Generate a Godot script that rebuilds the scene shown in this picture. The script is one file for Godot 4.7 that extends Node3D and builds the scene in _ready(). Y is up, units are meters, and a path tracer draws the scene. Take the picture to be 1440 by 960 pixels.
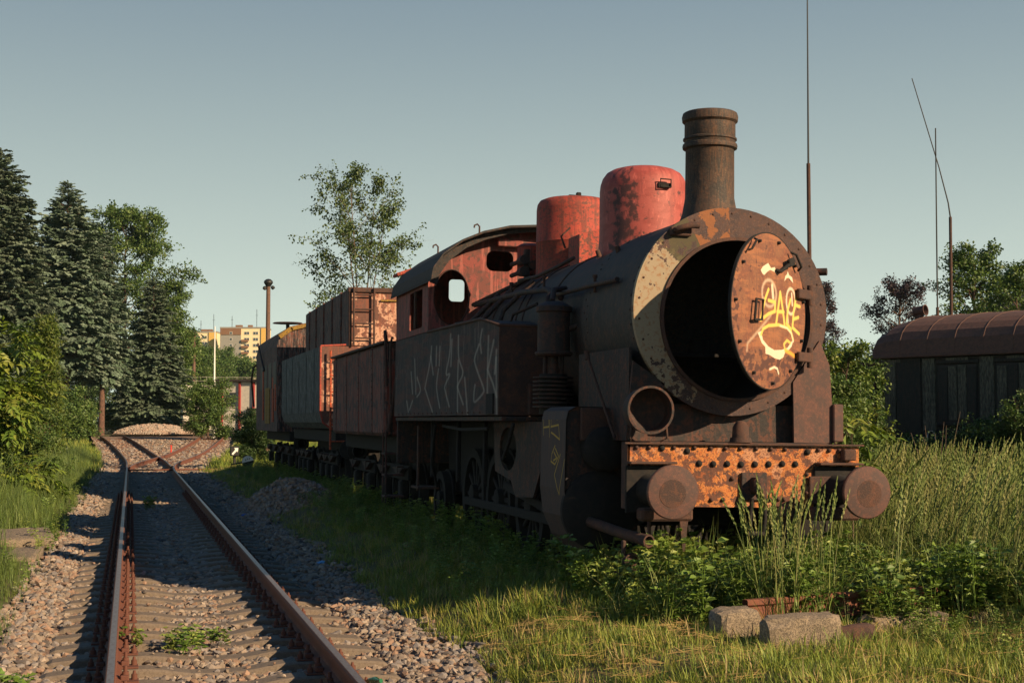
extends Node3D
# An abandoned steam locomotive beside a track. Axes: the track runs along -z, x to the right, y up; y = 0 is the top of the sleepers.

var rng := RandomNumberGenerator.new()
var org := Vector3.ZERO          # base of the thing being built; meshes are stored relative to it
var mats := {}
var noises := {}
var used_names := {}

class MB:
	var v := PackedVector3Array()
	var n := PackedVector3Array()
	var t := PackedVector2Array()
	var c := PackedColorArray()
	var tint := Color(1, 1, 1)
	var tinted := false
	func vert(p: Vector3, nn: Vector3, uv: Vector2 = Vector2.ZERO) -> void:
		v.append(p); n.append(nn); t.append(uv)
		if tinted: c.append(tint)
	# a, b, c counter-clockwise seen from outside (stored clockwise for Godot)
	func tri(a: Vector3, b: Vector3, cc: Vector3, ua := Vector2.ZERO, ub := Vector2.ZERO, uc := Vector2.ZERO) -> void:
		var nn := (b - a).cross(cc - a).normalized()
		vert(a, nn, ua); vert(cc, nn, uc); vert(b, nn, ub)
	func quad(a: Vector3, b: Vector3, cc: Vector3, d: Vector3, ua := Vector2(0, 1), ub := Vector2(1, 1), uc := Vector2(1, 0), ud := Vector2(0, 0)) -> void:
		tri(a, b, cc, ua, ub, uc); tri(a, cc, d, ua, uc, ud)
	func trin(a: Vector3, b: Vector3, cc: Vector3, na: Vector3, nb: Vector3, nc: Vector3, ua := Vector2.ZERO, ub := Vector2.ZERO, uc := Vector2.ZERO) -> void:
		vert(a, na, ua); vert(cc, nc, uc); vert(b, nb, ub)
	func box(o: Vector3, s: Vector3, b := 0.008, bas := Basis.IDENTITY) -> void:
		var h := s * 0.5
		b = minf(b, minf(h.x, minf(h.y, h.z)) * 0.45)
		for ax in 3:
			var u := (ax + 1) % 3
			var w := (ax + 2) % 3
			for sg in [-1.0, 1.0]:
				var q: Array[Vector3] = []
				for k in [[-1, -1], [1, -1], [1, 1], [-1, 1]]:
					var p := Vector3.ZERO
					p[ax] = sg * h[ax]; p[u] = k[0] * (h[u] - b); p[w] = k[1] * (h[w] - b)
					q.append(o + bas * p)
				if sg > 0: quad(q[0], q[1], q[2], q[3])
				else: quad(q[3], q[2], q[1], q[0])
		for ax in 3:
			var u := (ax + 1) % 3
			var w := (ax + 2) % 3
			for su in [-1.0, 1.0]:
				for sw in [-1.0, 1.0]:
					var q: Array[Vector3] = []
					for k in [[-1, 0], [1, 0], [1, 1], [-1, 1]]:
						var p := Vector3.ZERO
						p[ax] = k[0] * (h[ax] - b)
						p[u] = su * (h[u] - (b if k[1] == 1 else 0.0))
						p[w] = sw * (h[w] - (0.0 if k[1] == 1 else b))
						q.append(o + bas * p)
					if su * sw < 0: quad(q[0], q[1], q[2], q[3])
					else: quad(q[3], q[2], q[1], q[0])
		for sx in [-1.0, 1.0]:
			for sy in [-1.0, 1.0]:
				for sz in [-1.0, 1.0]:
					var a := o + bas * Vector3(sx * h.x, sy * (h.y - b), sz * (h.z - b))
					var d := o + bas * Vector3(sx * (h.x - b), sy * h.y, sz * (h.z - b))
					var e := o + bas * Vector3(sx * (h.x - b), sy * (h.y - b), sz * h.z)
					if sx * sy * sz > 0: tri(a, d, e)
					else: tri(a, e, d)
	# profile of Vector2(radius, height along axis); solid of revolution with creases above about 35 degrees
	func lathe(o: Vector3, axis: Vector3, prof: Array, seg := 24, a0 := 0.0, a1 := TAU) -> void:
		axis = axis.normalized()
		var ux := axis.cross(Vector3(0, 1, 0) if absf(axis.y) < 0.9 else Vector3(1, 0, 0)).normalized()
		var uz := ux.cross(axis)
		var ns := []
		for i in prof.size() - 1:
			var e: Vector2 = prof[i + 1] - prof[i]
			ns.append(Vector2(e.y, -e.x).normalized())
		for i in prof.size() - 1:
			var na: Vector2 = ns[i]
			var nb: Vector2 = ns[i]
			if i > 0 and ns[i - 1].dot(ns[i]) > 0.8: na = (ns[i - 1] + ns[i]).normalized()
			if i < ns.size() - 1 and ns[i + 1].dot(ns[i]) > 0.8: nb = (ns[i + 1] + ns[i]).normalized()
			var pa: Vector2 = prof[i]
			var pb: Vector2 = prof[i + 1]
			for k in seg:
				var f0 := float(k) / seg
				var f1 := float(k + 1) / seg
				var t0 := a0 + (a1 - a0) * f0
				var t1 := a0 + (a1 - a0) * f1
				var d0 := ux * cos(t0) + uz * sin(t0)
				var d1 := ux * cos(t1) + uz * sin(t1)
				var A := o + d0 * pa.x + axis * pa.y
				var B := o + d1 * pa.x + axis * pa.y
				var C := o + d1 * pb.x + axis * pb.y
				var D := o + d0 * pb.x + axis * pb.y
				var nA := d0 * na.x + axis * na.y
				var nB := d1 * na.x + axis * na.y
				var nC := d1 * nb.x + axis * nb.y
				var nD := d0 * nb.x + axis * nb.y
				if pa.x > 0.0001: trin(A, C, B, nA, nC, nB, Vector2(f0, pa.y), Vector2(f1, pb.y), Vector2(f1, pa.y))
				if pb.x > 0.0001: trin(A, D, C, nA, nD, nC, Vector2(f0, pa.y), Vector2(f0, pb.y), Vector2(f1, pb.y))
	func cyl(a: Vector3, b: Vector3, ra: float, rb := -1.0, seg := 16) -> void:
		if rb < 0.0: rb = ra
		var l := (b - a).length()
		lathe(a, b - a, [Vector2(0, 0), Vector2(ra, 0), Vector2(rb, l), Vector2(0, l)], seg)
	func tube(pts: Array, r: float, seg := 6, r1 := -1.0) -> void:
		if r1 < 0.0: r1 = r
		var ref := Vector3(0.31, 0.87, 0.39)
		var rings := []
		for i in pts.size():
			var d: Vector3 = (pts[mini(i + 1, pts.size() - 1)] - pts[maxi(i - 1, 0)]).normalized()
			var x := d.cross(ref).normalized()
			var y := d.cross(x)
			rings.append([x, y, lerpf(r, r1, float(i) / maxf(1.0, pts.size() - 1.0))])
		for i in pts.size() - 1:
			for k in seg:
				var t0 := TAU * k / seg
				var t1 := TAU * (k + 1) / seg
				var a0: Vector3 = rings[i][0] * cos(t0) + rings[i][1] * sin(t0)
				var a1: Vector3 = rings[i][0] * cos(t1) + rings[i][1] * sin(t1)
				var b0: Vector3 = rings[i + 1][0] * cos(t0) + rings[i + 1][1] * sin(t0)
				var b1: Vector3 = rings[i + 1][0] * cos(t1) + rings[i + 1][1] * sin(t1)
				var A: Vector3 = pts[i] + a0 * rings[i][2]
				var B: Vector3 = pts[i] + a1 * rings[i][2]
				var C: Vector3 = pts[i + 1] + b1 * rings[i + 1][2]
				var D: Vector3 = pts[i + 1] + b0 * rings[i + 1][2]
				trin(A, B, C, a0, a1, b1); trin(A, C, D, a0, b1, b0)
		for k in seg:
			var t0 := TAU * k / seg
			var t1 := TAU * (k + 1) / seg
			var p0: Vector3 = pts[0]
			var p1: Vector3 = pts[pts.size() - 1]
			var q0 = rings[0]
			var q1 = rings[pts.size() - 1]
			tri(p0, p0 + (q0[0] * cos(t1) + q0[1] * sin(t1)) * q0[2], p0 + (q0[0] * cos(t0) + q0[1] * sin(t0)) * q0[2])
			tri(p1, p1 + (q1[0] * cos(t0) + q1[1] * sin(t0)) * q1[2], p1 + (q1[0] * cos(t1) + q1[1] * sin(t1)) * q1[2])
	# polygon in a plane (o + u x + w y), with a thickness along -normal; holes are joined by a slit
	func plate(o: Vector3, u: Vector3, w: Vector3, outer: PackedVector2Array, thick: float, holes: Array = [], uvr := Rect2(0, 0, 1, 1)) -> void:
		var nn := u.cross(w).normalized()
		var loop := outer.duplicate()
		if Geometry2D.is_polygon_clockwise(loop): loop.reverse()
		var edges := [loop.duplicate()]
		for hh in holes:
			var h: PackedVector2Array = hh.duplicate()
			if not Geometry2D.is_polygon_clockwise(h): h.reverse()
			edges.append(h.duplicate())
			var bi := 0
			var bj := 0
			var best := 1e9
			for i in loop.size():
				for j in h.size():
					var dd := loop[i].distance_squared_to(h[j])
					if dd < best:
						best = dd; bi = i; bj = j
			var merged := PackedVector2Array()
			for i in loop.size():
				merged.append(loop[i])
				if i == bi:
					for j in h.size() + 1:
						var q := h[(bj + j) % h.size()]
						if j == h.size(): q += (h[(bj + j - 1 + h.size()) % h.size()] - q) * 0.002
						merged.append(q)
					merged.append(loop[i] + (loop[(i + 1) % loop.size()] - loop[i]) * 0.002)
			loop = merged
		var ix := Geometry2D.triangulate_polygon(loop)
		if ix.is_empty(): print("plate: no triangles ", loop.size())
		for i in range(0, ix.size(), 3):
			var q := [loop[ix[i]], loop[ix[i + 1]], loop[ix[i + 2]]]
			if (q[1] - q[0]).cross(q[2] - q[0]) < 0.0: q = [q[0], q[2], q[1]]
			var ps := []
			var us := []
			for k in 3:
				ps.append(o + u * q[k].x + w * q[k].y)
				us.append(Vector2((q[k].x - uvr.position.x) / uvr.size.x, 1.0 - (q[k].y - uvr.position.y) / uvr.size.y))
			tri(ps[0], ps[1], ps[2], us[0], us[1], us[2])
			tri(ps[0] - nn * thick, ps[2] - nn * thick, ps[1] - nn * thick, us[0], us[2], us[1])
		for e in edges:
			for i in e.size():
				var a: Vector2 = e[i]
				var b: Vector2 = e[(i + 1) % e.size()]
				var A := o + u * a.x + w * a.y
				var B := o + u * b.x + w * b.y
				var ub := Vector2((a.x - uvr.position.x) / uvr.size.x, 1.0 - (a.y - uvr.position.y) / uvr.size.y)
				quad(A - nn * thick, B - nn * thick, B, A, ub, ub, ub, ub)
	func mesh(origin := Vector3.ZERO) -> ArrayMesh:
		var vv := v
		if origin != Vector3.ZERO:
			vv = Transform3D(Basis.IDENTITY, -origin) * v
		var arr := []
		arr.resize(Mesh.ARRAY_MAX)
		arr[Mesh.ARRAY_VERTEX] = vv
		arr[Mesh.ARRAY_NORMAL] = n
		arr[Mesh.ARRAY_TEX_UV] = t
		if tinted: arr[Mesh.ARRAY_COLOR] = c
		var m := ArrayMesh.new()
		m.add_surface_from_arrays(Mesh.PRIMITIVE_TRIANGLES, arr)
		return m

func numbered(called: String) -> String:
	if not used_names.has(called):
		used_names[called] = 0
		return called
	used_names[called] += 1
	return "%s_%03d" % [called, used_names[called]]

func tag(o: Node3D, label := "", category := "", group := "", kind := "") -> void:
	if label: o.set_meta("label", label)
	if category: o.set_meta("category", category)
	if group: o.set_meta("group", group)
	if kind: o.set_meta("kind", kind)

func thing(called: String, at: Vector3, label: String, category: String, group := "") -> Node3D:
	var o := Node3D.new()
	o.name = numbered(called)
	add_child(o)
	o.position = at
	org = at
	tag(o, label, category, group)
	return o

func part(parent: Node3D, called: String, mb: MB, m: Material, label := "") -> MeshInstance3D:
	var o := MeshInstance3D.new()
	o.name = called
	o.mesh = mb.mesh(org)
	o.material_override = m
	parent.add_child(o, true)
	if label: o.set_meta("label", label)
	return o

func inst(parent: Node3D, called: String, mesh: Mesh, m: Material, xf: Transform3D) -> MeshInstance3D:
	var o := MeshInstance3D.new()
	o.name = called
	o.mesh = mesh
	if m: o.material_override = m
	o.transform = xf
	parent.add_child(o, true)
	return o

func single(called: String, mb: MB, m: Material, label: String, category: String, group := "", kind := "", at := Vector3.ZERO) -> MeshInstance3D:
	var o := MeshInstance3D.new()
	o.name = numbered(called)
	o.mesh = mb.mesh(at)
	o.material_override = m
	o.position = at
	add_child(o)
	tag(o, label, category, group, kind)
	return o

func multi(parent: Node3D, called: String, mesh: Mesh, m: Material, xfs: Array, cols: Array = []) -> MultiMeshInstance3D:
	var mm := MultiMesh.new()
	mm.transform_format = MultiMesh.TRANSFORM_3D
	mm.use_colors = not cols.is_empty()
	mm.mesh = mesh
	mm.instance_count = xfs.size()
	for i in xfs.size():
		mm.set_instance_transform(i, xfs[i])
		if not cols.is_empty(): mm.set_instance_color(i, cols[i])
	var o := MultiMeshInstance3D.new()
	o.name = called
	o.multimesh = mm
	o.material_override = m
	parent.add_child(o, true)
	return o

# ---------------------------------------------------------------- textures
func noise(sd: int, freq: float, sx := 1, sy := 1, size := 512, oct := 5) -> Image:
	var key := "%d_%f_%d_%d_%d_%d" % [sd, freq, sx, sy, size, oct]
	if not noises.has(key):
		var f := FastNoiseLite.new()
		f.seed = sd
		f.noise_type = FastNoiseLite.TYPE_SIMPLEX_SMOOTH
		f.frequency = freq
		f.fractal_octaves = oct
		f.fractal_gain = 0.56
		f.domain_warp_enabled = true
		f.domain_warp_type = FastNoiseLite.DOMAIN_WARP_SIMPLEX
		f.domain_warp_amplitude = 0.55 / freq
		f.domain_warp_frequency = freq * 0.9
		f.domain_warp_fractal_octaves = 3
		var im := f.get_seamless_image(size / sx, size / sy, false, false, 0.25, true)
		if sx != 1 or sy != 1: im.resize(size, size, Image.INTERPOLATE_CUBIC)
		noises[key] = im
	return noises[key]

# layers: [noise image, low, high, colour, strength]
func paint(size: int, base: Color, layers: Array) -> Image:
	var im := Image.create(size, size, false, Image.FORMAT_RGBA8)
	im.fill(base)
	for L in layers:
		im.blend_rect(layer(size, L), Rect2i(0, 0, size, size), Vector2i.ZERO)
	return im

func layer(size: int, L: Array) -> Image:
	var lut := PackedByteArray()
	for i in 256: lut.append(int(255.0 * L[4] * smoothstep(L[1], L[2], i / 255.0)))
	var src := Image.create(size, size, false, Image.FORMAT_RGBA8)
	src.fill(L[3])
	var d := src.get_data()
	var nb: PackedByteArray = L[0].get_data()
	for i in size * size: d[i * 4 + 3] = lut[nb[i]]
	return Image.create_from_data(size, size, false, Image.FORMAT_RGBA8, d)

func smooth(pts: Array) -> Array:
	if pts.size() < 3: return pts
	var out := []
	for i in pts.size() - 1:
		var a: Vector2 = pts[maxi(i - 1, 0)]
		var b: Vector2 = pts[i]
		var c: Vector2 = pts[i + 1]
		var d: Vector2 = pts[mini(i + 2, pts.size() - 1)]
		for k in 5: out.append(b.cubic_interpolate(c, a, d, k / 5.0))
	out.append(pts[pts.size() - 1])
	return out

func stroke(im: Image, pts: Array, w: float, col: Color, soft := 0.35, strength := 1.0) -> void:
	var W := im.get_width()
	var H := im.get_height()
	var mask := {}
	var r := w * H * 0.5
	for i in pts.size() - 1:
		var a: Vector2 = pts[i] * Vector2(W, H)
		var b: Vector2 = pts[i + 1] * Vector2(W, H)
		var x0 := int(maxf(0, minf(a.x, b.x) - r * (1.0 + soft) - 1)); var x1 := int(minf(W - 1, maxf(a.x, b.x) + r * (1.0 + soft) + 1))
		var y0 := int(maxf(0, minf(a.y, b.y) - r * (1.0 + soft) - 1)); var y1 := int(minf(H - 1, maxf(a.y, b.y) + r * (1.0 + soft) + 1))
		for y in range(y0, y1 + 1):
			for x in range(x0, x1 + 1):
				var p := Vector2(x, y)
				var k := 1.0 - smoothstep(r * (1.0 - soft), r * (1.0 + soft), p.distance_to(Geometry2D.get_closest_point_to_segment(p, a, b)))
				if k > 0.01 and k > mask.get(y * W + x, 0.0): mask[y * W + x] = k
	for key in mask:
		var x: int = key % W
		var y: int = key / W
		im.set_pixel(x, y, im.get_pixel(x, y).lerp(col, mask[key] * strength))

func fill_poly(im: Image, pts: Array, col: Color) -> void:
	var W := im.get_width()
	var H := im.get_height()
	var pp := PackedVector2Array()
	for p in pts: pp.append(p * Vector2(W, H))
	var bb := Rect2(pp[0], Vector2.ZERO)
	for p in pp: bb = bb.expand(p)
	for y in range(maxi(0, int(bb.position.y)), mini(H, int(bb.end.y) + 1)):
		for x in range(maxi(0, int(bb.position.x)), mini(W, int(bb.end.x) + 1)):
			if Geometry2D.is_point_in_polygon(Vector2(x, y), pp): im.set_pixel(x, y, im.get_pixel(x, y).lerp(col, 0.95))

func mat(im: Image, rough := 0.9, tile := 0.0, metal := 0.0, bump: Image = null, bump_cm := 0.3, world := true) -> StandardMaterial3D:
	var m := StandardMaterial3D.new()
	if im:
		im.generate_mipmaps()
		m.albedo_texture = ImageTexture.create_from_image(im)
	m.roughness = rough
	m.metallic = metal
	if tile > 0.0:
		m.uv1_triplanar = true
		m.uv1_world_triplanar = world
		m.uv1_scale = Vector3.ONE / tile
	if bump:
		m.heightmap_enabled = true
		m.heightmap_texture = ImageTexture.create_from_image(bump)
		m.heightmap_scale = bump_cm
	return m

func flat(col: Color, rough := 0.8, metal := 0.0) -> StandardMaterial3D:
	var m := StandardMaterial3D.new()
	m.albedo_color = col
	m.roughness = rough
	m.metallic = metal
	return m

func leafmat(backlight := 0.5, rough := 0.55) -> StandardMaterial3D:
	var m := StandardMaterial3D.new()
	m.albedo_color = Color(1, 1, 1)
	m.vertex_color_use_as_albedo = true
	m.roughness = rough
	m.backlight_enabled = true
	m.backlight = Color(backlight, backlight, backlight * 0.7)
	return m

func C8(r: int, g: int, b: int) -> Color:
	return Color(r / 255.0, g / 255.0, b / 255.0)

func make_materials() -> void:
	var n1 := noise(1, 0.012)
	var n2 := noise(2, 0.03)
	var n3 := noise(3, 0.07)
	var n4 := noise(4, 0.16, 1, 1, 512, 3)
	var nf := noise(5, 0.35, 1, 1, 512, 2)
	var pit := noise(40, 0.5, 1, 1, 512, 1)
	var sv := noise(6, 0.05, 1, 16)         # vertical streaks
	var sv2 := noise(7, 0.10, 1, 8)
	# sooty dark body of the engine
	mats.body = mat(paint(512, C8(58, 44, 41), [[n1, 0.45, 0.58, C8(40, 37, 38), 0.9], [sv, 0.56, 0.68, C8(88, 52, 40), 0.7], [n2, 0.58, 0.64, C8(102, 56, 40), 0.65], [n3, 0.62, 0.68, C8(28, 27, 29), 0.7], [pit, 0.66, 0.8, C8(24, 23, 24), 0.7], [nf, 0.62, 0.8, C8(84, 62, 52), 0.35]]), 0.8, 1.8, 0.0, n3, 0.25)
	mats.boiler = mat(paint(512, C8(54, 48, 47), [[n1, 0.48, 0.58, C8(40, 38, 39), 0.9], [sv, 0.57, 0.68, C8(80, 55, 45), 0.65], [n2, 0.60, 0.66, C8(88, 57, 44), 0.65], [n3, 0.64, 0.68, C8(32, 31, 33), 0.7], [pit, 0.68, 0.8, C8(28, 27, 28), 0.7], [nf, 0.64, 0.8, C8(76, 66, 60), 0.3]]), 0.75, 2.0, 0.0, n3, 0.2)
	mats.rust = mat(paint(512, C8(78, 54, 46), [[n1, 0.42, 0.60, C8(60, 46, 43), 0.9], [n2, 0.56, 0.66, C8(98, 62, 46), 0.6], [n4, 0.60, 0.72, C8(106, 74, 60), 0.4], [pit, 0.62, 0.78, C8(38, 30, 29), 0.75], [nf, 0.62, 0.8, C8(112, 82, 68), 0.35]]), 0.9, 1.6, 0.0, n4, 0.2)
	mats.soot = mat(paint(256, C8(26, 25, 26), [[noise(22, 0.06, 1, 1, 256), 0.45, 0.65, C8(38, 33, 31), 0.9]]), 0.95, 1.2)
	mats.chimney = mat(paint(512, C8(70, 52, 43), [[n3, 0.60, 0.64, C8(112, 72, 48), 0.6], [n1, 0.48, 0.6, C8(44, 40, 39), 0.9], [sv, 0.56, 0.66, C8(100, 66, 44), 0.75], [pit, 0.66, 0.8, C8(28, 25, 25), 0.7], [n4, 0.70, 0.76, C8(122, 118, 98), 0.7], [sv2, 0.56, 0.66, C8(36, 34, 34), 0.7]]), 0.75, 1.1, 0.0, n3, 0.25)
	mats.dome = mat(paint(512, C8(186, 84, 78), [[n1, 0.5, 0.75, C8(172, 66, 58), 0.8], [sv, 0.62, 0.74, C8(112, 50, 46), 0.6], [n2, 0.68, 0.73, C8(84, 44, 40), 0.8], [sv2, 0.66, 0.8, C8(206, 106, 94), 0.5], [n4, 0.70, 0.76, C8(110, 48, 42), 0.6]]), 0.62, 1.8, 0.0, n4, 0.08)
	mats.dome_old = mat(paint(512, C8(164, 62, 48), [[n2, 0.48, 0.62, C8(184, 82, 52), 0.7], [sv, 0.52, 0.66, C8(106, 52, 42), 0.85], [n2, 0.60, 0.68, C8(88, 54, 48), 0.8], [pit, 0.66, 0.78, C8(84, 44, 38), 0.7], [n3, 0.62, 0.66, C8(70, 46, 42), 0.7]]), 0.75, 1.7, 0.0, n4, 0.12)
	mats.cab = mat(paint(512, C8(134, 66, 60), [[pit, 0.66, 0.8, C8(70, 44, 42), 0.6], [n1, 0.50, 0.54, C8(104, 60, 54), 0.9], [n2, 0.58, 0.63, C8(84, 58, 54), 0.85], [sv, 0.60, 0.74, C8(176, 100, 90), 0.6], [nf, 0.6, 0.9, C8(74, 48, 46), 0.5]]), 0.8, 2.0, 0.0, n4, 0.12)
	mats.cab_dark = mat(paint(512, C8(72, 46, 43), [[n1, 0.48, 0.56, C8(44, 38, 39), 0.9], [sv, 0.55, 0.72, C8(104, 54, 46), 0.65], [nf, 0.6, 0.9, C8(38, 34, 34), 0.5]]), 0.85, 1.5, 0.0, n3, 0.2)
	mats.roof = mat(paint(512, C8(52, 48, 48), [[n2, 0.45, 0.6, C8(40, 38, 40), 0.9], [n3, 0.6, 0.72, C8(92, 60, 46), 0.6]]), 0.85, 1.5, 0.0, n3, 0.3)
	# flaking orange paint over rust on the buffer beam
	mats.beam = mat(paint(512, C8(78, 52, 43), [[noise(8, 0.014), 0.40, 0.42, C8(178, 112, 58), 1.0], [n3, 0.55, 0.72, C8(160, 84, 42), 0.7], [noise(9, 0.012), 0.62, 0.68, C8(178, 132, 102), 0.85], [noise(37, 0.03), 0.60, 0.615, C8(90, 56, 44), 0.95], [n4, 0.63, 0.66, C8(84, 50, 38), 0.6], [pit, 0.70, 0.80, C8(70, 42, 34), 0.7], [nf, 0.62, 0.8, C8(206, 136, 74), 0.25]]), 0.85, 1.9, 0.0, noise(8, 0.014), 1.2)
	mats.disc = mat(paint(256, C8(88, 60, 54), [[noise(10, 0.02, 1, 1, 256), 0.45, 0.62, C8(72, 55, 52), 0.9], [noise(41, 0.5, 1, 1, 256, 1), 0.62, 0.8, C8(50, 38, 37), 0.7], [noise(11, 0.1, 1, 1, 256), 0.6, 0.7, C8(128, 80, 60), 0.35], [noise(12, 0.3, 1, 1, 256), 0.6, 0.9, C8(70, 52, 48), 0.6]]), 0.75, 1.1, 0.1)
	mats.tender_red = mat(paint(512, C8(116, 60, 50), [[sv, 0.50, 0.60, C8(58, 45, 44), 0.9], [n1, 0.56, 0.60, C8(50, 44, 45), 0.75], [n2, 0.60, 0.66, C8(132, 62, 50), 0.7], [sv2, 0.58, 0.66, C8(128, 114, 108), 0.5], [sv, 0.64, 0.7, C8(36, 32, 33), 0.8]]), 0.85, 2.0, 0.0, n3, 0.2)
	mats.tender_red_end = mat(paint(512, C8(176, 72, 56), [[n2, 0.5, 0.58, C8(126, 62, 50), 0.9], [n3, 0.58, 0.66, C8(90, 58, 50), 0.8]]), 0.85, 1.2)
	mats.tender_teal = mat(paint(512, C8(54, 64, 66), [[sv, 0.48, 0.62, C8(43, 49, 53), 0.9], [sv2, 0.52, 0.60, C8(138, 142, 140), 0.7], [sv, 0.66, 0.70, C8(30, 33, 36), 0.8], [n3, 0.62, 0.7, C8(92, 66, 56), 0.7]]), 0.85, 2.2, 0.0, n3, 0.15)
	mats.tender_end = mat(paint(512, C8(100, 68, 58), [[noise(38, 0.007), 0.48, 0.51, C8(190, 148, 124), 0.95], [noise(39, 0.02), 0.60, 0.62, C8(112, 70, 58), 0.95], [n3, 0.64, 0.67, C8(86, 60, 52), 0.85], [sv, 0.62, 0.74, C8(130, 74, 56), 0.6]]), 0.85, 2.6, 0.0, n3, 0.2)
	mats.tender_coal = mat(paint(512, C8(92, 62, 54), [[n1, 0.5, 0.56, C8(48, 42, 43), 0.8], [n2, 0.62, 0.66, C8(122, 64, 50), 0.7], [sv, 0.46, 0.62, C8(47, 44, 47), 0.9], [sv2, 0.55, 0.63, C8(132, 122, 118), 0.6], [sv, 0.64, 0.7, C8(32, 30, 32), 0.8], [n3, 0.6, 0.7, C8(120, 66, 52), 0.6]]), 0.85, 2.2)
	mats.yellow_old = mat(paint(256, C8(150, 116, 42), [[noise(13, 0.08, 1, 1, 256), 0.5, 0.58, C8(96, 76, 46), 0.95], [noise(14, 0.2, 1, 1, 256), 0.6, 0.75, C8(60, 50, 42), 0.8]]), 0.85, 0.9)
	mats.orange_old = mat(paint(256, C8(190, 82, 46), [[noise(15, 0.08, 1, 1, 256), 0.48, 0.56, C8(104, 60, 46), 0.95]]), 0.85, 0.9)
	mats.coach = mat(paint(512, C8(38, 40, 37), [[sv, 0.46, 0.6, C8(28, 34, 33), 0.9], [sv2, 0.58, 0.66, C8(64, 46, 40), 0.7], [n2, 0.62, 0.66, C8(24, 25, 24), 0.7]]), 0.85, 1.8)
	mats.coach_pale = mat(paint(512, C8(98, 100, 86), [[sv, 0.46, 0.56, C8(62, 68, 62), 0.9], [sv2, 0.48, 0.58, C8(40, 42, 39), 0.85], [n3, 0.6, 0.68, C8(98, 74, 58), 0.6]]), 0.85, 1.2)
	mats.coach_roof = mat(paint(512, C8(92, 66, 58), [[n2, 0.46, 0.62, C8(74, 56, 52), 0.9], [n3, 0.6, 0.7, C8(112, 78, 62), 0.6], [nf, 0.6, 0.9, C8(54, 44, 42), 0.5]]), 0.8, 2.0, 0.0, n3, 0.3)
	# track
	mats.rail = mat(paint(512, C8(112, 66, 48), [[n3, 0.5, 0.62, C8(88, 56, 46), 0.8], [n4, 0.6, 0.75, C8(140, 84, 54), 0.6]]), 0.8, 0.7)
	mats.rail_head = mat(paint(512, C8(150, 140, 134), [[n2, 0.5, 0.62, C8(120, 96, 84), 0.8], [n4, 0.6, 0.7, C8(176, 172, 170), 0.7]]), 0.4, 0.6, 0.75)
	mats.fastening = mat(paint(256, C8(104, 62, 48), [[noise(16, 0.2, 1, 1, 256), 0.5, 0.6, C8(74, 50, 44), 0.9]]), 0.85, 0.2)
	mats.concrete = mat(paint(512, C8(120, 108, 95), [[n2, 0.45, 0.62, C8(100, 90, 80), 0.8], [n4, 0.60, 0.7, C8(140, 128, 114), 0.6], [pit, 0.62, 0.76, C8(70, 62, 56), 0.6], [nf, 0.58, 0.85, C8(88, 78, 68), 0.6], [n3, 0.66, 0.75, C8(92, 80, 68), 0.6]]), 0.95, 0.8, 0.0, nf, 0.25)
	mats.block = mat(paint(512, C8(150, 134, 114), [[n2, 0.48, 0.6, C8(104, 94, 84), 0.85], [n3, 0.56, 0.64, C8(70, 62, 55), 0.85], [pit, 0.62, 0.75, C8(60, 54, 48), 0.7], [nf, 0.58, 0.85, C8(98, 88, 76), 0.7], [n4, 0.62, 0.7, C8(190, 176, 150), 0.6]]), 0.95, 0.6, 0.0, n4, 0.6)
	var stone := StandardMaterial3D.new()
	stone.vertex_color_use_as_albedo = true
	stone.roughness = 0.95
	var sn := paint(256, C8(236, 234, 232), [[noise(17, 0.12, 1, 1, 256), 0.5, 0.65, C8(196, 188, 184), 0.8], [noise(18, 0.35, 1, 1, 256), 0.55, 0.8, C8(255, 250, 244), 0.7]])
	stone.albedo_texture = ImageTexture.create_from_image(sn)
	stone.uv1_triplanar = true
	stone.uv1_world_triplanar = true
	stone.uv1_scale = Vector3.ONE * 4.0
	mats.stone = stone
	mats.gravel = mat(paint(512, C8(112, 96, 82), [[n4, 0.5, 0.56, C8(150, 126, 106), 0.9], [noise(19, 0.12), 0.56, 0.62, C8(90, 82, 78), 0.9], [noise(20, 0.14), 0.58, 0.64, C8(164, 120, 96), 0.8], [nf, 0.6, 0.8, C8(58, 52, 48), 0.7]]), 0.95, 0.9, 0.0, n4, 1.6)
	mats.ground = mat(paint(512, C8(70, 72, 38), [[n2, 0.48, 0.62, C8(88, 78, 48), 0.85], [n3, 0.55, 0.68, C8(60, 66, 32), 0.8], [n4, 0.6, 0.75, C8(104, 92, 58), 0.6], [nf, 0.6, 0.9, C8(42, 40, 26), 0.6]]), 0.95, 2.3, 0.0, n4, 1.0)
	mats.bark = mat(paint(256, C8(92, 70, 58), [[noise(21, 0.08, 1, 4, 256), 0.45, 0.6, C8(62, 50, 44), 0.9]]), 0.95, 0.8)
	mats.bark_pine = mat(paint(256, C8(106, 78, 66), [[noise(21, 0.08, 1, 4, 256), 0.45, 0.6, C8(74, 58, 51), 0.9]]), 0.95, 1.6)
	mats.twig = flat(C8(96, 82, 70), 0.9)
	mats.pole = mat(paint(256, C8(112, 82, 66), [[noise(21, 0.08, 1, 4, 256), 0.45, 0.6, C8(82, 66, 58), 0.9]]), 0.8, 0.8)
	mats.leaf = leafmat(0.6)
	mats.grass = leafmat(0.6, 0.6)
	mats.needle = leafmat(0.3, 0.95)
	mats.black = flat(C8(26, 26, 28), 0.6)
	mats.white = flat(C8(222, 222, 216), 0.6)
	mats.plaster = mat(paint(256, C8(196, 190, 178), [[noise(22, 0.06, 1, 1, 256), 0.5, 0.65, C8(176, 172, 164), 0.8]]), 0.9, 4.0)
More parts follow.
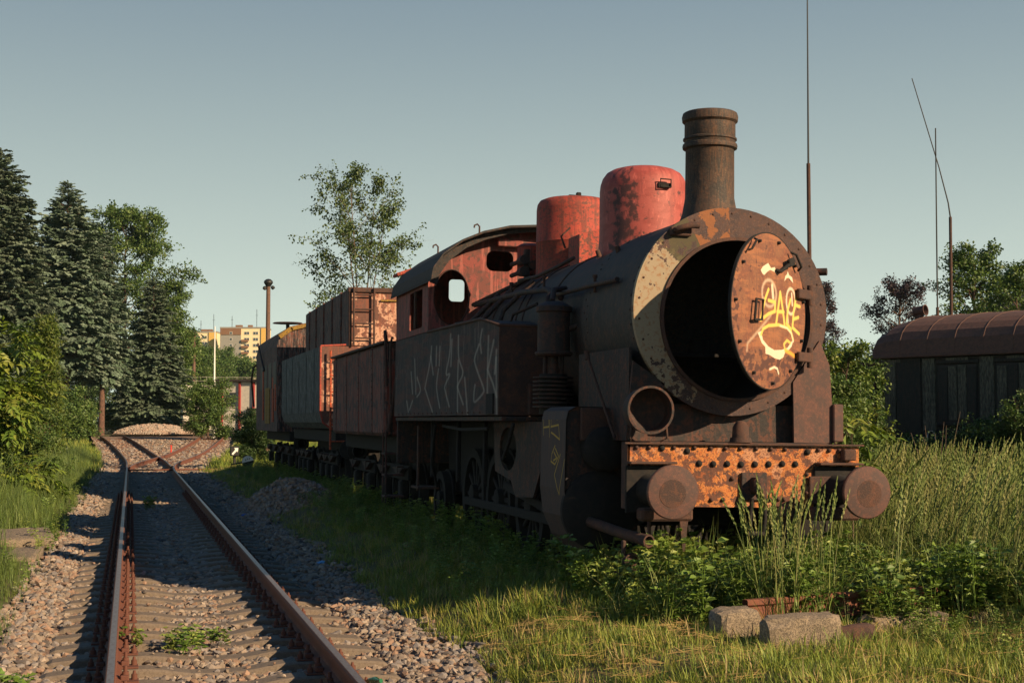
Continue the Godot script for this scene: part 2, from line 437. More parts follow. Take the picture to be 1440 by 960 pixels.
	mats.greywall = mat(paint(256, C8(140, 136, 128), [[noise(22, 0.06, 1, 1, 256), 0.5, 0.65, C8(128, 126, 122), 0.8]]), 0.9, 9.0)
	mats.cream = mat(paint(256, C8(222, 206, 166), [[noise(22, 0.06, 1, 1, 256), 0.5, 0.65, C8(210, 194, 154), 0.8]]), 0.9, 9.0)
	mats.ochre = mat(paint(256, C8(206, 166, 84), [[noise(22, 0.06, 1, 1, 256), 0.5, 0.65, C8(196, 156, 76), 0.8]]), 0.9, 9.0)
	mats.brown = flat(C8(120, 84, 60), 0.85)
	mats.glass = flat(C8(52, 60, 66), 0.12)
	mats.redpaint = flat(C8(140, 44, 42), 0.7)

# ---------------------------------------------------------------- place
const SUN_AZ := 38.0      # degrees from +z towards +x
const SUN_EL := 25.0

func setup() -> void:
	var cam := Camera3D.new()
	cam.name = "camera"
	add_child(cam)
	cam.position = Vector3(0, 1.79, 0)
	cam.rotation = Vector3(atan(111.0 / 2000.0), -atan(536.0 / 2000.0), 0)
	cam.fov = rad_to_deg(2.0 * atan(480.0 / 2000.0))
	cam.near = 0.1
	cam.far = 4000.0
	cam.current = true
	var sky := ProceduralSkyMaterial.new()
	sky.sky_top_color = C8(30, 78, 122)
	sky.sky_horizon_color = C8(224, 236, 218)
	sky.sky_curve = 0.16
	sky.sky_energy_multiplier = 0.85
	sky.ground_bottom_color = C8(60, 62, 50)
	sky.ground_horizon_color = C8(150, 156, 140)
	sky.sun_angle_max = 1.0
	var s := Sky.new()
	s.sky_material = sky
	var env := Environment.new()
	env.background_mode = Environment.BG_SKY
	env.sky = s
	env.tonemap_mode = Environment.TONE_MAPPER_LINEAR
	env.tonemap_exposure = 1.62
	env.sdfgi_enabled = true
	env.ssao_enabled = true
	env.ssil_enabled = true
	env.fog_enabled = true
	env.fog_density = 0.0001
	env.fog_light_color = C8(160, 192, 188)
	var we := WorldEnvironment.new()
	we.name = "world_environment"
	we.environment = env
	add_child(we)
	var sun := DirectionalLight3D.new()
	sun.name = "sun"
	var az := deg_to_rad(SUN_AZ)
	var el := deg_to_rad(SUN_EL)
	var to := Vector3(sin(az) * cos(el), sin(el), cos(az) * cos(el))
	add_child(sun)
	sun.transform = Transform3D(Basis.looking_at(-to, Vector3.UP), to * 50.0)
	sun.light_color = Color(1.0, 0.87, 0.70)
	sun.light_energy = 1.6
	sun.light_angular_distance = 0.5
	sun.shadow_enabled = true

var hn := FastNoiseLite.new()

func rise(z: float) -> float:
	return 0.9 * smoothstep(-66.0, -115.0, z)

func off_left(z: float) -> float:
	var s := maxf(0.0, -52.0 - z)
	return -0.0009 * s * s

func off_right(z: float) -> float:
	var s := maxf(0.0, -47.0 - z)
	return 0.0045 * s * s if s < 12.0 else 0.648 + 0.108 * (s - 12.0)

func gravel_left(z: float) -> float:
	return -1.0 + off_left(z) + 0.14 * hn.get_noise_2d(z * 9.0, 5.0) - 0.25 * smoothstep(-12.0, -8.0, z)

func gravel_right(z: float) -> float:
	return 2.42 + off_right(z) + 0.16 * hn.get_noise_2d(z * 9.0, 55.0)

func ground_y(x: float, z: float) -> float:
	var near := smoothstep(-62.0, -44.0, z)
	var h := lerpf(0.05 * smoothstep(3.0, 6.0, x - off_right(z)), 0.26 * smoothstep(2.35, 3.5, x), near)
	h += 0.12 * smoothstep(-1.0, -2.2, x - off_left(z))
	var inside := smoothstep(-0.15, 0.25, x - gravel_left(z)) * smoothstep(-0.15, 0.25, gravel_right(z) - x)
	h = lerpf(h + 0.035 * hn.get_noise_2d(x * 22.0, z * 22.0) + 0.05 * hn.get_noise_2d(x * 5.0, z * 5.0), -0.16, inside)
	return h + rise(z)

func ballast_y(x: float, z: float) -> float:
	var e := minf(x - gravel_left(z), gravel_right(z) - x)
	var h := lerpf(0.0, -0.035, smoothstep(0.0, 0.5, e))
	if e < 0.0: h = ground_y(x, z) - 0.03
	if z > -50.0: h -= 0.035 * smoothstep(-0.75, -0.5, x) * smoothstep(2.05, 1.8, x)
	return h + 0.012 * hn.get_noise_2d(x * 60.0, z * 60.0) + rise(z)

func grid_lines(stops: Array) -> PackedFloat32Array:
	var out := PackedFloat32Array()
	for i in stops.size() - 1:
		var a: Array = stops[i]
		var b: Array = stops[i + 1]
		var cnt := maxi(1, int(absf(b[0] - a[0]) / a[1]))
		for k in cnt: out.append(lerpf(a[0], b[0], float(k) / cnt))
	out.append(stops[stops.size() - 1][0])
	return out

func sheet(xs: PackedFloat32Array, zs: PackedFloat32Array, fy: Callable) -> MB:
	var m := MB.new()
	var pos := []
	for z in zs:
		var row := PackedVector3Array()
		for x in xs: row.append(Vector3(x, fy.call(x, z), z))
		pos.append(row)
	var nor := []
	for j in zs.size():
		var row := PackedVector3Array()
		for i in xs.size():
			var a: Vector3 = pos[j][mini(i + 1, xs.size() - 1)] - pos[j][maxi(i - 1, 0)]
			var b: Vector3 = pos[mini(j + 1, zs.size() - 1)][i] - pos[maxi(j - 1, 0)][i]
			var q := a.cross(b).normalized()
			row.append(q if q.y > 0.0 else -q)
		nor.append(row)
	for j in zs.size() - 1:
		for i in xs.size() - 1:
			m.trin(pos[j][i], pos[j][i + 1], pos[j + 1][i + 1], nor[j][i], nor[j][i + 1], nor[j + 1][i + 1])
			m.trin(pos[j][i], pos[j + 1][i + 1], pos[j + 1][i], nor[j][i], nor[j + 1][i + 1], nor[j + 1][i])
	return m

func build_ground() -> void:
	hn.seed = 77
	hn.frequency = 0.05
	hn.fractal_octaves = 3
	org = Vector3.ZERO
	var xs := grid_lines([[-900.0, 120.0], [-180.0, 30.0], [-30.0, 4.0], [-6.0, 0.5], [-2.5, 0.18], [4.5, 0.4], [12.0, 3.0], [40.0, 30.0], [220.0, 120.0], [1100.0, 120.0]])
	var zs := grid_lines([[14.0, 2.0], [0.0, 0.7], [-7.0, 0.25], [-32.0, 0.6], [-70.0, 2.5], [-140.0, 20.0], [-400.0, 150.0], [-1600.0, 150.0]])
	var g := MeshInstance3D.new()
	g.name = "ground"
	g.mesh = sheet(xs, zs, ground_y).mesh()
	g.material_override = mats.ground
	g.set_meta("kind", "structure")
	add_child(g)
	# ballast bed
	var m := MB.new()
	var z := 6.0
	var prev := []
	while z > -102.0:
		var row := []
		var a := gravel_left(z)
		var b := gravel_right(z)
		for k in 31:
			var x := lerpf(a - 0.05, b + 0.05, k / 30.0)
			row.append(Vector3(x, ballast_y(x, z), z))
		if prev:
			for k in 30: m.quad(prev[k], prev[k + 1], row[k + 1], row[k])
		prev = []
		for p in row: prev.append(p)
		z -= 0.3 if z > -40.0 else 1.0
	var bed := MeshInstance3D.new()
	bed.name = "ballast_bed"
	bed.mesh = m.mesh()
	bed.material_override = mats.gravel
	bed.set_meta("kind", "structure")
	add_child(bed)
	# stones
	var shapes := []
	for k in 5: shapes.append(rock(k + 3))
	var lists := [[], [], [], [], []]
	var cols := [[], [], [], [], []]
	var near := []
	rng.seed = 11
	for zone in [[-4.0, -16.0, 400.0, 0.035], [-16.0, -30.0, 240.0, 0.040], [-30.0, -52.0, 90.0, 0.055], [-52.0, -95.0, 22.0, 0.085]]:
		var area: float = (zone[0] - zone[1]) * 4.2
		for i in int(area * zone[2]):
			var zz := rng.randf_range(zone[1], zone[0])
			var a := gravel_left(zz)
			var b := gravel_right(zz)
			var x := rng.randf_range(a - 0.12, b + 0.15)
			if zone[2] < 50.0: x = rng.randf_range(a, b)
			var s: float = zone[3] * (0.55 + 0.75 * pow(rng.randf(), 1.6))
			var y := ballast_y(x, zz)
			if x < a or x > b: y = maxf(y, ground_y(x, zz))
			if zz > -50.0:
				if absf(x + 0.1) < 0.10 + s * 0.7 or absf(x - 1.4) < 0.10 + s * 0.7: continue
				var dz := absf(fposmod(zz + 0.3, 0.6) - 0.3)
				if x > -0.62 and x < 1.92 and dz < 0.11 + s * 0.4:
					var mid := absf(x - 0.65)
					if mid > 0.5 and rng.randf() > 0.05: continue
					if mid <= 0.5 and rng.randf() > 0.10: continue
					y = -0.045 if mid < 0.4 else 0.0
					s *= 0.7
			y += s * rng.randf_range(-0.15, 0.45)
			var bas := Basis.from_euler(Vector3(rng.randf_range(-0.5, 0.5), rng.randf() * TAU, rng.randf_range(-0.5, 0.5))).scaled(Vector3(s, s * rng.randf_range(0.7, 1.0), s))
			var xf := Transform3D(bas, Vector3(x, y, zz))
			var c: Color
			var u := rng.randf()
			if u < 0.40: c = Color(0.31, 0.255, 0.205)
			elif u < 0.62: c = Color(0.27, 0.25, 0.24)
			elif u < 0.80: c = Color(0.33, 0.225, 0.165)
			elif u < 0.9: c = Color(0.41, 0.35, 0.29)
			else: c = Color(0.14, 0.125, 0.12)
			c *= rng.randf_range(0.8, 1.15)
			c.a = 1.0
			var k := rng.randi() % 5
			if zz > -12.5 and s > 0.036: near.append([s / Vector2(x, zz).length(), xf, k, c])
			else:
				lists[k].append(xf); cols[k].append(c)
	near.sort_custom(func(p, q): return p[0] > q[0])
	var palette := []
	for i in 6:
		var c: Color = [Color(0.31, 0.255, 0.205), Color(0.27, 0.25, 0.24), Color(0.33, 0.225, 0.165), Color(0.41, 0.35, 0.29), Color(0.14, 0.125, 0.12), Color(0.30, 0.23, 0.18)][i]
		var mm: StandardMaterial3D = mats.stone.duplicate()
		mm.vertex_color_use_as_albedo = false
		mm.albedo_color = c.linear_to_srgb()
		palette.append(mm)
	var count := 0
	for q in near:
		var inview: bool = q[1].origin.z < -6.6
		if inview and count < 290:
			inst(bed, "stone", shapes[q[2]], palette[count * 7 % 6], q[1])
			count += 1
		else:
			lists[q[2]].append(q[1]); cols[q[2]].append(q[3])
	for k in 5:
		var o := multi(bed, "loose_stones", shapes[k], mats.stone, lists[k], cols[k])
		o.set_meta("kind", "stuff")

func rock(sd: int) -> ArrayMesh:
	var r := RandomNumberGenerator.new()
	r.seed = sd
	var ph := (1.0 + sqrt(5.0)) / 2.0
	var vs := [Vector3(-1, ph, 0), Vector3(1, ph, 0), Vector3(-1, -ph, 0), Vector3(1, -ph, 0), Vector3(0, -1, ph), Vector3(0, 1, ph), Vector3(0, -1, -ph), Vector3(0, 1, -ph), Vector3(ph, 0, -1), Vector3(ph, 0, 1), Vector3(-ph, 0, -1), Vector3(-ph, 0, 1)]
	for i in 12:
		var p: Vector3 = vs[i].normalized()
		p *= r.randf_range(0.72, 1.15)
		p += Vector3(r.randf_range(-0.22, 0.22), r.randf_range(-0.22, 0.22), r.randf_range(-0.22, 0.22))
		vs[i] = Vector3(p.x * 1.15, p.y * 0.8, p.z * 0.9)
	var m := MB.new()
	m.tinted = true
	for f in [[0, 11, 5], [0, 5, 1], [0, 1, 7], [0, 7, 10], [0, 10, 11], [1, 5, 9], [5, 11, 4], [11, 10, 2], [10, 7, 6], [7, 1, 8], [3, 9, 4], [3, 4, 2], [3, 2, 6], [3, 6, 8], [3, 8, 9], [4, 9, 5], [2, 4, 11], [6, 2, 10], [8, 6, 7], [9, 8, 1]]:
		m.tri(vs[f[0]], vs[f[1]], vs[f[2]])
	return m.mesh()

# ---------------------------------------------------------------- track
func sweep(path: Array, prof: Array, m: MB) -> void:
	# prof: Vector2(x, y) closed outline, counter-clockwise seen against the direction of travel
	var rings := []
	for i in path.size():
		var d: Vector3 = path[mini(i + 1, path.size() - 1)] - path[maxi(i - 1, 0)]
		d.y = 0.0
		d = d.normalized()
		var right := d.cross(Vector3.UP)
		var ring := []
		for p in prof: ring.append(path[i] + right * p.x + Vector3(0, p.y, 0))
		rings.append(ring)
	var cnt := prof.size()
	for i in path.size() - 1:
		for k in cnt:
			var k2 := (k + 1) % cnt
			m.quad(rings[i + 1][k], rings[i + 1][k2], rings[i][k2], rings[i][k])

func rail_path(x0: float, off: Callable, za: float, zb: float) -> Array:
	var out := []
	var z := za
	while z > zb:
		out.append(Vector3(x0 + off.call(z), rise(z), z))
		z -= 1.0
	return out

const RAIL := [Vector2(-0.065, 0.015), Vector2(0.065, 0.015), Vector2(0.065, 0.026), Vector2(0.014, 0.045), Vector2(0.010, 0.06), Vector2(0.010, 0.125), Vector2(0.035, 0.142), Vector2(0.036, 0.170), Vector2(0.027, 0.180), Vector2(-0.027, 0.180), Vector2(-0.036, 0.170), Vector2(-0.035, 0.142), Vector2(-0.010, 0.125), Vector2(-0.010, 0.06), Vector2(-0.014, 0.045), Vector2(-0.065, 0.026)]

func add_rail(parent: Node3D, path: Array) -> void:
	var m := MB.new()
	sweep(path, RAIL, m)
	var r := part(parent, "rail", m, mats.rail)
	var t := MB.new()
	sweep(path, [Vector2(-0.024, 0.1795), Vector2(0.024, 0.1795), Vector2(0.0215, 0.1825), Vector2(-0.0215, 0.1825)], t)
	part(r, "running_surface", t, mats.rail_head, "polished steel top of the rail")

func sleeper_mesh(half: float) -> ArrayMesh:
	var m := MB.new()
	var st := []
	var list := [-half, -half + 0.04, -0.95, -0.52, -0.40, -0.2, 0.0, 0.2, 0.40, 0.52, 0.95, half - 0.04, half]
	for x in list:
		var a := absf(x)
		var y := 0.0
		if a < 0.52: y = -0.05 * smoothstep(0.52, 0.12, a)
		elif a > 0.95: y = -0.025 * smoothstep(0.95, half, a)
		if a > half - 0.01: y -= 0.02
		st.append([Vector3(x, y - 0.2, 0.14), Vector3(x, y - 0.014, 0.118), Vector3(x, y, 0.10), Vector3(x, y, -0.10), Vector3(x, y - 0.014, -0.118), Vector3(x, y - 0.2, -0.14)])
	for i in st.size() - 1:
		for k in 5: m.quad(st[i][k], st[i + 1][k], st[i + 1][k + 1], st[i][k + 1])
	for k in range(1, 5):
		m.tri(st[0][0], st[0][k], st[0][k + 1])
		m.tri(st[st.size() - 1][0], st[st.size() - 1][k + 1], st[st.size() - 1][k])
	return m.mesh()

func fastening_mesh() -> ArrayMesh:
	var m := MB.new()
	m.box(Vector3(0, 0.008, 0), Vector3(0.36, 0.015, 0.15), 0.004)
	for s in [-1.0, 1.0]:
		m.box(Vector3(s * 0.085, 0.034, 0), Vector3(0.06, 0.04, 0.11), 0.008)
		m.cyl(Vector3(s * 0.09, 0.05, 0), Vector3(s * 0.09, 0.075, 0), 0.026, -1, 6)
		m.cyl(Vector3(s * 0.09, 0.07, 0), Vector3(s * 0.09, 0.115, 0), 0.014, -1, 7)
		m.cyl(Vector3(s * 0.15, 0.012, 0.03), Vector3(s * 0.15, 0.05, 0.03), 0.024, -1, 6)
		m.cyl(Vector3(s * 0.15, 0.05, 0.03), Vector3(s * 0.15, 0.075, 0.03), 0.014, 0.008, 7)
	return m.mesh()

func build_tracks() -> void:
	var t := thing("railway_track", Vector3(0.65, 0, -6), "straight railway track with worn concrete sleepers beside the rusty engine, leading into the turnout", "railway track")
	add_rail(t, rail_path(-0.1, off_left, 4.0, -98.0))
	add_rail(t, rail_path(1.4, off_right, 4.0, -98.0))
	var sm := sleeper_mesh(1.25)
	var fm := fastening_mesh()
	rng.seed = 21
	var k := 0
	var z := 3.0
	while z > -50.0:
		var s := inst(t, "sleeper", sm, mats.concrete, Transform3D(Basis.from_euler(Vector3(rng.randf_range(-0.02, 0.02), rng.randf_range(-0.012, 0.012), 0)), Vector3(0.65 + rng.randf_range(-0.03, 0.03), 0.0, z) - org))
		for sx in [-0.75, 0.75]:
			if z < -6.0 and z > -36.0: inst(s, "fastening", fm, mats.fastening, Transform3D(Basis.from_euler(Vector3(0, PI if rng.randf() > 0.5 else 0.0, 0)), Vector3(0.65 + sx, 0, z) - org - s.position))
		z -= 0.6
		k += 1
	# turnout: long timbers, switch rails, guard rails
	var u := thing("turnout_branch", Vector3(2.0, 0, -60), "diverging switch rails of the turnout curving right past the black arrow signal", "railway track")
	add_rail(u, rail_path(-0.1, off_right, -51.3, -98.0))
	add_rail(u, rail_path(1.4, off_left, -51.6, -98.0))
	while z > -96.0:
		var a := -0.6 + off_left(z)
		var b := 1.9 + off_right(z)
		if b - a < 5.2:
			var m := MB.new()
			m.box(Vector3((a + b) / 2, -0.1 + rise(z), z), Vector3(b - a, 0.2, 0.24), 0.012)
			part(u, "timber", m, mats.pole)
		else:
			for o in [off_left(z), off_right(z)]:
				var m := MB.new()
				m.box(Vector3(0.65 + o, -0.1 + rise(z), z), Vector3(2.5, 0.2, 0.24), 0.012)
				part(u, "timber", m, mats.pole)
		z -= 0.65
	var rod := MB.new()
	rod.tube([Vector3(-0.1, 0.08, -51.0), Vector3(3.1, 0.08, -51.0)], 0.025, 6)
	part(u, "switch_rod", rod, mats.rail)

# ---------------------------------------------------------------- locomotive
const LX := 5.13          # centre line of the engine's track
const BX := 3.72          # left side sheet

func circle2(cx: float, cy: float, rx: float, ry: float, seg := 40) -> PackedVector2Array:
	var p := PackedVector2Array()
	for i in seg:
		var a := TAU * i / seg
		p.append(Vector2(cx + rx * cos(a), cy + ry * sin(a)))
	return p

func rrect(x0: float, y0: float, x1: float, y1: float, r: float, seg := 4) -> PackedVector2Array:
	var p := PackedVector2Array()
	for q in [[x1 - r, y1 - r, 0.0], [x0 + r, y1 - r, PI / 2], [x0 + r, y0 + r, PI], [x1 - r, y0 + r, PI * 1.5]]:
		for k in seg + 1:
			var a: float = q[2] + PI / 2 * k / seg
			p.append(Vector2(q[0] + r * cos(a), q[1] + r * sin(a)))
	return p

func spoked_wheel(m: MB, c: Vector3, r: float, side: float, spokes := 12) -> void:
	# side: -1 faces -x
	var ax := Vector3(side, 0, 0)
	m.lathe(c - ax * 0.07, ax, [Vector2(r - 0.12, 0), Vector2(r + 0.025, 0), Vector2(r + 0.025, 0.03), Vector2(r, 0.04), Vector2(r - 0.006, 0.14), Vector2(r - 0.12, 0.14), Vector2(r - 0.12, 0)], 36)
	m.lathe(c - ax * 0.07, ax, [Vector2(0, 0), Vector2(0.15, 0), Vector2(0.13, 0.16), Vector2(0.07, 0.17), Vector2(0, 0.17)], 18)
	for i in spokes:
		var a := TAU * i / spokes
		var d := Vector3(0, cos(a), sin(a))
		var bas := Basis(Vector3(1, 0, 0), d, Vector3(1, 0, 0).cross(d))
		m.box(c + d * (r * 0.5 + 0.01) + ax * 0.0, Vector3(0.05, r - 0.2, 0.06), 0.012, bas)

func leaf_spring(m: MB, c: Vector3, half: float) -> void:
	for k in 6:
		m.box(c + Vector3(0, -0.018 * k, 0), Vector3(0.09, 0.015, 2.0 * half * (1.0 - 0.14 * k)), 0.003)
	m.box(c + Vector3(0, -0.05, 0), Vector3(0.11, 0.16, 0.09), 0.008)

func ladder(parent: Node3D, a: Vector3, b: Vector3, across: Vector3, width: float, rungs: int, m: Material) -> void:
	var l := MB.new()
	for s in [-0.5, 0.5]: l.tube([a + across * width * s, b + across * width * s], 0.022, 6)
	var lp := part(parent, "ladder", l, m)
	for i in rungs:
		var p := a.lerp(b, (i + 0.5) / rungs)
		var r := MB.new()
		r.tube([p - across * width * 0.5, p + across * width * 0.5], 0.016, 6)
		part(lp, "rung", r, m)

func door_texture() -> Image:
	var S := 512
	var im := paint(S, C8(122, 82, 60), [[noise(31, 0.012), 0.42, 0.60, C8(112, 70, 54), 0.85], [noise(40, 0.5, 1, 1, 512, 1), 0.64, 0.8, C8(74, 48, 40), 0.6], [noise(33, 0.03, 8, 1), 0.5, 0.7, C8(156, 102, 68), 0.6], [noise(6, 0.05, 1, 16), 0.58, 0.74, C8(92, 60, 50), 0.3], [noise(3, 0.07), 0.60, 0.66, C8(158, 98, 62), 0.4], [noise(32, 0.3, 1, 1, 512, 2), 0.6, 0.85, C8(120, 72, 50), 0.5]])
	# flaked off patches, mostly low down and along the left edge
	var nz: Image = noise(34, 0.028)
	var nb := nz.get_data()
	for y in S:
		for x in S:
			var u := x / 256.0 - 1.0
			var w := y / 256.0 - 1.0
			var lim := 0.80
			lim -= 0.32 * smoothstep(0.42, 0.62, w) * (1.0 - smoothstep(0.85, 1.0, w))
			lim -= 0.24 * smoothstep(-0.62, -0.95, u)
			if nb[y * S + x] / 255.0 > lim:
				var k := 0.9 if nb[y * S + x] / 255.0 > lim + 0.012 else 0.5
				im.set_pixel(x, y, im.get_pixel(x, y).lerp(C8(74, 47, 42), k))
	var Z := func(a: Array) -> Array:
		var out := []
		for q in a: out.append(Vector2(((q[0] - 277.0) / 212.0 * 0.5 + 0.5), ((q[1] - 495.0) / 443.0 * 0.5 + 0.5)))
		return out
	var wh := C8(208, 198, 174)
	var ye := C8(206, 184, 92)
	var ell := func(cx: float, cy: float, rx: float, ry: float) -> Array:
		var o := []
		for i in 25: o.append([cx + rx * cos(TAU * i / 24), cy + ry * sin(TAU * i / 24)])
		return o
	stroke(im, Z.call(ell.call(266, 395, 40, 75)), 0.022, wh, 0.9, 0.62)
	stroke(im, Z.call(ell.call(395, 420, 28, 74)), 0.022, wh, 0.6, 0.85)
	stroke(im, Z.call([[283, 350], [288, 415]]), 0.032, wh, 0.5, 0.9)
	stroke(im, Z.call([[400, 375], [404, 440]]), 0.02, wh, 0.5, 0.9)
	stroke(im, Z.call([[372, 480], [378, 545]]), 0.018, wh, 0.5, 0.8)
	stroke(im, Z.call([[275, 518], [210, 610], [150, 690], [148, 730]]), 0.02, wh, 0.9, 0.5)
	fill_poly(im, Z.call([[220, 272], [232, 250], [262, 224], [278, 250], [300, 240], [311, 276], [290, 266], [272, 262], [256, 276], [238, 298], [228, 290]]), wh)
	fill_poly(im, Z.call([[355, 312], [362, 280], [372, 268], [377, 247], [386, 270], [404, 278], [411, 312], [398, 300], [384, 286], [370, 290]]), wh)
	# yellow letters
	for s in [[[262, 374], [240, 440], [218, 552], [262, 512], [298, 492]], [[298, 492], [300, 440], [262, 436]], [[306, 562], [318, 470], [330, 378], [344, 470], [356, 560]], [[312, 492], [350, 488]], [[392, 412], [376, 470], [368, 552], [396, 582]], [[427, 396], [412, 480], [405, 570], [448, 602]], [[420, 436], [452, 442]], [[412, 520], [443, 506]]]:
		stroke(im, Z.call(s), 0.024, ye, 0.4, 0.97)
	# mouth
	fill_poly(im, Z.call([[203, 625], [222, 612], [232, 660], [262, 694], [298, 712], [340, 706], [376, 690], [398, 655], [412, 640], [402, 680], [380, 708], [364, 712], [352, 748], [330, 764], [300, 758], [270, 742], [248, 738], [246, 700], [226, 680]]), wh)
	stroke(im, Z.call([[222, 632], [232, 600], [262, 578], [320, 566], [372, 576], [398, 600], [410, 640]]), 0.022, ye, 0.4, 0.95)
	stroke(im, Z.call([[330, 570], [372, 578], [398, 604], [412, 650]]), 0.016, wh, 0.6, 0.8)
	stroke(im, Z.call([[360, 700], [354, 672], [372, 648], [392, 660]]), 0.02, ye, 0.4, 0.9)
	stroke(im, Z.call([[364, 708], [400, 722], [432, 742]]), 0.026, C8(222, 160, 60), 0.6, 0.9)
	stroke(im, Z.call([[275, 822], [300, 808], [318, 816], [326, 842]]), 0.017, wh, 0.5, 0.95)
	return im

func ring_texture() -> Image:
	var S := 512
	var im := paint(S, C8(80, 60, 56), [[noise(1, 0.012), 0.45, 0.6, C8(66, 53, 53), 0.9], [noise(3, 0.07), 0.60, 0.66, C8(98, 66, 52), 0.6], [noise(40, 0.5, 1, 1, 512, 1), 0.60, 0.78, C8(42, 35, 36), 0.8], [noise(4, 0.16, 1, 1, 512, 3), 0.66, 0.74, C8(116, 96, 90), 0.4], [noise(5, 0.35, 1, 1, 512, 2), 0.55, 0.85, C8(70, 54, 52), 0.5]])
	var n1 := noise(35, 0.02).get_data()
	var n2 := noise(36, 0.06).get_data()
	for y in S:
		for x in S:
			var u := x / 256.0 - 1.0
			var w := 1.0 - y / 256.0
			var a := rad_to_deg(fposmod(atan2(w, u), TAU))
			var k := y * S + x
			# remains of pale paint on the left-hand side of the plate
			var lim := 1.0
			if a > 132.0 and a < 246.0: lim = 0.26 + 0.40 * smoothstep(156.0, 132.0, a) + 0.34 * smoothstep(190.0, 244.0, a)
			var f := n1[k] / 510.0 + n2[k] / 510.0
			if f > lim:
				var c := C8(154, 141, 118).lerp(C8(140, 102, 72), clampf((n2[k] / 255.0 - 0.55) * 3.0, 0, 1))
				im.set_pixel(x, y, im.get_pixel(x, y).lerp(c, 0.92))
			# bright rust run and moss near the top
			if a > 92.0 and a < 118.0 and n1[k] / 255.0 > 0.46 + absf(a - 104.0) * 0.012: im.set_pixel(x, y, im.get_pixel(x, y).lerp(C8(160, 96, 50), 0.65))
			if a > 118.0 and a < 140.0 and n1[k] / 255.0 > 0.42 + absf(a - 128.0) * 0.012: im.set_pixel(x, y, im.get_pixel(x, y).lerp(C8(74, 70, 48), 0.8))
	return im

func tank_texture() -> Image:
	# covers z -20.7 .. -14.4 and y 1.8 .. 3.0
	var S := 1024
	var im := paint(512, C8(62, 50, 49), [[noise(6, 0.05, 1, 16), 0.48, 0.58, C8(44, 41, 43), 0.9], [noise(1, 0.012), 0.54, 0.60, C8(84, 52, 46), 0.7], [noise(7, 0.10, 1, 8), 0.62, 0.74, C8(106, 90, 84), 0.35], [noise(5, 0.35, 1, 1, 512, 2), 0.6, 0.9, C8(38, 36, 38), 0.5]])
	im.resize(S, 512)
	var g := C8(176, 172, 160)
	var rr := RandomNumberGenerator.new()
	rr.seed = 91
	for i in 130:       # paint and lime that ran down the sheet
		var u := rr.randf()
		var v := rr.randf_range(0.05, 0.6)
		var l := rr.randf_range(0.1, 0.5)
		stroke(im, [Vector2(u, v), Vector2(u + rr.randf_range(-0.002, 0.002), v + l * 0.5), Vector2(u, v + l)], rr.randf_range(0.004, 0.013), [C8(150, 144, 136), C8(104, 82, 74), C8(32, 30, 32)][rr.randi() % 3], 1.0, rr.randf_range(0.15, 0.4))
	for s in [[[-18.04, 2.73], [-18.11, 2.54], [-18.4, 2.23], [-18.37, 2.16], [-17.92, 1.88]], [[-18.08, 2.6], [-17.91, 2.36]], [[-17.73, 2.71], [-17.74, 2.47]], [[-17.52, 2.7], [-17.55, 2.46]], [[-17.59, 2.42], [-17.69, 2.19], [-17.48, 1.93]], [[-16.91, 2.82], [-16.94, 2.6], [-17.13, 2.35], [-16.93, 2.33], [-17.19, 2.2], [-17.15, 2.12], [-16.93, 1.94]], [[-16.83, 2.75], [-16.87, 2.43]], [[-16.48, 2.78], [-16.45, 2.52], [-16.22, 2.33], [-16.47, 2.19], [-16.44, 2.13], [-16.18, 1.96]], [[-16.47, 2.48], [-16.49, 2.19], [-16.47, 1.87]], [[-16.12, 2.27], [-16.03, 2.05], [-15.95, 1.83]], [[-15.43, 2.62], [-15.62, 2.49], [-15.62, 2.42], [-15.43, 2.28], [-15.2, 2.13], [-15.22, 2.07], [-15.59, 1.98], [-15.65, 2.04], [-15.6, 2.17]], [[-15.3, 2.78], [-15.38, 2.65], [-15.32, 2.52]], [[-15.0, 2.69], [-15.02, 2.36], [-15.02, 2.03]], [[-14.77, 2.63], [-14.97, 2.37], [-15.0, 2.31], [-14.77, 2.16], [-14.62, 2.02]], [[-14.64, 2.52], [-14.7, 2.27]], [[-14.65, 2.44], [-14.63, 2.14], [-14.6, 1.84]], [[-19.17, 2.61], [-19.04, 2.13]], [[-19.41, 2.44], [-19.28, 2.14]], [[-18.97, 2.35], [-18.73, 2.18], [-18.96, 2.09]], [[-19.69, 2.04], [-19.56, 1.89]], [[-19.28, 2.04], [-19.48, 1.92]]]:
		var pts := []
		for q in s: pts.append(Vector2((q[0] + 20.7) / 6.3, (3.0 - q[1]) / 1.2))
		stroke(im, smooth(pts), 0.022, g, 1.0, 0.62)
	return im

func casing_texture() -> Image:
	# side of the cylinder casing: u along z -13.15 .. -12.35, v along y 1.95 .. 0.45
	var im := paint(512, C8(66, 54, 52), [[noise(2, 0.03), 0.45, 0.62, C8(56, 50, 52), 0.9], [noise(6, 0.05, 1, 16), 0.55, 0.75, C8(88, 62, 52), 0.6]])
	var ye := C8(196, 164, 56)
	for s in [[[100, 120], [105, 230]], [[100, 140], [135, 128], [138, 185], [105, 190]], [[138, 140], [143, 240]], [[150, 118], [150, 190]], [[152, 140], [188, 120], [186, 148]], [[150, 185], [195, 175], [204, 252], [168, 225], [152, 216]], [[178, 285], [160, 330], [155, 370], [180, 385], [200, 340], [180, 300]], [[172, 320], [190, 350], [170, 365]], [[210, 330], [178, 440], [205, 540], [235, 355]]]:
		var pts := []
		for q in s: pts.append(Vector2(clampf((q[0] - 92.0) / 150.0, 0, 1), (q[1] - 50.0) / 860.0))
		stroke(im, pts, 0.011, ye, 0.7, 0.85)
	return im

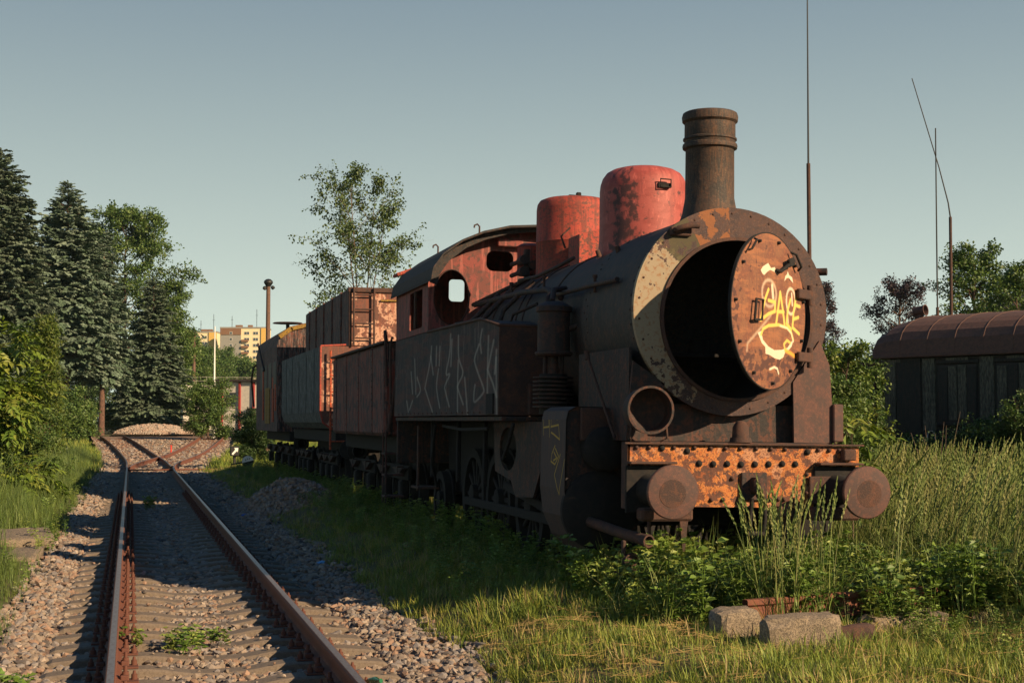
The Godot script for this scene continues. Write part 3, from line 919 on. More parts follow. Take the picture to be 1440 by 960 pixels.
func dome_texture() -> Image:
	# u runs round the dome (0.5 faces the buffers, 0.75 the left side), v from the top down; soot runs and painted-in shade darken its left front
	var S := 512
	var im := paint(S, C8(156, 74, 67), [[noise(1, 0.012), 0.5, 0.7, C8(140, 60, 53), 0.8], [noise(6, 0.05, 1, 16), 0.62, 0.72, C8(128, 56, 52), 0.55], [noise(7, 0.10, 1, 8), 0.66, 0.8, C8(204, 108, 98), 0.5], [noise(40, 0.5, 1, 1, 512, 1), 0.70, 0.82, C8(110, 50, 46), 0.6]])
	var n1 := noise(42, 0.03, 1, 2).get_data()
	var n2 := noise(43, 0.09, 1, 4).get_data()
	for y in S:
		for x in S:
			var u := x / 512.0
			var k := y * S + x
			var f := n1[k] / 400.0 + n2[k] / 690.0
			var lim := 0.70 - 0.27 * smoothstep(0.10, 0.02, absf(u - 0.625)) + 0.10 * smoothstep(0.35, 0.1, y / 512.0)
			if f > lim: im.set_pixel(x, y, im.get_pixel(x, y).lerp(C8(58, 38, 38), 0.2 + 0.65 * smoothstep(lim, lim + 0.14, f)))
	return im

func wheelset(parent: Node3D, z: float, r: float, y0: float, spokes := 12) -> void:
	for s in [-1.0, 1.0]:
		var m := MB.new()
		spoked_wheel(m, Vector3(LX + s * 0.76, y0 + r, z), r, s, spokes)
		part(parent, "wheel", m, mats.soot)
	var a := MB.new()
	a.cyl(Vector3(LX - 0.72, y0 + r, z), Vector3(LX + 0.72, y0 + r, z), 0.085, -1, 14)
	part(parent, "axle", a, mats.soot)

# a plate that stands lengthways: s = -1 faces -x, +1 faces +x; the outline is (z, y)
func side_plate(m: MB, s: float, x: float, outline: PackedVector2Array, thick: float, holes: Array = [], uvr := Rect2(0, 0, 1, 1)) -> void:
	if s < 0.0:
		m.plate(Vector3(x, 0, 0), Vector3(0, 0, 1), Vector3.UP, outline, thick, holes, uvr)
		return
	var o := PackedVector2Array()
	for p in outline: o.append(Vector2(-p.x, p.y))
	var hs := []
	for h in holes:
		var q := PackedVector2Array()
		for p in h: q.append(Vector2(-p.x, p.y))
		hs.append(q)
	m.plate(Vector3(x, 0, 0), Vector3(0, 0, -1), Vector3.UP, o, thick, hs, uvr)

func build_locomotive() -> void:
	var L := thing("steam_locomotive", Vector3(LX, 0.22, -15.5), "rusty abandoned steam locomotive with open smokebox door, red domes and orange buffer beam", "locomotive")
	L.rotation.z = deg_to_rad(-0.8)
	var m: MB
	var fz := -11.7                          # smokebox front
	var cy := 2.76
	# --- smokebox: barrel, front plate with its opening, dark inside
	m = MB.new()
	m.lathe(Vector3(LX, cy, fz - 0.02), Vector3(0, 0, -1), [Vector2(0.905, 0.0), Vector2(0.905, 1.55)], 64)
	m.lathe(Vector3(LX, cy, fz - 1.56), Vector3(0, 0, -1), [Vector2(0.905, 0), Vector2(0, 0.0)], 48)
	var sb := part(L, "smokebox", m, mats.boiler)
	m = MB.new()
	m.lathe(Vector3(LX, cy, fz - 0.03), Vector3(0, 0, -1), [Vector2(0.0, 1.45), Vector2(0.88, 1.45), Vector2(0.88, 0.02)], 64)
	part(sb, "lining", m, mats.roof)
	m = MB.new()
	var seg := 72
	var oc := Vector2(LX + 0.05, 2.69)
	var ro := 0.71
	for k in seg:
		var t0 := TAU * k / seg
		var t1 := TAU * (k + 1) / seg
		var o0 := Vector2(LX + 0.93 * cos(t0), cy + 0.93 * sin(t0))
		var o1 := Vector2(LX + 0.93 * cos(t1), cy + 0.93 * sin(t1))
		var i0 := oc + ro * Vector2(cos(t0), sin(t0))
		var i1 := oc + ro * Vector2(cos(t1), sin(t1))
		var uv := func(p: Vector2) -> Vector2: return Vector2((p.x - LX) / 1.86 + 0.5, 0.5 - (p.y - cy) / 1.86)
		var V := func(p: Vector2, z: float) -> Vector3: return Vector3(p.x, p.y, z)
		m.quad(V.call(i0, fz), V.call(o0, fz), V.call(o1, fz), V.call(i1, fz), uv.call(i0), uv.call(o0), uv.call(o1), uv.call(i1))
		m.quad(V.call(o0, fz), V.call(o0, fz - 0.05), V.call(o1, fz - 0.05), V.call(o1, fz), uv.call(o0), uv.call(o0), uv.call(o1), uv.call(o1))
		m.quad(V.call(i1, fz), V.call(i1, fz - 0.05), V.call(i0, fz - 0.05), V.call(i0, fz), uv.call(i1), uv.call(i1), uv.call(i0), uv.call(i0))
		m.quad(V.call(i1, fz - 0.05), V.call(o1, fz - 0.05), V.call(o0, fz - 0.05), V.call(i0, fz - 0.05))
	var plate := part(sb, "front_plate", m, mat(ring_texture(), 0.85), "rusty ring plate with remains of pale paint")
	m = MB.new()       # raised lip round the opening
	m.lathe(Vector3(oc.x, oc.y, fz - 0.005), Vector3(0, 0, 1), [Vector2(0.735, 0), Vector2(0.735, 0.03), Vector2(0.705, 0.035), Vector2(0.70, 0.0)], 64)
	part(sb, "door_seat", m, mats.rust)
	m = MB.new()       # blast pipe and table plate inside
	m.box(Vector3(LX, 2.40, -12.75), Vector3(1.60, 0.03, 0.7), 0.004)
	m.cyl(Vector3(LX + 0.1, 2.40, -12.7), Vector3(LX + 0.1, 2.56, -12.7), 0.12, 0.09, 18)
	part(sb, "blast_pipe", m, mats.soot)
	m = MB.new()
	m.tube([Vector3(LX - 0.55, 3.46, fz), Vector3(LX - 0.55, 3.46, fz + 0.09), Vector3(LX - 0.43, 3.50, fz + 0.10), Vector3(LX - 0.36, 3.50, fz + 0.10)], 0.03, 8)
	m.box(Vector3(LX - 0.5, 3.45, fz + 0.02), Vector3(0.2, 0.08, 0.04), 0.01)
	part(sb, "lamp_bracket", m, mats.rust)
	# --- smokebox door, swung open 37 degrees about its right-hand edge
	var phi := deg_to_rad(37.0)
	var hx := Vector3(5.83, 2.73, fz + 0.07)
	var du := Vector3(cos(phi), 0, -sin(phi))      # from the free edge to the hinge
	var dn := Vector3(sin(phi), 0, cos(phi))       # outer face
	var dc := hx - du * 0.71
	m = MB.new()
	var dr := 0.675
	var dimg := door_texture()
	for ri in 6:
		var ra := dr * ri / 6.0
		var rb := dr * (ri + 1) / 6.0
		for k in 56:
			var t0 := TAU * k / 56
			var t1 := TAU * (k + 1) / 56
			var dome := func(r: float) -> float: return 0.014 * (1.0 - (r / dr) * (r / dr))
			var pt := func(r: float, t: float) -> Vector3: return dc + du * r * cos(t) + Vector3(0, r * sin(t), 0) + dn * dome.call(r)
			var nr := func(r: float, t: float) -> Vector3: return (dn + (du * cos(t) + Vector3(0, sin(t), 0)) * (0.042 * r / dr)).normalized()
			var uv := func(r: float, t: float) -> Vector2: return Vector2(0.5 + 0.5 * r / dr * cos(t), 0.5 - 0.5 * r / dr * sin(t))
			m.trin(pt.call(ra, t0), pt.call(rb, t0), pt.call(rb, t1), nr.call(ra, t0), nr.call(rb, t0), nr.call(rb, t1), uv.call(ra, t0), uv.call(rb, t0), uv.call(rb, t1))
			if ri > 0: m.trin(pt.call(ra, t0), pt.call(rb, t1), pt.call(ra, t1), nr.call(ra, t0), nr.call(rb, t1), nr.call(ra, t1), uv.call(ra, t0), uv.call(rb, t1), uv.call(ra, t1))
	var door := part(L, "smokebox_door", m, mat(dimg, 0.72, 0.0, 0.0, noise(34, 0.028), 0.15), "round rusty door with a painted face and yellow letters")
	m = MB.new()
	m.lathe(dc - dn * 0.05, dn, [Vector2(0, 0.0), Vector2(0.60, 0.0), Vector2(dr, 0.02), Vector2(dr + 0.004, 0.05), Vector2(dr - 0.006, 0.052)], 56)
	part(door, "rim", m, mats.soot)
	for i in 11:
		var a := TAU * (i + 0.35) / 11.0
		m = MB.new()
		var p := dc + du * 0.62 * cos(a) + Vector3(0, 0.62 * sin(a), 0) + dn * 0.004
		m.cyl(p, p + dn * 0.025, 0.016, 0.012, 7)
		part(door, "rivet", m, mats.soot)
	for hy in [0.19, -0.37]:
		m = MB.new()
		m.box(dc + du * 0.60 + Vector3(0, hy, 0) + dn * 0.035, Vector3(0.28, 0.085, 0.035), 0.008, Basis(du, Vector3.UP, dn))
		m.cyl(hx + Vector3(0, hy - 0.09, 0) + dn * 0.03, hx + Vector3(0, hy + 0.09, 0) + dn * 0.03, 0.028, -1, 10)
		part(door, "hinge", m, mats.rust)
	var D := func(u: float, w: float, o: float) -> Vector3: return dc + du * u + Vector3(0, w, 0) + dn * o
	m = MB.new()
	m.tube([D.call(-0.37, -0.11, 0.01), D.call(-0.36, -0.10, 0.05), D.call(-0.33, 0.08, 0.05), D.call(-0.21, 0.08, 0.05), D.call(-0.23, -0.09, 0.05), D.call(-0.36, -0.10, 0.05)], 0.012, 6)
	part(door, "handle", m, mats.soot)
	m = MB.new()
	m.tube([D.call(0.08, 0.36, 0.02), D.call(0.11, 0.35, 0.05), D.call(0.26, 0.43, 0.06)], 0.017, 6)
	m.box(D.call(0.28, 0.445, 0.06), Vector3(0.10, 0.07, 0.03), 0.008, Basis(du, Vector3.UP, dn).rotated(dn, 0.3))
	part(door, "latch", m, mats.soot)
	m = MB.new()
	m.tube([D.call(0.33, 0.54, 0.03), D.call(0.36, 0.52, 0.07), D.call(0.46, 0.42, 0.07), D.call(0.47, 0.39, 0.03)], 0.012, 6)
	m.tube([D.call(-0.44, 0.48, 0.03), D.call(-0.43, 0.49, 0.06), D.call(-0.34, 0.58, 0.06), D.call(-0.33, 0.59, 0.03)], 0.01, 6)
	part(door, "handrail", m, mats.soot)
	for rz in [fz - 0.10, fz - 0.16, fz - 1.40, fz - 1.48]:      # rivet rows round the barrel
		m = MB.new()
		for k in 44:
			var a := TAU * (k + (0.5 if rz < fz - 1.45 else 0.0)) / 44.0
			var d := Vector3(cos(a), sin(a), 0)
			m.lathe(Vector3(LX, cy, rz) + d * 0.903, d, [Vector2(0.015, 0), Vector2(0.012, 0.007), Vector2(0, 0.011)], 6)
		part(sb, "rivet_row", m, mats.boiler)
	m = MB.new()
	for k in 30:
		var a := TAU * (k + 0.5) / 30.0
		m.lathe(Vector3(LX + 0.88 * cos(a), cy + 0.88 * sin(a), fz), Vector3(0, 0, 1), [Vector2(0.012, 0), Vector2(0.010, 0.006), Vector2(0, 0.009)], 6)
	part(plate, "rivet_row", m, mats.rust)
	# --- saddle and apron below the smokebox
	m = MB.new()
	m.plate(Vector3(0, 0, fz - 0.12), Vector3.RIGHT, Vector3.UP, PackedVector2Array([Vector2(LX - 0.93, 1.6), Vector2(LX + 0.95, 1.6), Vector2(LX + 0.94, 1.93), Vector2(LX - 0.92, 1.93)]), 0.03)
	m.plate(Vector3(LX - 0.93, 0, fz - 0.1), Vector3(0, 0, 1), Vector3.UP, PackedVector2Array([Vector2(0, 1.6), Vector2(-1.45, 1.6), Vector2(-1.45, 2.42), Vector2(0, 2.42)]), 0.02)
	m.plate(Vector3(LX + 0.95, 0, fz - 0.1), Vector3(0, 0, -1), Vector3.UP, PackedVector2Array([Vector2(0, 1.6), Vector2(1.45, 1.6), Vector2(1.45, 2.42), Vector2(0, 2.42)]), 0.02)
	part(L, "saddle", m, mats.body)
	m = MB.new()
	m.plate(Vector3(0, 0, fz + 0.02), Vector3.RIGHT, Vector3.UP, PackedVector2Array([Vector2(5.73, 1.6), Vector2(6.13, 1.6), Vector2(6.08, 2.3), Vector2(5.98, 2.52), Vector2(5.72, 2.14)]), 0.03)
	m.box(Vector3(6.15, 1.78, fz - 0.0), Vector3(0.10, 0.34, 0.12), 0.01)
	part(L, "support_plate", m, mats.disc)
	m = MB.new()
	m.plate(Vector3(0, 0, fz + 0.0), Vector3.RIGHT, Vector3.UP, PackedVector2Array([Vector2(4.14, 1.6), Vector2(4.32, 1.6), Vector2(4.5, 2.1), Vector2(4.2, 2.3)]), 0.025)
	part(L, "support_plate", m, mats.body)
	m = MB.new()
	m.cyl(Vector3(LX + 0.0, 1.60, -11.5), Vector3(LX + 0.0, 1.64, -11.5), 0.10, 0.09, 18)
	m.lathe(Vector3(LX + 0.0, 1.64, -11.5), Vector3.UP, [Vector2(0.075, 0), Vector2(0.07, 0.09), Vector2(0.04, 0.14), Vector2(0, 0.15)], 16)
	part(L, "valve_cover", m, mats.rust)
	# --- chimney
	m = MB.new()
	m.lathe(Vector3(LX, 0, -12.22), Vector3.UP, [Vector2(0.30, 3.58), Vector2(0.255, 3.70), Vector2(0.228, 3.85), Vector2(0.226, 4.32), Vector2(0.238, 4.34), Vector2(0.236, 4.56)], 40)
	m.lathe(Vector3(LX, 0, -12.22), Vector3.UP, [Vector2(0.21, 4.6), Vector2(0.2, 3.6)], 32)
	var ch := part(L, "chimney", m, mats.chimney)
	m = MB.new()
	m.lathe(Vector3(LX, 0, -12.22), Vector3.UP, [Vector2(0.226, 4.30), Vector2(0.252, 4.315), Vector2(0.256, 4.335), Vector2(0.252, 4.355), Vector2(0.236, 4.365)], 40)
	m.lathe(Vector3(LX, 0, -12.22), Vector3.UP, [Vector2(0.236, 4.385), Vector2(0.25, 4.395), Vector2(0.25, 4.41), Vector2(0.236, 4.42)], 40)
	part(ch, "band", m, mats.chimney)
	m = MB.new()
	m.lathe(Vector3(LX, 0, -12.22), Vector3.UP, [Vector2(0.236, 4.55), Vector2(0.258, 4.57), Vector2(0.262, 4.61), Vector2(0.252, 4.645), Vector2(0.235, 4.655), Vector2(0.21, 4.64), Vector2(0.208, 4.55)], 40)
	part(ch, "rim", m, mats.chimney)
	# --- boiler with bands
	m = MB.new()
	m.lathe(Vector3(LX, cy, fz - 1.5), Vector3(0, 0, -1), [Vector2(0.86, 0), Vector2(0.86, 5.2)], 56)
	var bo := part(L, "boiler", m, mats.boiler)
	for bz in [-13.3, -14.65, -15.7, -16.0, -17.2, -17.9]:
		m = MB.new()
		m.lathe(Vector3(LX, cy, bz), Vector3(0, 0, -1), [Vector2(0.85, -0.035), Vector2(0.872, -0.033), Vector2(0.872, 0.033), Vector2(0.85, 0.035)], 56)
		part(bo, "boiler_band", m, mats.body)
	# --- domes
	m = MB.new()
	m.lathe(Vector3(LX, 0, -14.0), Vector3.UP, [Vector2(0.50, 3.42), Vector2(0.47, 3.56), Vector2(0.46, 3.7), Vector2(0.46, 4.18), Vector2(0.452, 4.25), Vector2(0.43, 4.32), Vector2(0.39, 4.375), Vector2(0.33, 4.41), Vector2(0.25, 4.432), Vector2(0.13, 4.44), Vector2(0, 4.443)], 48)
	for i in m.t.size(): m.t[i].y = 1.0 - (m.t[i].y - 3.4) / 1.1
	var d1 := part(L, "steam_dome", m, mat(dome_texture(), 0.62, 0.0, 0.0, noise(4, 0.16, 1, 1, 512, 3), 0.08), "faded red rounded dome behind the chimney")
	m = MB.new()
	var hd := Vector3(0.12, 0, 0.99).normalized()
	var hb := Vector3(LX, 0, -14.0) + hd * 0.47
	var ht := hd.cross(Vector3.UP)
	m.tube([hb + ht * -0.06 + Vector3(0, 4.17, 0), hb + ht * -0.06 + hd * 0.03 + Vector3(0, 4.17, 0), hb + ht * -0.06 + hd * 0.03 + Vector3(0, 4.25, 0), hb + ht * 0.06 + hd * 0.03 + Vector3(0, 4.25, 0), hb + ht * 0.06 + hd * 0.03 + Vector3(0, 4.17, 0), hb + ht * -0.06 + hd * 0.03 + Vector3(0, 4.17, 0)], 0.008, 6)
	m.box(hb + Vector3(0, 4.19, 0), Vector3(0.14, 0.05, 0.02), 0.004)
	part(d1, "handle", m, mats.soot)
	m = MB.new()
	m.lathe(Vector3(LX, 0, -16.42), Vector3.UP, [Vector2(0.47, 3.45), Vector2(0.46, 3.6), Vector2(0.462, 3.92), Vector2(0.468, 3.93), Vector2(0.46, 3.945), Vector2(0.46, 4.33), Vector2(0.45, 4.40), Vector2(0.42, 4.445), Vector2(0.36, 4.47), Vector2(0.2, 4.485), Vector2(0, 4.49)], 48)
	var d2 := part(L, "sand_dome", m, mats.dome_old, "weathered orange-red second dome")
	m = MB.new()
	m.box(Vector3(LX - 0.02, 4.50, -16.35), Vector3(0.16, 0.04, 0.06), 0.01)
	m.box(Vector3(LX + 0.03, 4.53, -16.35), Vector3(0.06, 0.05, 0.05), 0.01)
	part(d2, "lid_handle", m, mats.soot)
	m = MB.new()
	m.plate(Vector3(LX, 0, -15.32), Vector3(1, 0, 0), Vector3.UP, PackedVector2Array([Vector2(-0.28, 3.4), Vector2(0.28, 3.4), Vector2(0.28, 4.0), Vector2(0.1, 4.02), Vector2(-0.28, 3.9)]), 0.42)
	part(L, "sandbox", m, mats.dome_old)
	m = MB.new()
	m.cyl(Vector3(LX - 0.30, 3.62, -17.3), Vector3(LX - 0.30, 3.98, -17.3), 0.17, -1, 20)
	m.cyl(Vector3(LX - 0.30, 3.98, -17.3), Vector3(LX - 0.30, 4.02, -17.3), 0.19, 0.12, 20)
	part(L, "safety_valve", m, mats.dome_old)
	m = MB.new()
	for q in [[-0.52, 3.62], [-0.52, 3.76], [-0.40, 3.70]]:
		m.cyl(Vector3(LX + q[0], q[1], -17.0), Vector3(LX + q[0], q[1], -16.78), 0.05, 0.06, 12)
		m.cyl(Vector3(LX + q[0], q[1], -17.4), Vector3(LX + q[0], q[1], -17.0), 0.03, -1, 8)
	m.tube([Vector3(LX - 0.46, 3.55, -16.9), Vector3(LX - 0.46, 3.9, -16.9)], 0.04, 8)
	part(L, "valve_manifold", m, mats.body)
	# pipes and hand rails over the boiler
	var pipes := [
		[[Vector3(4.23, 3.06, -12.22), Vector3(4.21, 3.07, -13.0), Vector3(4.22, 3.08, -14.05)], 0.026],
		[[Vector3(4.30, 3.06, -14.2), Vector3(4.26, 3.18, -14.6), Vector3(4.28, 3.24, -15.6), Vector3(4.30, 3.27, -17.0), Vector3(4.33, 3.30, -18.2)], 0.035],
		[[Vector3(4.12, 2.75, -14.1), Vector3(4.14, 3.05, -14.15), Vector3(4.30, 3.16, -14.4)], 0.03],
		[[Vector3(4.65, 3.52, -16.9), Vector3(4.48, 3.42, -17.4), Vector3(4.3, 3.3, -18.2)], 0.025],
		[[Vector3(4.72, 3.60, -15.1), Vector3(4.60, 3.52, -15.3), Vector3(4.52, 3.46, -15.9), Vector3(4.55, 3.5, -16.8)], 0.022],
		[[Vector3(4.66, 3.72, -15.25), Vector3(4.60, 3.85, -15.22), Vector3(4.70, 3.95, -15.2)], 0.012],
		[[Vector3(4.24, 3.05, -14.9), Vector3(4.05, 2.95, -15.2), Vector3(4.0, 2.8, -15.2)], 0.02],
		[[Vector3(4.45, 3.40, -15.8), Vector3(4.12, 3.05, -15.9), Vector3(4.02, 2.75, -15.9)], 0.03],
		[[Vector3(4.38, 3.36, -16.5), Vector3(4.06, 3.0, -16.6), Vector3(3.98, 2.75, -16.6)], 0.03],
		[[Vector3(4.4, 3.36, -17.2), Vector3(4.06, 3.0, -17.3), Vector3(3.98, 2.75, -17.3)], 0.03]]
	for p in pipes:
		m = MB.new()
		m.tube(p[0], p[1], 8)
		part(L, "pipe", m, mats.body)
	for q in [[4.24, 3.06, -12.9], [4.27, 3.24, -14.75], [4.29, 3.3, -16.2]]:
		m = MB.new()
		m.cyl(Vector3(q[0], q[1] - 0.06, q[2]), Vector3(q[0], q[1] + 0.09, q[2]), 0.016, -1, 8)
		m.cyl(Vector3(q[0], q[1] + 0.08, q[2]), Vector3(q[0], q[1] + 0.11, q[2]), 0.026, -1, 8)
		part(L, "valve_stem", m, mats.rust)
	for q in [[4.62, 3.50, -13.9], [4.52, 3.43, -13.0]]:
		m = MB.new()
		m.cyl(Vector3(q[0], q[1] - 0.03, q[2]), Vector3(q[0] - 0.03, q[1] + 0.04, q[2]), 0.03, 0.024, 8)
		part(L, "washout_plug", m, mats.rust)
	m = MB.new()      # right-hand side rod stub that shows beyond the smokebox
	m.tube([Vector3(5.95, 3.19, -12.2), Vector3(6.22, 3.19, -12.0)], 0.035, 8)
	m.box(Vector3(6.05, 3.19, -12.12), Vector3(0.06, 0.12, 0.08), 0.01)
	part(L, "handrail_bracket", m, mats.body)
	# --- side tanks
	for s in [-1.0, 1.0]:
		m = MB.new()
		var xs: float = LX + s * (LX - BX)
		var pl := PackedVector2Array([Vector2(-20.65, 1.83), Vector2(-14.55, 1.83), Vector2(-14.55, 2.77), Vector2(-15.35, 2.89), Vector2(-18.3, 2.93), Vector2(-20.65, 2.93)])
		side_plate(m, s, xs, pl, 0.74, [], Rect2(-20.7, 1.8, 6.3, 1.2))
		var tk := part(L, "side_tank", m, mat(tank_texture(), 0.85) if s < 0.0 else mats.body, "dark side tank with pale scrawled lettering" if s < 0.0 else "")
		if s < 0.0:
			m = MB.new()       # front sheet of the tank, rustier
			m.box(Vector3(BX + 0.37, 2.30, -14.54), Vector3(0.742, 0.95, 0.024), 0.004)
			m.box(Vector3(BX + 0.52, 2.0, -14.50), Vector3(0.40, 0.34, 0.08), 0.01)
			part(tk, "front_sheet", m, mats.rust)
			m = MB.new()       # rolled edge along the top
			m.tube([Vector3(BX - 0.005, 2.93, -18.3), Vector3(BX - 0.005, 2.90, -15.35), Vector3(BX - 0.005, 2.78, -14.53), Vector3(BX + 0.74, 2.78, -14.53)], 0.018, 6)
			part(tk, "top_edge", m, mats.rust)
			m = MB.new()       # filler step recess, a dark box with a frame
			m.box(Vector3(BX - 0.004, 1.95, -14.86), Vector3(0.03, 0.22, 0.30), 0.004)
			part(tk, "step_recess", m, mats.soot)
			for rz in 20:
				m = MB.new()
				var zz := -14.75 - rz * 0.29
				m.cyl(Vector3(BX, 1.86, zz), Vector3(BX - 0.012, 1.86, zz), 0.014, 0.008, 6)
				part(tk, "rivet", m, mats.rust)
		m = MB.new()
		m.cyl(Vector3(LX + s * 1.1, 2.9, -17.2), Vector3(LX + s * 1.1, 2.99, -17.2), 0.2, 0.19, 18)
		part(tk, "filler_cap", m, mats.body)
	# --- cab
	var arch := [Vector2(-1.43, 3.55), Vector2(-1.40, 3.70), Vector2(-1.27, 3.89), Vector2(-1.02, 4.08), Vector2(-0.75, 4.20), Vector2(-0.4, 4.29), Vector2(0, 4.32), Vector2(0.4, 4.29), Vector2(0.75, 4.20), Vector2(1.02, 4.08), Vector2(1.27, 3.89), Vector2(1.40, 3.70), Vector2(1.43, 3.55)]
	var face := PackedVector2Array()
	for p in arch: face.append(p * Vector2(0.99, 1.0) + Vector2(LX, 0.016))
	face.append(Vector2(LX + 1.40, 2.94)); face.append(Vector2(LX + 1.0, 2.94)); face.append(Vector2(LX + 0.86, 2.5)); face.append(Vector2(LX - 0.86, 2.5)); face.append(Vector2(LX - 1.0, 2.94)); face.append(Vector2(LX - 1.40, 2.94))
	m = MB.new()
	m.plate(Vector3(0, 0, -18.3), Vector3.RIGHT, Vector3.UP, face, 0.03, [circle2(4.03, 3.40, 0.235, 0.36), circle2(2 * LX - 4.03, 3.40, 0.235, 0.36), rrect(4.50, 3.77, 4.87, 4.04, 0.09), rrect(2 * LX - 4.87, 3.77, 2 * LX - 4.50, 4.04, 0.09)])
	var cab := part(L, "cab_front", m, mats.cab, "peeling red front wall of the cab with an oval window")
	for q in [4.03, 2 * LX - 4.03]:
		m = MB.new()
		var pts := []
		for i in 33: pts.append(Vector3(q + 0.24 * cos(TAU * i / 32), 3.40 + 0.365 * sin(TAU * i / 32), -18.29))
		m.tube(pts, 0.009, 6)
		part(cab, "window_frame", m, mats.cab_dark)
	m = MB.new()
	m.box(Vector3(LX - 0.1, 4.15, -18.24), Vector3(0.8, 0.11, 0.10), 0.01)
	part(cab, "cross_beam", m, mats.cab)
	m = MB.new()
	var rear := PackedVector2Array()
	for p in arch: rear.append(p * Vector2(0.99, 1.0) + Vector2(LX, 0.016))
	rear.append(Vector2(LX + 1.40, 2.94)); rear.append(Vector2(LX - 1.40, 2.94))
	m.plate(Vector3(0, 0, -20.6), Vector3.RIGHT, Vector3.UP, rear, 0.03, [rrect(4.50, 3.55, 4.74, 3.88, 0.06), rrect(2 * LX - 4.74, 3.55, 2 * LX - 4.50, 3.88, 0.06)])
	part(L, "cab_rear", m, mats.cab)
	for s in [-1.0, 1.0]:
		m = MB.new()
		var xs: float = LX + s * 1.405
		var pl := PackedVector2Array([Vector2(-20.63, 2.94), Vector2(-18.31, 2.94), Vector2(-18.31, 3.62), Vector2(-20.63, 3.62)])
		side_plate(m, s, xs, pl, 0.02, [rrect(-19.62, 3.02, -18.72, 3.54, 0.05)])
		var cs := part(L, "cab_side", m, mats.cab)
		m = MB.new()
		m.box(Vector3(xs, 3.28, -19.2), Vector3(0.035, 0.52, 0.05), 0.006)
		part(cs, "window_post", m, mats.rust)
		m = MB.new()
		m.tube([Vector3(xs + s * 0.05, 2.0, -20.72), Vector3(xs + s * 0.07, 2.9, -20.72), Vector3(xs + s * 0.05, 3.0, -20.68)], 0.018, 6)
		part(L, "grab_rail", m, mats.rust)
	m = MB.new()
	for i in arch.size() - 1:
		var a: Vector2 = arch[i]
		var b: Vector2 = arch[i + 1]
		var ea := Vector3(LX + a.x * 1.02, a.y + 0.02, 0)
		var eb := Vector3(LX + b.x * 1.02, b.y + 0.02, 0)
		var z0 := Vector3(0, 0, -17.92)
		var z1 := Vector3(0, 0, -20.85)
		var up := Vector3(0, 0.03, 0)
		m.quad(ea + z0 + up, eb + z0 + up, eb + z1 + up, ea + z1 + up)
		m.quad(eb + z0, ea + z0, ea + z1, eb + z1)
		m.quad(ea + z0, eb + z0, eb + z0 + up, ea + z0 + up)
		m.quad(eb + z1, ea + z1, ea + z1 + up, eb + z1 + up)
	var rf := part(L, "cab_roof", m, mats.roof)
	m = MB.new()      # deep edge angle that stiffens the roof at its front
	for i in arch.size() - 1:
		var a: Vector2 = arch[i]
		var b: Vector2 = arch[i + 1]
		var wa := 0.03 + 0.06 * absf(a.x) / 1.43
		var wb := 0.03 + 0.06 * absf(b.x) / 1.43
		var ctr := Vector2(0, 3.2)
		var pa := Vector3(LX + a.x * 1.01, a.y + 0.015, -18.05)
		var pb := Vector3(LX + b.x * 1.01, b.y + 0.015, -18.05)
		var ia := a + (ctr - a).normalized() * wa
		var ib := b + (ctr - b).normalized() * wb
		var qa := Vector3(LX + ia.x, ia.y, -18.05)
		var qb := Vector3(LX + ib.x, ib.y, -18.05)
		var bk := Vector3(0, 0, -0.02)
		m.quad(qa, qb, pb, pa)
		m.quad(qb + bk, qa + bk, pa + bk, pb + bk)
		m.quad(qb, qa, qa + bk, qb + bk)
	part(rf, "edge_angle", m, mats.roof)
	for q in [[-0.78, 4.26, -18.1], [-1.08, 4.12, -19.3]]:
		m = MB.new()
		var b := Vector3(LX + q[0], q[1] - 0.02, q[2])
		m.tube([b, b + Vector3(0, 0.09, 0), b + Vector3(-0.03, 0.12, 0), b + Vector3(-0.07, 0.10, 0), b + Vector3(-0.07, 0.07, 0)], 0.012, 6)
		part(rf, "lifting_hook", m, mats.rust)
	m = MB.new()
	m.box(Vector3(LX - 1.15, 4.02, -20.95), Vector3(0.5, 0.05, 0.35), 0.01, Basis.from_euler(Vector3(0, 0, 0.35)))
	part(rf, "roof_vent_flap", m, mats.tender_red_end)
	# --- footplate, frame, wheels, rods
	m = MB.new()
	m.box(Vector3(LX, 1.79, -17.6), Vector3(2.76, 0.05, 6.2), 0.006)
	m.box(Vector3(LX, 1.582, -11.95), Vector3(1.7, 0.03, 0.9), 0.006)
	m.box(Vector3(LX, 1.46, -20.72), Vector3(2.7, 0.62, 0.06), 0.01)
	part(L, "running_board", m, mats.body)
	m = MB.new()
	for s in [-1.0, 1.0]:
		m.plate(Vector3(LX + s * 0.6 + 0.015, 0, 0), Vector3(0, 0, -1), Vector3.UP, PackedVector2Array([Vector2(11.5, 1.0), Vector2(13.0, 0.72), Vector2(20.4, 0.78), Vector2(20.6, 1.76), Vector2(13.4, 1.76), Vector2(11.5, 1.56)]), 0.03)
	m.box(Vector3(LX, 1.25, -18.6), Vector3(1.15, 0.9, 0.05), 0.01)
	m.box(Vector3(LX, 1.25, -13.2), Vector3(1.15, 0.95, 0.5), 0.02)
	part(L, "frame", m, mats.soot)
	for z in [-13.95, -15.35, -16.75, -18.05]: wheelset(L, z, 0.60, 0.22)
	wheelset(L, -20.1, 0.42, 0.22, 10)
	m = MB.new()
	m.box(Vector3(4.24, 0.74, -16.0), Vector3(0.05, 0.10, 4.4), 0.015)
	part(L, "coupling_rod", m, mats.soot)
	m = MB.new()
	m.box(Vector3(4.14, 0.92, -14.6), Vector3(0.05, 0.09, 2.4), 0.015, Basis.from_euler(Vector3(0.1, 0, 0)))
	m.box(Vector3(4.12, 1.1, -13.5), Vector3(0.12, 0.20, 0.24), 0.02)
	part(L, "connecting_rod", m, mats.soot)
	m = MB.new()      # motion bracket with its curved cut-out
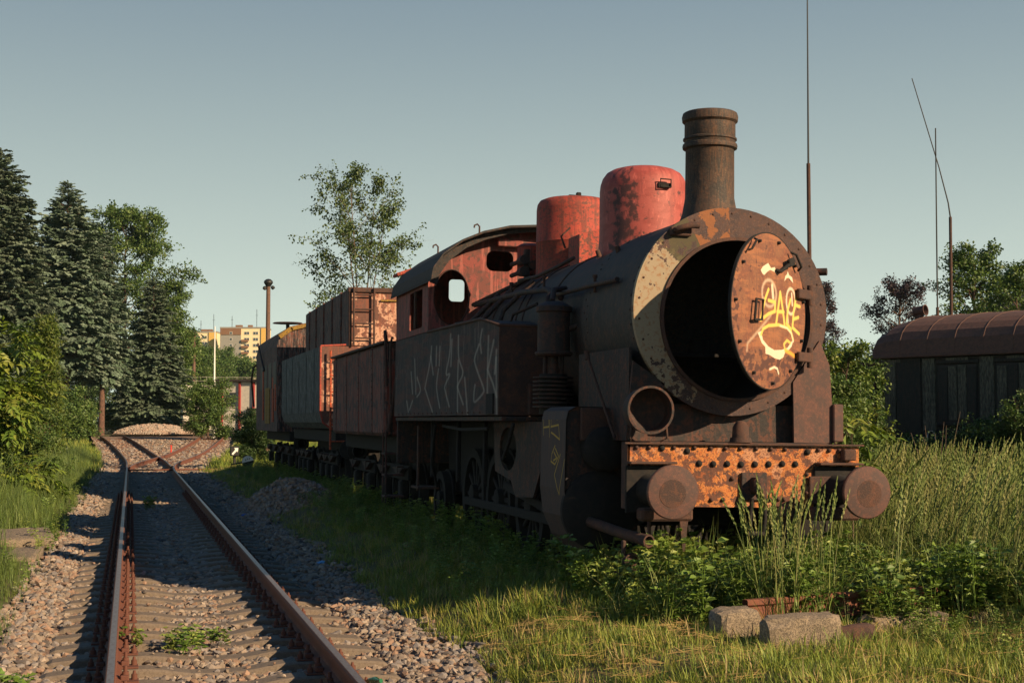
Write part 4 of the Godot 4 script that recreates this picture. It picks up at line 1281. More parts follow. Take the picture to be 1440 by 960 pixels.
	m.plate(Vector3(4.02, 0, 0), Vector3(0, 0, 1), Vector3.UP, PackedVector2Array([Vector2(-15.9, 1.76), Vector2(-15.8, 1.2), Vector2(-15.1, 1.12), Vector2(-14.9, 0.95), Vector2(-14.2, 0.98), Vector2(-13.9, 1.3), Vector2(-13.9, 1.76)]), 0.03, [circle2(-15.25, 1.46, 0.36, 0.24, 20)])
	part(L, "motion_bracket", m, mats.body)
	for q in [-16.2, -17.6, -19.2]:
		m = MB.new()
		m.box(Vector3(4.0, 1.4, q), Vector3(0.05, 0.8, 0.07), 0.01)
		part(L, "hanger", m, mats.soot)
	for q in [[Vector3(3.86, 1.7, -17.9), Vector3(3.82, 1.66, -16.6), Vector3(3.83, 1.68, -15.4)], [Vector3(3.8, 1.74, -14.2), Vector3(3.78, 1.55, -14.3), Vector3(3.8, 1.36, -14.6), Vector3(3.9, 1.3, -14.8)], [Vector3(3.78, 1.72, -18.0), Vector3(3.8, 1.5, -18.2), Vector3(3.8, 1.2, -18.3), Vector3(3.9, 0.9, -18.4)]]:
		m = MB.new()
		m.tube(q, 0.02, 6)
		part(L, "under_pipe", m, mats.soot)
	m = MB.new()
	m.box(Vector3(3.95, 0.85, -19.45), Vector3(0.3, 0.03, 0.5), 0.006)
	m.box(Vector3(3.85, 1.25, -19.45), Vector3(0.03, 0.9, 0.06), 0.006)
	part(L, "cab_step", m, mats.rust)
	# --- cylinders with their sheet casing
	var cimg := mat(casing_texture(), 0.8)
	for s in [-1.0, 1.0]:
		var cs := PackedVector2Array()
		for q in [[0.62, 1.90], [1.24, 1.90], [1.31, 1.86], [1.33, 1.78], [1.34, 1.15], [1.31, 0.90], [1.22, 0.70], [1.08, 0.57], [0.92, 0.52], [0.75, 0.55], [0.62, 0.66]]: cs.append(Vector2(q[0], q[1]))
		m = MB.new()
		for i in cs.size() - 1:
			var a := Vector3(LX + s * cs[i].x, cs[i].y, 0)
			var b := Vector3(LX + s * cs[i + 1].x, cs[i + 1].y, 0)
			var f := Vector3(0, 0, -12.36)
			var g := Vector3(0, 0, -13.15)
			var va := (1.95 - cs[i].y) / 1.5
			var vb := (1.95 - cs[i + 1].y) / 1.5
			if i < 3: va = 0.005; vb = 0.02
			if s < 0.0: m.quad(a + f, a + g, b + g, b + f, Vector2(0.98, va), Vector2(0, va), Vector2(0, vb), Vector2(0.98, vb))
			else: m.quad(b + f, b + g, a + g, a + f)
		var cyl := part(L, "cylinder", m, cimg if s < 0.0 else mats.body, "cylinder casing with yellow scrawled signs" if s < 0.0 else "")
		m = MB.new()
		var inner := PackedVector2Array()
		for p in cs: inner.append(Vector2(LX + s * (p.x - (0.02 if p.x > 0.7 else 0.0)), p.y if p.y > 1.2 else p.y + 0.02))
		m.plate(Vector3(0, 0, -12.40), Vector3.RIGHT, Vector3.UP, inner, 0.03)
		m.plate(Vector3(0, 0, -13.10), Vector3.RIGHT, Vector3.UP, inner, 0.03)
		part(cyl, "end_plate", m, mats.body)
		m = MB.new()
		m.lathe(Vector3(LX + s * 1.0, 0.96, -12.42), Vector3(0, 0, 1), [Vector2(0.36, 0), Vector2(0.36, 0.06), Vector2(0.33, 0.09), Vector2(0.2, 0.11), Vector2(0.1, 0.14), Vector2(0, 0.15)], 36)
		part(cyl, "cylinder_cover", m, mats.soot)
		m = MB.new()
		m.lathe(Vector3(LX + s * 0.98, 1.52, -12.42), Vector3(0, 0, 1), [Vector2(0.2, 0), Vector2(0.2, 0.16), Vector2(0.16, 0.2), Vector2(0.07, 0.22), Vector2(0, 0.22)], 28)
		part(cyl, "valve_chest_cover", m, mats.soot)
		m = MB.new()
		m.box(Vector3(LX + s * 0.93, 1.74, -12.33), Vector3(0.55, 0.30, 0.05), 0.012)
		part(cyl, "apron", m, mats.rust)
	# air pump between tank and smokebox
	m = MB.new()
	m.lathe(Vector3(4.08, 0, -13.72), Vector3.UP, [Vector2(0, 2.42), Vector2(0.17, 2.42), Vector2(0.19, 2.44), Vector2(0.19, 2.46), Vector2(0.165, 2.47), Vector2(0.165, 2.86), Vector2(0.185, 2.87), Vector2(0.185, 2.92), Vector2(0.1, 2.97), Vector2(0, 2.98)], 28)
	m.cyl(Vector3(4.08, 2.22, -13.72), Vector3(4.08, 2.42, -13.72), 0.05, -1, 12)
	m.cyl(Vector3(3.99, 2.22, -13.72), Vector3(3.99, 2.42, -13.72), 0.02, -1, 8)
	m.cyl(Vector3(4.17, 2.22, -13.72), Vector3(4.17, 2.42, -13.72), 0.02, -1, 8)
	var ap := part(L, "air_pump", m, mats.body)
	for k in 8:
		m = MB.new()
		m.lathe(Vector3(4.08, 1.90 + k * 0.042, -13.72), Vector3.UP, [Vector2(0.12, 0), Vector2(0.205, 0.004), Vector2(0.205, 0.018), Vector2(0.12, 0.022)], 24)
		part(ap, "cooling_fin", m, mats.body)
	m = MB.new()
	m.cyl(Vector3(4.08, 1.84, -13.72), Vector3(4.08, 2.24, -13.72), 0.14, -1, 20)
	part(ap, "pump_cylinder", m, mats.soot)
	m = MB.new()
	m.tube([Vector3(4.22, 2.7, -13.65), Vector3(4.35, 2.75, -13.5), Vector3(4.38, 2.3, -13.4), Vector3(4.34, 1.9, -13.3)], 0.035, 8)
	m.tube([Vector3(4.06, 2.98, -13.72), Vector3(4.1, 3.1, -13.8), Vector3(4.28, 3.14, -14.0)], 0.03, 8)
	part(L, "pipe", m, mats.body)
	m = MB.new()
	m.tube([Vector3(4.16, 1.62, -12.05), Vector3(4.06, 2.36, -12.55)], 0.014, 6)
	m.cyl(Vector3(4.06, 2.34, -12.55), Vector3(4.055, 2.42, -12.57), 0.026, -1, 8)
	part(L, "hand_lever", m, mats.rust)
	# --- buffer beam, rivets, buffers, hook
	m = MB.new()
	m.plate(Vector3(0, 0, -11.42), Vector3.RIGHT, Vector3.UP, PackedVector2Array([Vector2(LX - 1.07, 1.05), Vector2(LX + 1.0, 1.03), Vector2(LX + 1.1, 1.14), Vector2(LX + 1.1, 1.57), Vector2(LX - 1.07, 1.57)]), 0.03, [circle2(5.69, 1.21, 0.028, 0.028, 12), rrect(5.12, 1.14, 5.30, 1.32, 0.02)])
	var beam := part(L, "buffer_beam", m, mats.beam, "buffer beam with flaking orange paint")
	m = MB.new()
	m.box(Vector3(LX + 0.01, 1.583, -11.42), Vector3(2.24, 0.016, 0.09), 0.003)
	m.box(Vector3(LX - 1.06, 1.30, -11.50), Vector3(0.025, 0.55, 0.16), 0.004)
	part(beam, "top_ledge", m, mats.rust)
	var rv := [[125, 317], [187, 317], [250, 319], [308, 317], [410, 316], [490, 318], [565, 318], [640, 319], [720, 319], [795, 319], [868, 320], [1040, 322], [1097, 324], [1150, 325], [1210, 325], [375, 333], [985, 333], [435, 395], [505, 397], [575, 396], [645, 398], [715, 397], [785, 396], [855, 394], [922, 395], [980, 447], [978, 541], [495, 577], [555, 575], [795, 576], [833, 574], [863, 575], [918, 575], [600, 470], [735, 482], [130, 520], [130, 590]]
	for i in rv.size():
		m = MB.new()
		var big: bool = rv[i][1] > 330 and rv[i][1] < 400 or i in [2, 16]
		var r := 0.024 if big else 0.017
		var p := Vector3(LX - 1.07 + (rv[i][0] - 85.0) / 1165.0 * 2.16, 1.577 - (rv[i][1] - 300.0) / 310.0 * 0.53, -11.42)
		m.lathe(p, Vector3(0, 0, 1), [Vector2(r * 1.25, 0), Vector2(r * 1.2, 0.006), Vector2(r, 0.012), Vector2(r * 0.9, 0.022), Vector2(r * 0.5, 0.03), Vector2(0, 0.032)], 9)
		part(beam, "rivet", m, mats.soot if big else mats.rust)
	for s in [-1.0, 1.0]:
		var bc := Vector3(LX + s * 0.875, 1.195, 0)
		m = MB.new()
		m.lathe(bc + Vector3(0, 0, -11.42), Vector3(0, 0, 1), [Vector2(0.19, 0.0), Vector2(0.19, 0.03), Vector2(0.135, 0.035), Vector2(0.105, 0.28), Vector2(0.12, 0.29), Vector2(0.12, 0.32), Vector2(0.075, 0.325), Vector2(0.07, 0.50), Vector2(0.12, 0.525)], 28)
		m.box(bc + Vector3(0, 0, -11.405), Vector3(0.44, 0.40, 0.03), 0.012)
		var bf := part(L, "buffer", m, mats.soot)
		m = MB.new()
		m.lathe(bc + Vector3(0, 0, -10.9), Vector3(0, 0, 1), [Vector2(0.1, 0.0), Vector2(0.215, 0.0), Vector2(0.222, 0.006), Vector2(0.222, 0.03), Vector2(0.214, 0.038), Vector2(0.12, 0.05), Vector2(0.0, 0.054)], 40)
		var bd := part(bf, "buffer_disc", m, mats.disc, "round rusty buffer face")
		m = MB.new()      # the patch worn by the neighbour's buffer
		m.lathe(bc + Vector3(0.01 * s, -0.01, -10.8485), Vector3(0, 0, 1), [Vector2(0.118, -0.006), Vector2(0.115, 0.0), Vector2(0.06, 0.002), Vector2(0.0, 0.003)], 32)
		part(bd, "worn_patch", m, mats.rust)
		m = MB.new()
		m.box(Vector3(LX + s * 0.875, 1.42, -11.36), Vector3(0.42, 0.02, 0.12), 0.004)
		m.box(Vector3(LX + s * 0.78, 0.99, -11.30), Vector3(0.46, 0.11, 0.16), 0.02)
		part(bf, "bracket", m, mats.rust)
	m = MB.new()
	m.box(Vector3(6.10, 1.50, -11.37), Vector3(0.12, 0.10, 0.08), 0.01)
	m.box(Vector3(5.86, 1.19, -11.39), Vector3(0.26, 0.24, 0.03), 0.02)
	part(beam, "lamp_iron", m, mats.rust)
	m = MB.new()
	m.box(Vector3(5.21, 1.22, -11.40), Vector3(0.24, 0.24, 0.03), 0.02)
	m.box(Vector3(5.21, 1.23, -11.34), Vector3(0.09, 0.14, 0.14), 0.03)
	m.tube([Vector3(5.21, 1.24, -11.34), Vector3(5.21, 1.23, -11.27), Vector3(5.21, 1.18, -11.24), Vector3(5.21, 1.14, -11.26), Vector3(5.21, 1.15, -11.3)], 0.028, 8)
	part(L, "coupling_hook", m, mats.body)
	m = MB.new()
	m.tube([Vector3(5.15, 1.12, -11.3), Vector3(5.14, 0.95, -11.32), Vector3(5.15, 0.82, -11.33)], 0.018, 6)
	m.tube([Vector3(5.27, 1.12, -11.3), Vector3(5.28, 0.95, -11.32), Vector3(5.27, 0.82, -11.33)], 0.018, 6)
	m.tube([Vector3(5.12, 0.82, -11.33), Vector3(5.30, 0.82, -11.33)], 0.022, 6)
	part(L, "coupling_link", m, mats.soot)
	m = MB.new()
	m.plate(Vector3(0, 0, -11.46), Vector3.RIGHT, Vector3.UP, PackedVector2Array([Vector2(5.50, 0.66), Vector2(5.56, 0.66), Vector2(5.80, 1.05), Vector2(5.52, 1.05)]), 0.05)
	m.box(Vector3(5.48, 1.0, -11.38), Vector3(0.14, 0.10, 0.10), 0.02)
	m.plate(Vector3(0, 0, -11.46), Vector3.RIGHT, Vector3.UP, PackedVector2Array([Vector2(4.58, 0.66), Vector2(4.60, 0.66), Vector2(4.64, 1.05), Vector2(4.54, 1.05)]), 0.03)
	part(L, "guard_iron", m, mats.rust)
	m = MB.new()
	m.tube([Vector3(4.02, 0.86, -12.3), Vector3(4.12, 0.80, -11.7), Vector3(4.20, 0.77, -11.35)], 0.048, 12)
	m.lathe(Vector3(4.20, 0.77, -11.36), Vector3(0.22, -0.08, 1), [Vector2(0.05, -0.03), Vector2(0.056, 0.0), Vector2(0.056, 0.06), Vector2(0.042, 0.06), Vector2(0.042, 0.0), Vector2(0, 0.0)], 14)
	part(L, "drain_pipe", m, mats.rust)
	m = MB.new()
	m.box(Vector3(4.17, 0.50, -11.42), Vector3(0.42, 0.03, 0.20), 0.006)
	m.box(Vector3(4.05, 0.62, -11.48), Vector3(0.03, 0.28, 0.05), 0.006)
	m.box(Vector3(4.28, 0.80, -11.48), Vector3(0.025, 0.6, 0.04), 0.006)
	m.lathe(Vector3(4.1, 0.58, -11.5), Vector3(0.3, 0, 1), [Vector2(0, 0), Vector2(0.07, 0), Vector2(0.08, 0.06), Vector2(0, 0.08)], 12)
	part(L, "front_step", m, mats.rust)
	# --- head lamp standing on the beam, glass gone
	m = MB.new()
	m.lathe(Vector3(4.225, 1.865, -11.55), Vector3(-0.06, 0, 1), [Vector2(0, 0), Vector2(0.12, 0.0), Vector2(0.185, 0.06), Vector2(0.19, 0.25), Vector2(0.205, 0.255), Vector2(0.205, 0.285), Vector2(0.185, 0.285), Vector2(0.18, 0.1), Vector2(0.10, 0.03), Vector2(0, 0.02)], 36)
	var lamp := part(L, "head_lamp", m, mats.body)
	m = MB.new()
	for s in [-0.12, 0.12]:
		m.tube([Vector3(4.225 + s, 1.60, -11.40), Vector3(4.225 + s * 1.4, 1.63, -11.36), Vector3(4.225 + s * 1.3, 1.72, -11.36)], 0.012, 6)
	part(lamp, "lamp_foot", m, mats.rust)

# ---------------------------------------------------------------- wagons behind
func bogie(parent: Node3D, zc: float, axles: Array, r := 0.46) -> void:
	for a in axles: wheelset(parent, zc + a, r, 0.22, 8)
	for s in [-1.0, 1.0]:
		var m := MB.new()
		m.box(Vector3(LX + s * 0.98, 0.98, zc), Vector3(0.06, 0.22, absf(axles[0]) * 2.0 + 0.9), 0.02)
		for a in axles: m.box(Vector3(LX + s * 1.0, 0.72, zc + a), Vector3(0.14, 0.3, 0.26), 0.03)
		part(parent, "bogie_frame", m, mats.soot)
		for a in axles:
			m = MB.new()
			leaf_spring(m, Vector3(LX + s * 1.06, 1.05, zc + a), 0.42)
			part(parent, "leaf_spring", m, mats.body)

func buffers(parent: Node3D, z: float, dir: float) -> void:
	for s in [-1.0, 1.0]:
		var m := MB.new()
		m.lathe(Vector3(LX + s * 0.875, 1.2, z), Vector3(0, 0, dir), [Vector2(0.14, 0), Vector2(0.12, 0.2), Vector2(0.08, 0.2), Vector2(0.08, 0.32), Vector2(0.2, 0.33), Vector2(0.2, 0.36), Vector2(0, 0.38)], 20)
		part(parent, "buffer", m, mats.soot)

func build_wagons() -> void:
	var m: MB
	# first tender: reddish water tank
	var T := thing("tender", Vector3(LX, 0.22, -24.2), "reddish brown steel tender coupled right behind the engine's cab", "tender", "tenders behind the engine")
	m = MB.new()
	m.box(Vector3(LX, 2.26, -24.25), Vector3(2.82, 1.42, 5.7), 0.05)
	var tk := part(T, "water_tank", m, mats.tender_red)
	m = MB.new()
	m.box(Vector3(LX, 2.27, -21.388), Vector3(2.76, 1.38, 0.02), 0.004)
	part(tk, "front_sheet", m, mats.tender_red)
	m = MB.new()
	for s in [-1.0, 1.0]:
		m.tube([Vector3(LX + s * 1.36, 1.62, -21.30), Vector3(LX + s * 1.16, 2.9, -21.30)], 0.035, 6)
	part(tk, "strut", m, mats.rust)
	m = MB.new()
	m.box(Vector3(LX, 2.98, -24.25), Vector3(2.9, 0.04, 5.8), 0.01)
	part(tk, "top_flange", m, mats.body)
	for zz in [-22.5, -23.9, -25.3, -26.6]:
		m = MB.new()
		m.box(Vector3(LX - 1.413, 2.26, zz), Vector3(0.012, 1.40, 0.06), 0.003)
		for k in 14: m.cyl(Vector3(LX - 1.418, 1.62 + k * 0.1, zz), Vector3(LX - 1.43, 1.62 + k * 0.1, zz), 0.013, 0.008, 5)
		part(tk, "seam_strip", m, mats.tender_red)
	for k in 8:
		m = MB.new()
		m.cyl(Vector3(LX - 1.35 + k * 0.08, 1.63, -21.37), Vector3(LX - 1.35 + k * 0.08, 1.63, -21.35), 0.014, 0.008, 6)
		part(tk, "rivet", m, mats.rust)
	m = MB.new()
	m.box(Vector3(LX, 1.42, -24.2), Vector3(2.3, 0.26, 5.9), 0.02)
	m.box(Vector3(LX, 1.1, -24.2), Vector3(1.1, 0.5, 5.2), 0.03)
	part(T, "frame", m, mats.soot)
	bogie(T, -22.7, [-0.75, 0.75]); bogie(T, -25.8, [-0.75, 0.75])
	m = MB.new()
	for k in 3: m.box(Vector3(3.85, 0.65 + k * 0.32, -21.35), Vector3(0.3, 0.03, 0.28), 0.004)
	for zz in [-21.22, -21.48]: m.box(Vector3(3.72, 1.1, zz), Vector3(0.02, 1.1, 0.03), 0.004)
	part(T, "steps", m, mats.cab_dark)
	m = MB.new()
	m.tube([Vector3(3.68, 2.3, -20.95), Vector3(3.66, 3.0, -20.98), Vector3(3.66, 3.12, -21.05), Vector3(3.70, 3.14, -21.2), Vector3(3.74, 3.0, -21.3)], 0.02, 6)
	part(T, "grab_rail", m, mats.rust)
	buffers(T, -27.1, -1.0)
	# second tender: wide tank below, tall coal box above, ladders on its front
	var U := thing("tender", Vector3(LX, 0.22, -33.0), "tall grey-green tender with ladders on its peeling sunlit front and high coal box", "tender", "tenders behind the engine")
	m = MB.new()
	var prof := PackedVector2Array([Vector2(LX - 1.42, 3.3), Vector2(LX - 1.42, 1.95), Vector2(LX - 1.36, 1.75), Vector2(LX - 1.2, 1.62), Vector2(LX + 1.2, 1.62), Vector2(LX + 1.36, 1.75), Vector2(LX + 1.42, 1.95), Vector2(LX + 1.42, 3.3)])
	m.plate(Vector3(0, 0, -28.9), Vector3.RIGHT, Vector3.UP, prof, 7.6)
	var t2 := part(U, "water_tank", m, mats.tender_teal, "streaked grey-green tank side")
	m = MB.new()
	m.plate(Vector3(0, 0, -28.86), Vector3.RIGHT, Vector3.UP, prof, 0.03)
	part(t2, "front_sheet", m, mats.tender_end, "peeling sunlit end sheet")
	m = MB.new()
	m.tube([Vector3(LX - 1.42, 3.3, -28.87), Vector3(LX - 1.42, 1.95, -28.87), Vector3(LX - 1.36, 1.75, -28.87), Vector3(LX - 1.2, 1.62, -28.87), Vector3(LX - 0.6, 1.62, -28.87)], 0.022, 6)
	m.tube([Vector3(LX - 1.42, 3.3, -28.87), Vector3(LX - 0.9, 3.33, -28.87)], 0.022, 6)
	part(t2, "rim", m, mats.tender_red_end)
	m = MB.new()
	m.box(Vector3(LX, 3.9, -32.6), Vector3(1.7, 1.2, 7.4), 0.03)
	var cb := part(U, "coal_box", m, mats.tender_coal)
	m = MB.new()
	m.box(Vector3(LX, 3.9, -28.885), Vector3(1.66, 1.17, 0.03), 0.004)
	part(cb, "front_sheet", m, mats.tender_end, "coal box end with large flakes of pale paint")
	for zz in [-29.9, -31.3, -32.7, -34.1, -35.4]:
		m = MB.new()
		m.box(Vector3(LX - 0.86, 3.9, zz), Vector3(0.05, 1.18, 0.07), 0.006)
		part(cb, "stiffener", m, mats.tender_coal)
		m = MB.new()
		m.box(Vector3(LX - 1.424, 2.62, zz), Vector3(0.012, 1.34, 0.06), 0.003)
		part(t2, "seam_strip", m, mats.tender_teal)
	m = MB.new()
	m.box(Vector3(LX, 4.46, -28.87), Vector3(1.74, 0.1, 0.09), 0.01)
	m.box(Vector3(LX - 0.82, 3.9, -28.87), Vector3(0.06, 1.2, 0.06), 0.01)
	part(cb, "edge_angle", m, mats.rust)
	m = MB.new()
	m.box(Vector3(LX + 0.05, 4.25, -28.84), Vector3(0.5, 0.035, 0.03), 0.004)
	part(cb, "stripe", m, mats.yellow_old)
	ladder(U, Vector3(LX - 0.55, 3.32, -28.78), Vector3(LX - 0.55, 4.5, -28.78), Vector3.RIGHT, 0.42, 4, mats.rust)
	ladder(U, Vector3(LX - 1.03, 1.2, -28.74), Vector3(LX - 1.03, 3.2, -28.74), Vector3.RIGHT, 0.40, 6, mats.orange_old)
	m = MB.new()
	m.box(Vector3(LX, 1.46, -32.7), Vector3(2.2, 0.24, 7.6), 0.02)
	m.box(Vector3(LX, 1.1, -32.7), Vector3(1.1, 0.5, 6.8), 0.03)
	part(U, "frame", m, mats.soot)
	bogie(U, -30.6, [-0.9, 0.0, 0.9]); bogie(U, -34.8, [-0.9, 0.0, 0.9])
	buffers(U, -28.85, 1.0); buffers(U, -36.5, -1.0)
	# last vehicle: derelict railcar with yellow panels
	var W := thing("railcar", Vector3(LX, 0.22, -40.6), "dark derelict railcar with scraps of yellow and orange paint at the train's end", "railcar")
	m = MB.new()
	var rp := PackedVector2Array()
	for q in [[-1.42, 1.5], [1.42, 1.5], [1.44, 3.75], [1.36, 4.08], [1.1, 4.26], [0.6, 4.38], [0, 4.42], [-0.6, 4.38], [-1.1, 4.26], [-1.36, 4.08], [-1.44, 3.75]]: rp.append(Vector2(LX + q[0], q[1]))
	m.plate(Vector3(0, 0, -37.6), Vector3.RIGHT, Vector3.UP, rp, 6.4)
	var bd := part(W, "body", m, mats.tender_coal)
	for q in [[-38.2, 3.0, 0.8, 0.7], [-39.5, 3.0, 0.8, 0.7], [-40.8, 3.0, 0.8, 0.7], [-42.1, 3.0, 0.8, 0.7]]:
		m = MB.new()
		m.box(Vector3(3.70, q[1], q[0]), Vector3(0.03, q[3], q[2]), 0.004)
		part(bd, "window", m, mats.black)
	for q in [[-39.9, 2.2, 0.6, 1.0], [-40.6, 2.2, 0.6, 1.0]]:
		m = MB.new()
		m.box(Vector3(3.695, q[1], q[0]), Vector3(0.03, q[3], q[2]), 0.004)
		part(bd, "panel", m, mats.yellow_old)
	for q in [[-38.7, 2.35, 0.35, 1.2], [-38.0, 2.4, 0.3, 0.7], [-41.6, 2.5, 0.3, 1.4]]:
		m = MB.new()
		m.box(Vector3(3.695, q[1], q[0]), Vector3(0.03, q[3], q[2]), 0.004)
		part(bd, "panel", m, mats.orange_old)
	m = MB.new()
	m.box(Vector3(LX - 1.22, 4.10, -37.57), Vector3(0.42, 0.12, 0.06), 0.01, Basis.from_euler(Vector3(0, 0, 0.62)))
	m.box(Vector3(LX - 0.85, 4.25, -37.57), Vector3(0.5, 0.10, 0.06), 0.01, Basis.from_euler(Vector3(0, 0, 0.25)))
	part(bd, "roof_edge", m, mats.yellow_old)
	m = MB.new()
	m.cyl(Vector3(LX - 1.0, 4.2, -39.2), Vector3(LX - 1.0, 4.44, -39.2), 0.05, -1, 8)
	m.cyl(Vector3(LX - 1.0, 4.44, -39.2), Vector3(LX - 1.0, 4.47, -39.2), 0.42, 0.38, 20)
	part(W, "roof_ventilator", m, mats.body)
	m = MB.new()
	m.tube([Vector3(3.62, 2.2, -43.9), Vector3(3.55, 3.0, -44.0), Vector3(3.6, 3.4, -43.95), Vector3(3.72, 3.5, -43.9)], 0.03, 6)
	m.tube([Vector3(3.66, 3.2, -41.0), Vector3(3.60, 4.05, -42.4)], 0.03, 6)
	part(W, "hand_rail", m, mats.body)
	m = MB.new()
	m.box(Vector3(LX, 1.36, -40.8), Vector3(2.2, 0.26, 6.4), 0.02)
	part(W, "frame", m, mats.soot)
	bogie(W, -39.0, [-0.9, 0.9]); bogie(W, -42.6, [-0.9, 0.9])

# ---------------------------------------------------------------- coach on the right
func build_coach() -> void:
	var yaw := deg_to_rad(25.0)
	var base := Vector3(14.6, 0.22, -26.1)
	var K := thing("passenger_coach", base, "derelict passenger coach with rusty barrel roof and boarded windows behind the tall grass", "coach")
	org = Vector3.ZERO
	K.rotation.y = yaw
	# local axes: -x is the side towards the engine, +z along the coach towards the near end; x = 0 is that side
	var m := MB.new()
	m.box(Vector3(1.4, 1.62, 6.2), Vector3(2.8, 2.4, 11.6), 0.03)
	var bd := part(K, "body", m, mats.coach)
	m = MB.new()
	var arch := []
	for i in 17:
		var a := PI * i / 16.0
		arch.append(Vector2(1.4 - 1.52 * cos(a), 2.86 + (0.86 * pow(sin(a), 0.62))))
	var rows := [[0.05, 0.45], [0.12, 0.72], [0.35, 0.9], [0.7, 1.0], [12.2, 1.0]]
	for j in rows.size() - 1:
		for i in 16:
			var P := func(r: Array, q: Vector2) -> Vector3: return Vector3(1.4 + (q.x - 1.4) * lerpf(0.93, 1.0, r[1]), 2.84 + (q.y - 2.84) * r[1], r[0])
			m.quad(P.call(rows[j], arch[i + 1]), P.call(rows[j], arch[i]), P.call(rows[j + 1], arch[i]), P.call(rows[j + 1], arch[i + 1]))
	m.box(Vector3(1.4, 2.84, 6.1), Vector3(3.04, 0.05, 12.0), 0.01)
	var rf := part(K, "roof", m, mats.coach_roof)
	for k in 14:
		m = MB.new()
		var pts := []
		for i in 17: pts.append(Vector3(arch[i].x, arch[i].y + 0.004, 0.75 + k * 0.62))
		m.tube(pts, 0.008, 5)
		part(rf, "roof_seam", m, mats.coach_roof)
	for q in [[0.9, 0.55, 1.25], [1.4, 2.9, 1.35], [1.6, 3.75, 1.4]]:
		m = MB.new()
		var b := Vector3(q[0], 3.62, q[1])
		m.cyl(b, b + Vector3(0, 0.12, 0), 0.07, -1, 10)
		m.lathe(b + Vector3(-0.02, 0.18, -0.14), Vector3(0.1, 0.1, 1), [Vector2(0.06, 0), Vector2(0.10, 0.03), Vector2(0.10, 0.22), Vector2(0.12, 0.28), Vector2(0.10, 0.28), Vector2(0.05, 0.02)], 14)
		part(rf, "roof_ventilator", m, mats.disc)
	# side: pillars proud, windows set between them
	var xs := -0.012
	for q in [[0.45, 0.26], [1.35, 0.28], [2.62, 0.30], [3.95, 0.28], [5.25, 0.28], [6.55, 0.28]]:
		m = MB.new()
		m.box(Vector3(xs, 2.08, q[0]), Vector3(0.04, 1.42, q[1]), 0.008)
		part(bd, "pillar", m, mats.coach_pale)
	m = MB.new()
	m.box(Vector3(xs, 1.9, 0.88), Vector3(0.03, 1.86, 0.56), 0.01)
	part(bd, "door", m, mats.coach)
	for q in [[1.99, 0.84], [3.28, 0.9], [4.6, 0.9], [5.9, 0.9]]:
		m = MB.new()
		m.box(Vector3(0.0 - 0.006, 2.09, q[0]), Vector3(0.02, 1.12, q[1]), 0.004)
		var w := part(bd, "window", m, mats.black)
		for b in 4:
			m = MB.new()
			m.box(Vector3(-0.024 - 0.004 * (b % 2), 2.08 + 0.02 * (b % 3), q[0] - q[1] * 0.5 + (b + 0.5) * q[1] / 4.0), Vector3(0.015, 1.04, q[1] / 4.0 - 0.025), 0.003)
			part(w, "board", m, mats.coach_pale if (b + int(q[0])) % 3 != 1 else mats.coach)
		m = MB.new()
		m.box(Vector3(-0.02, 2.70, q[0]), Vector3(0.06, 0.06, q[1] + 0.1), 0.008)
		m.box(Vector3(-0.02, 1.50, q[0]), Vector3(0.06, 0.06, q[1] + 0.1), 0.008)
		part(w, "frame", m, mats.coach)
	m = MB.new()
	for q in [0.45, 1.99, 3.28, 4.6]: m.box(Vector3(-0.016, 2.755, q), Vector3(0.03, 0.06, 0.5), 0.004)
	part(bd, "cornice_panel", m, mats.coach_pale)
	m = MB.new()       # white scrawl on the side below the windows
	var ring := []
	for i in 17: ring.append(Vector3(-0.012, 1.23 + 0.14 * sin(TAU * i / 16), 1.38 + 0.09 * cos(TAU * i / 16)))
	m.tube(ring, 0.012, 4)
	m.tube([Vector3(-0.012, 1.09, 1.36), Vector3(-0.012, 0.9, 1.22), Vector3(-0.012, 0.72, 1.2)], 0.012, 4)
	m.tube([Vector3(-0.012, 1.05, 1.42), Vector3(-0.012, 0.8, 1.36), Vector3(-0.012, 0.6, 1.4)], 0.012, 4)
	part(bd, "scrawl", m, mats.white)
	m = MB.new()
	m.box(Vector3(1.4, 0.45, 6.2), Vector3(2.3, 0.4, 11.0), 0.03)
	part(K, "underframe", m, mats.soot)
	for zz in [1.6, 3.4, 8.4, 10.2]:
		for sx in [0.65, 2.15]:
			m = MB.new()
			spoked_wheel(m, Vector3(sx, 0.46, zz), 0.46, -1.0, 8)
			part(K, "wheel", m, mats.soot)
	for q in [[-0.04, 0.16], [0.5, 0.16]]:
		m = MB.new()
		m.box(Vector3(q[0], 1.5, -0.45 + q[1]), Vector3(0.06, 2.5, 0.06), 0.01)
		m.box(Vector3(q[0], 2.72, -0.1), Vector3(0.06, 0.06, 0.7), 0.01)
		part(K, "platform_post", m, mats.rust)
	org = Vector3.ZERO

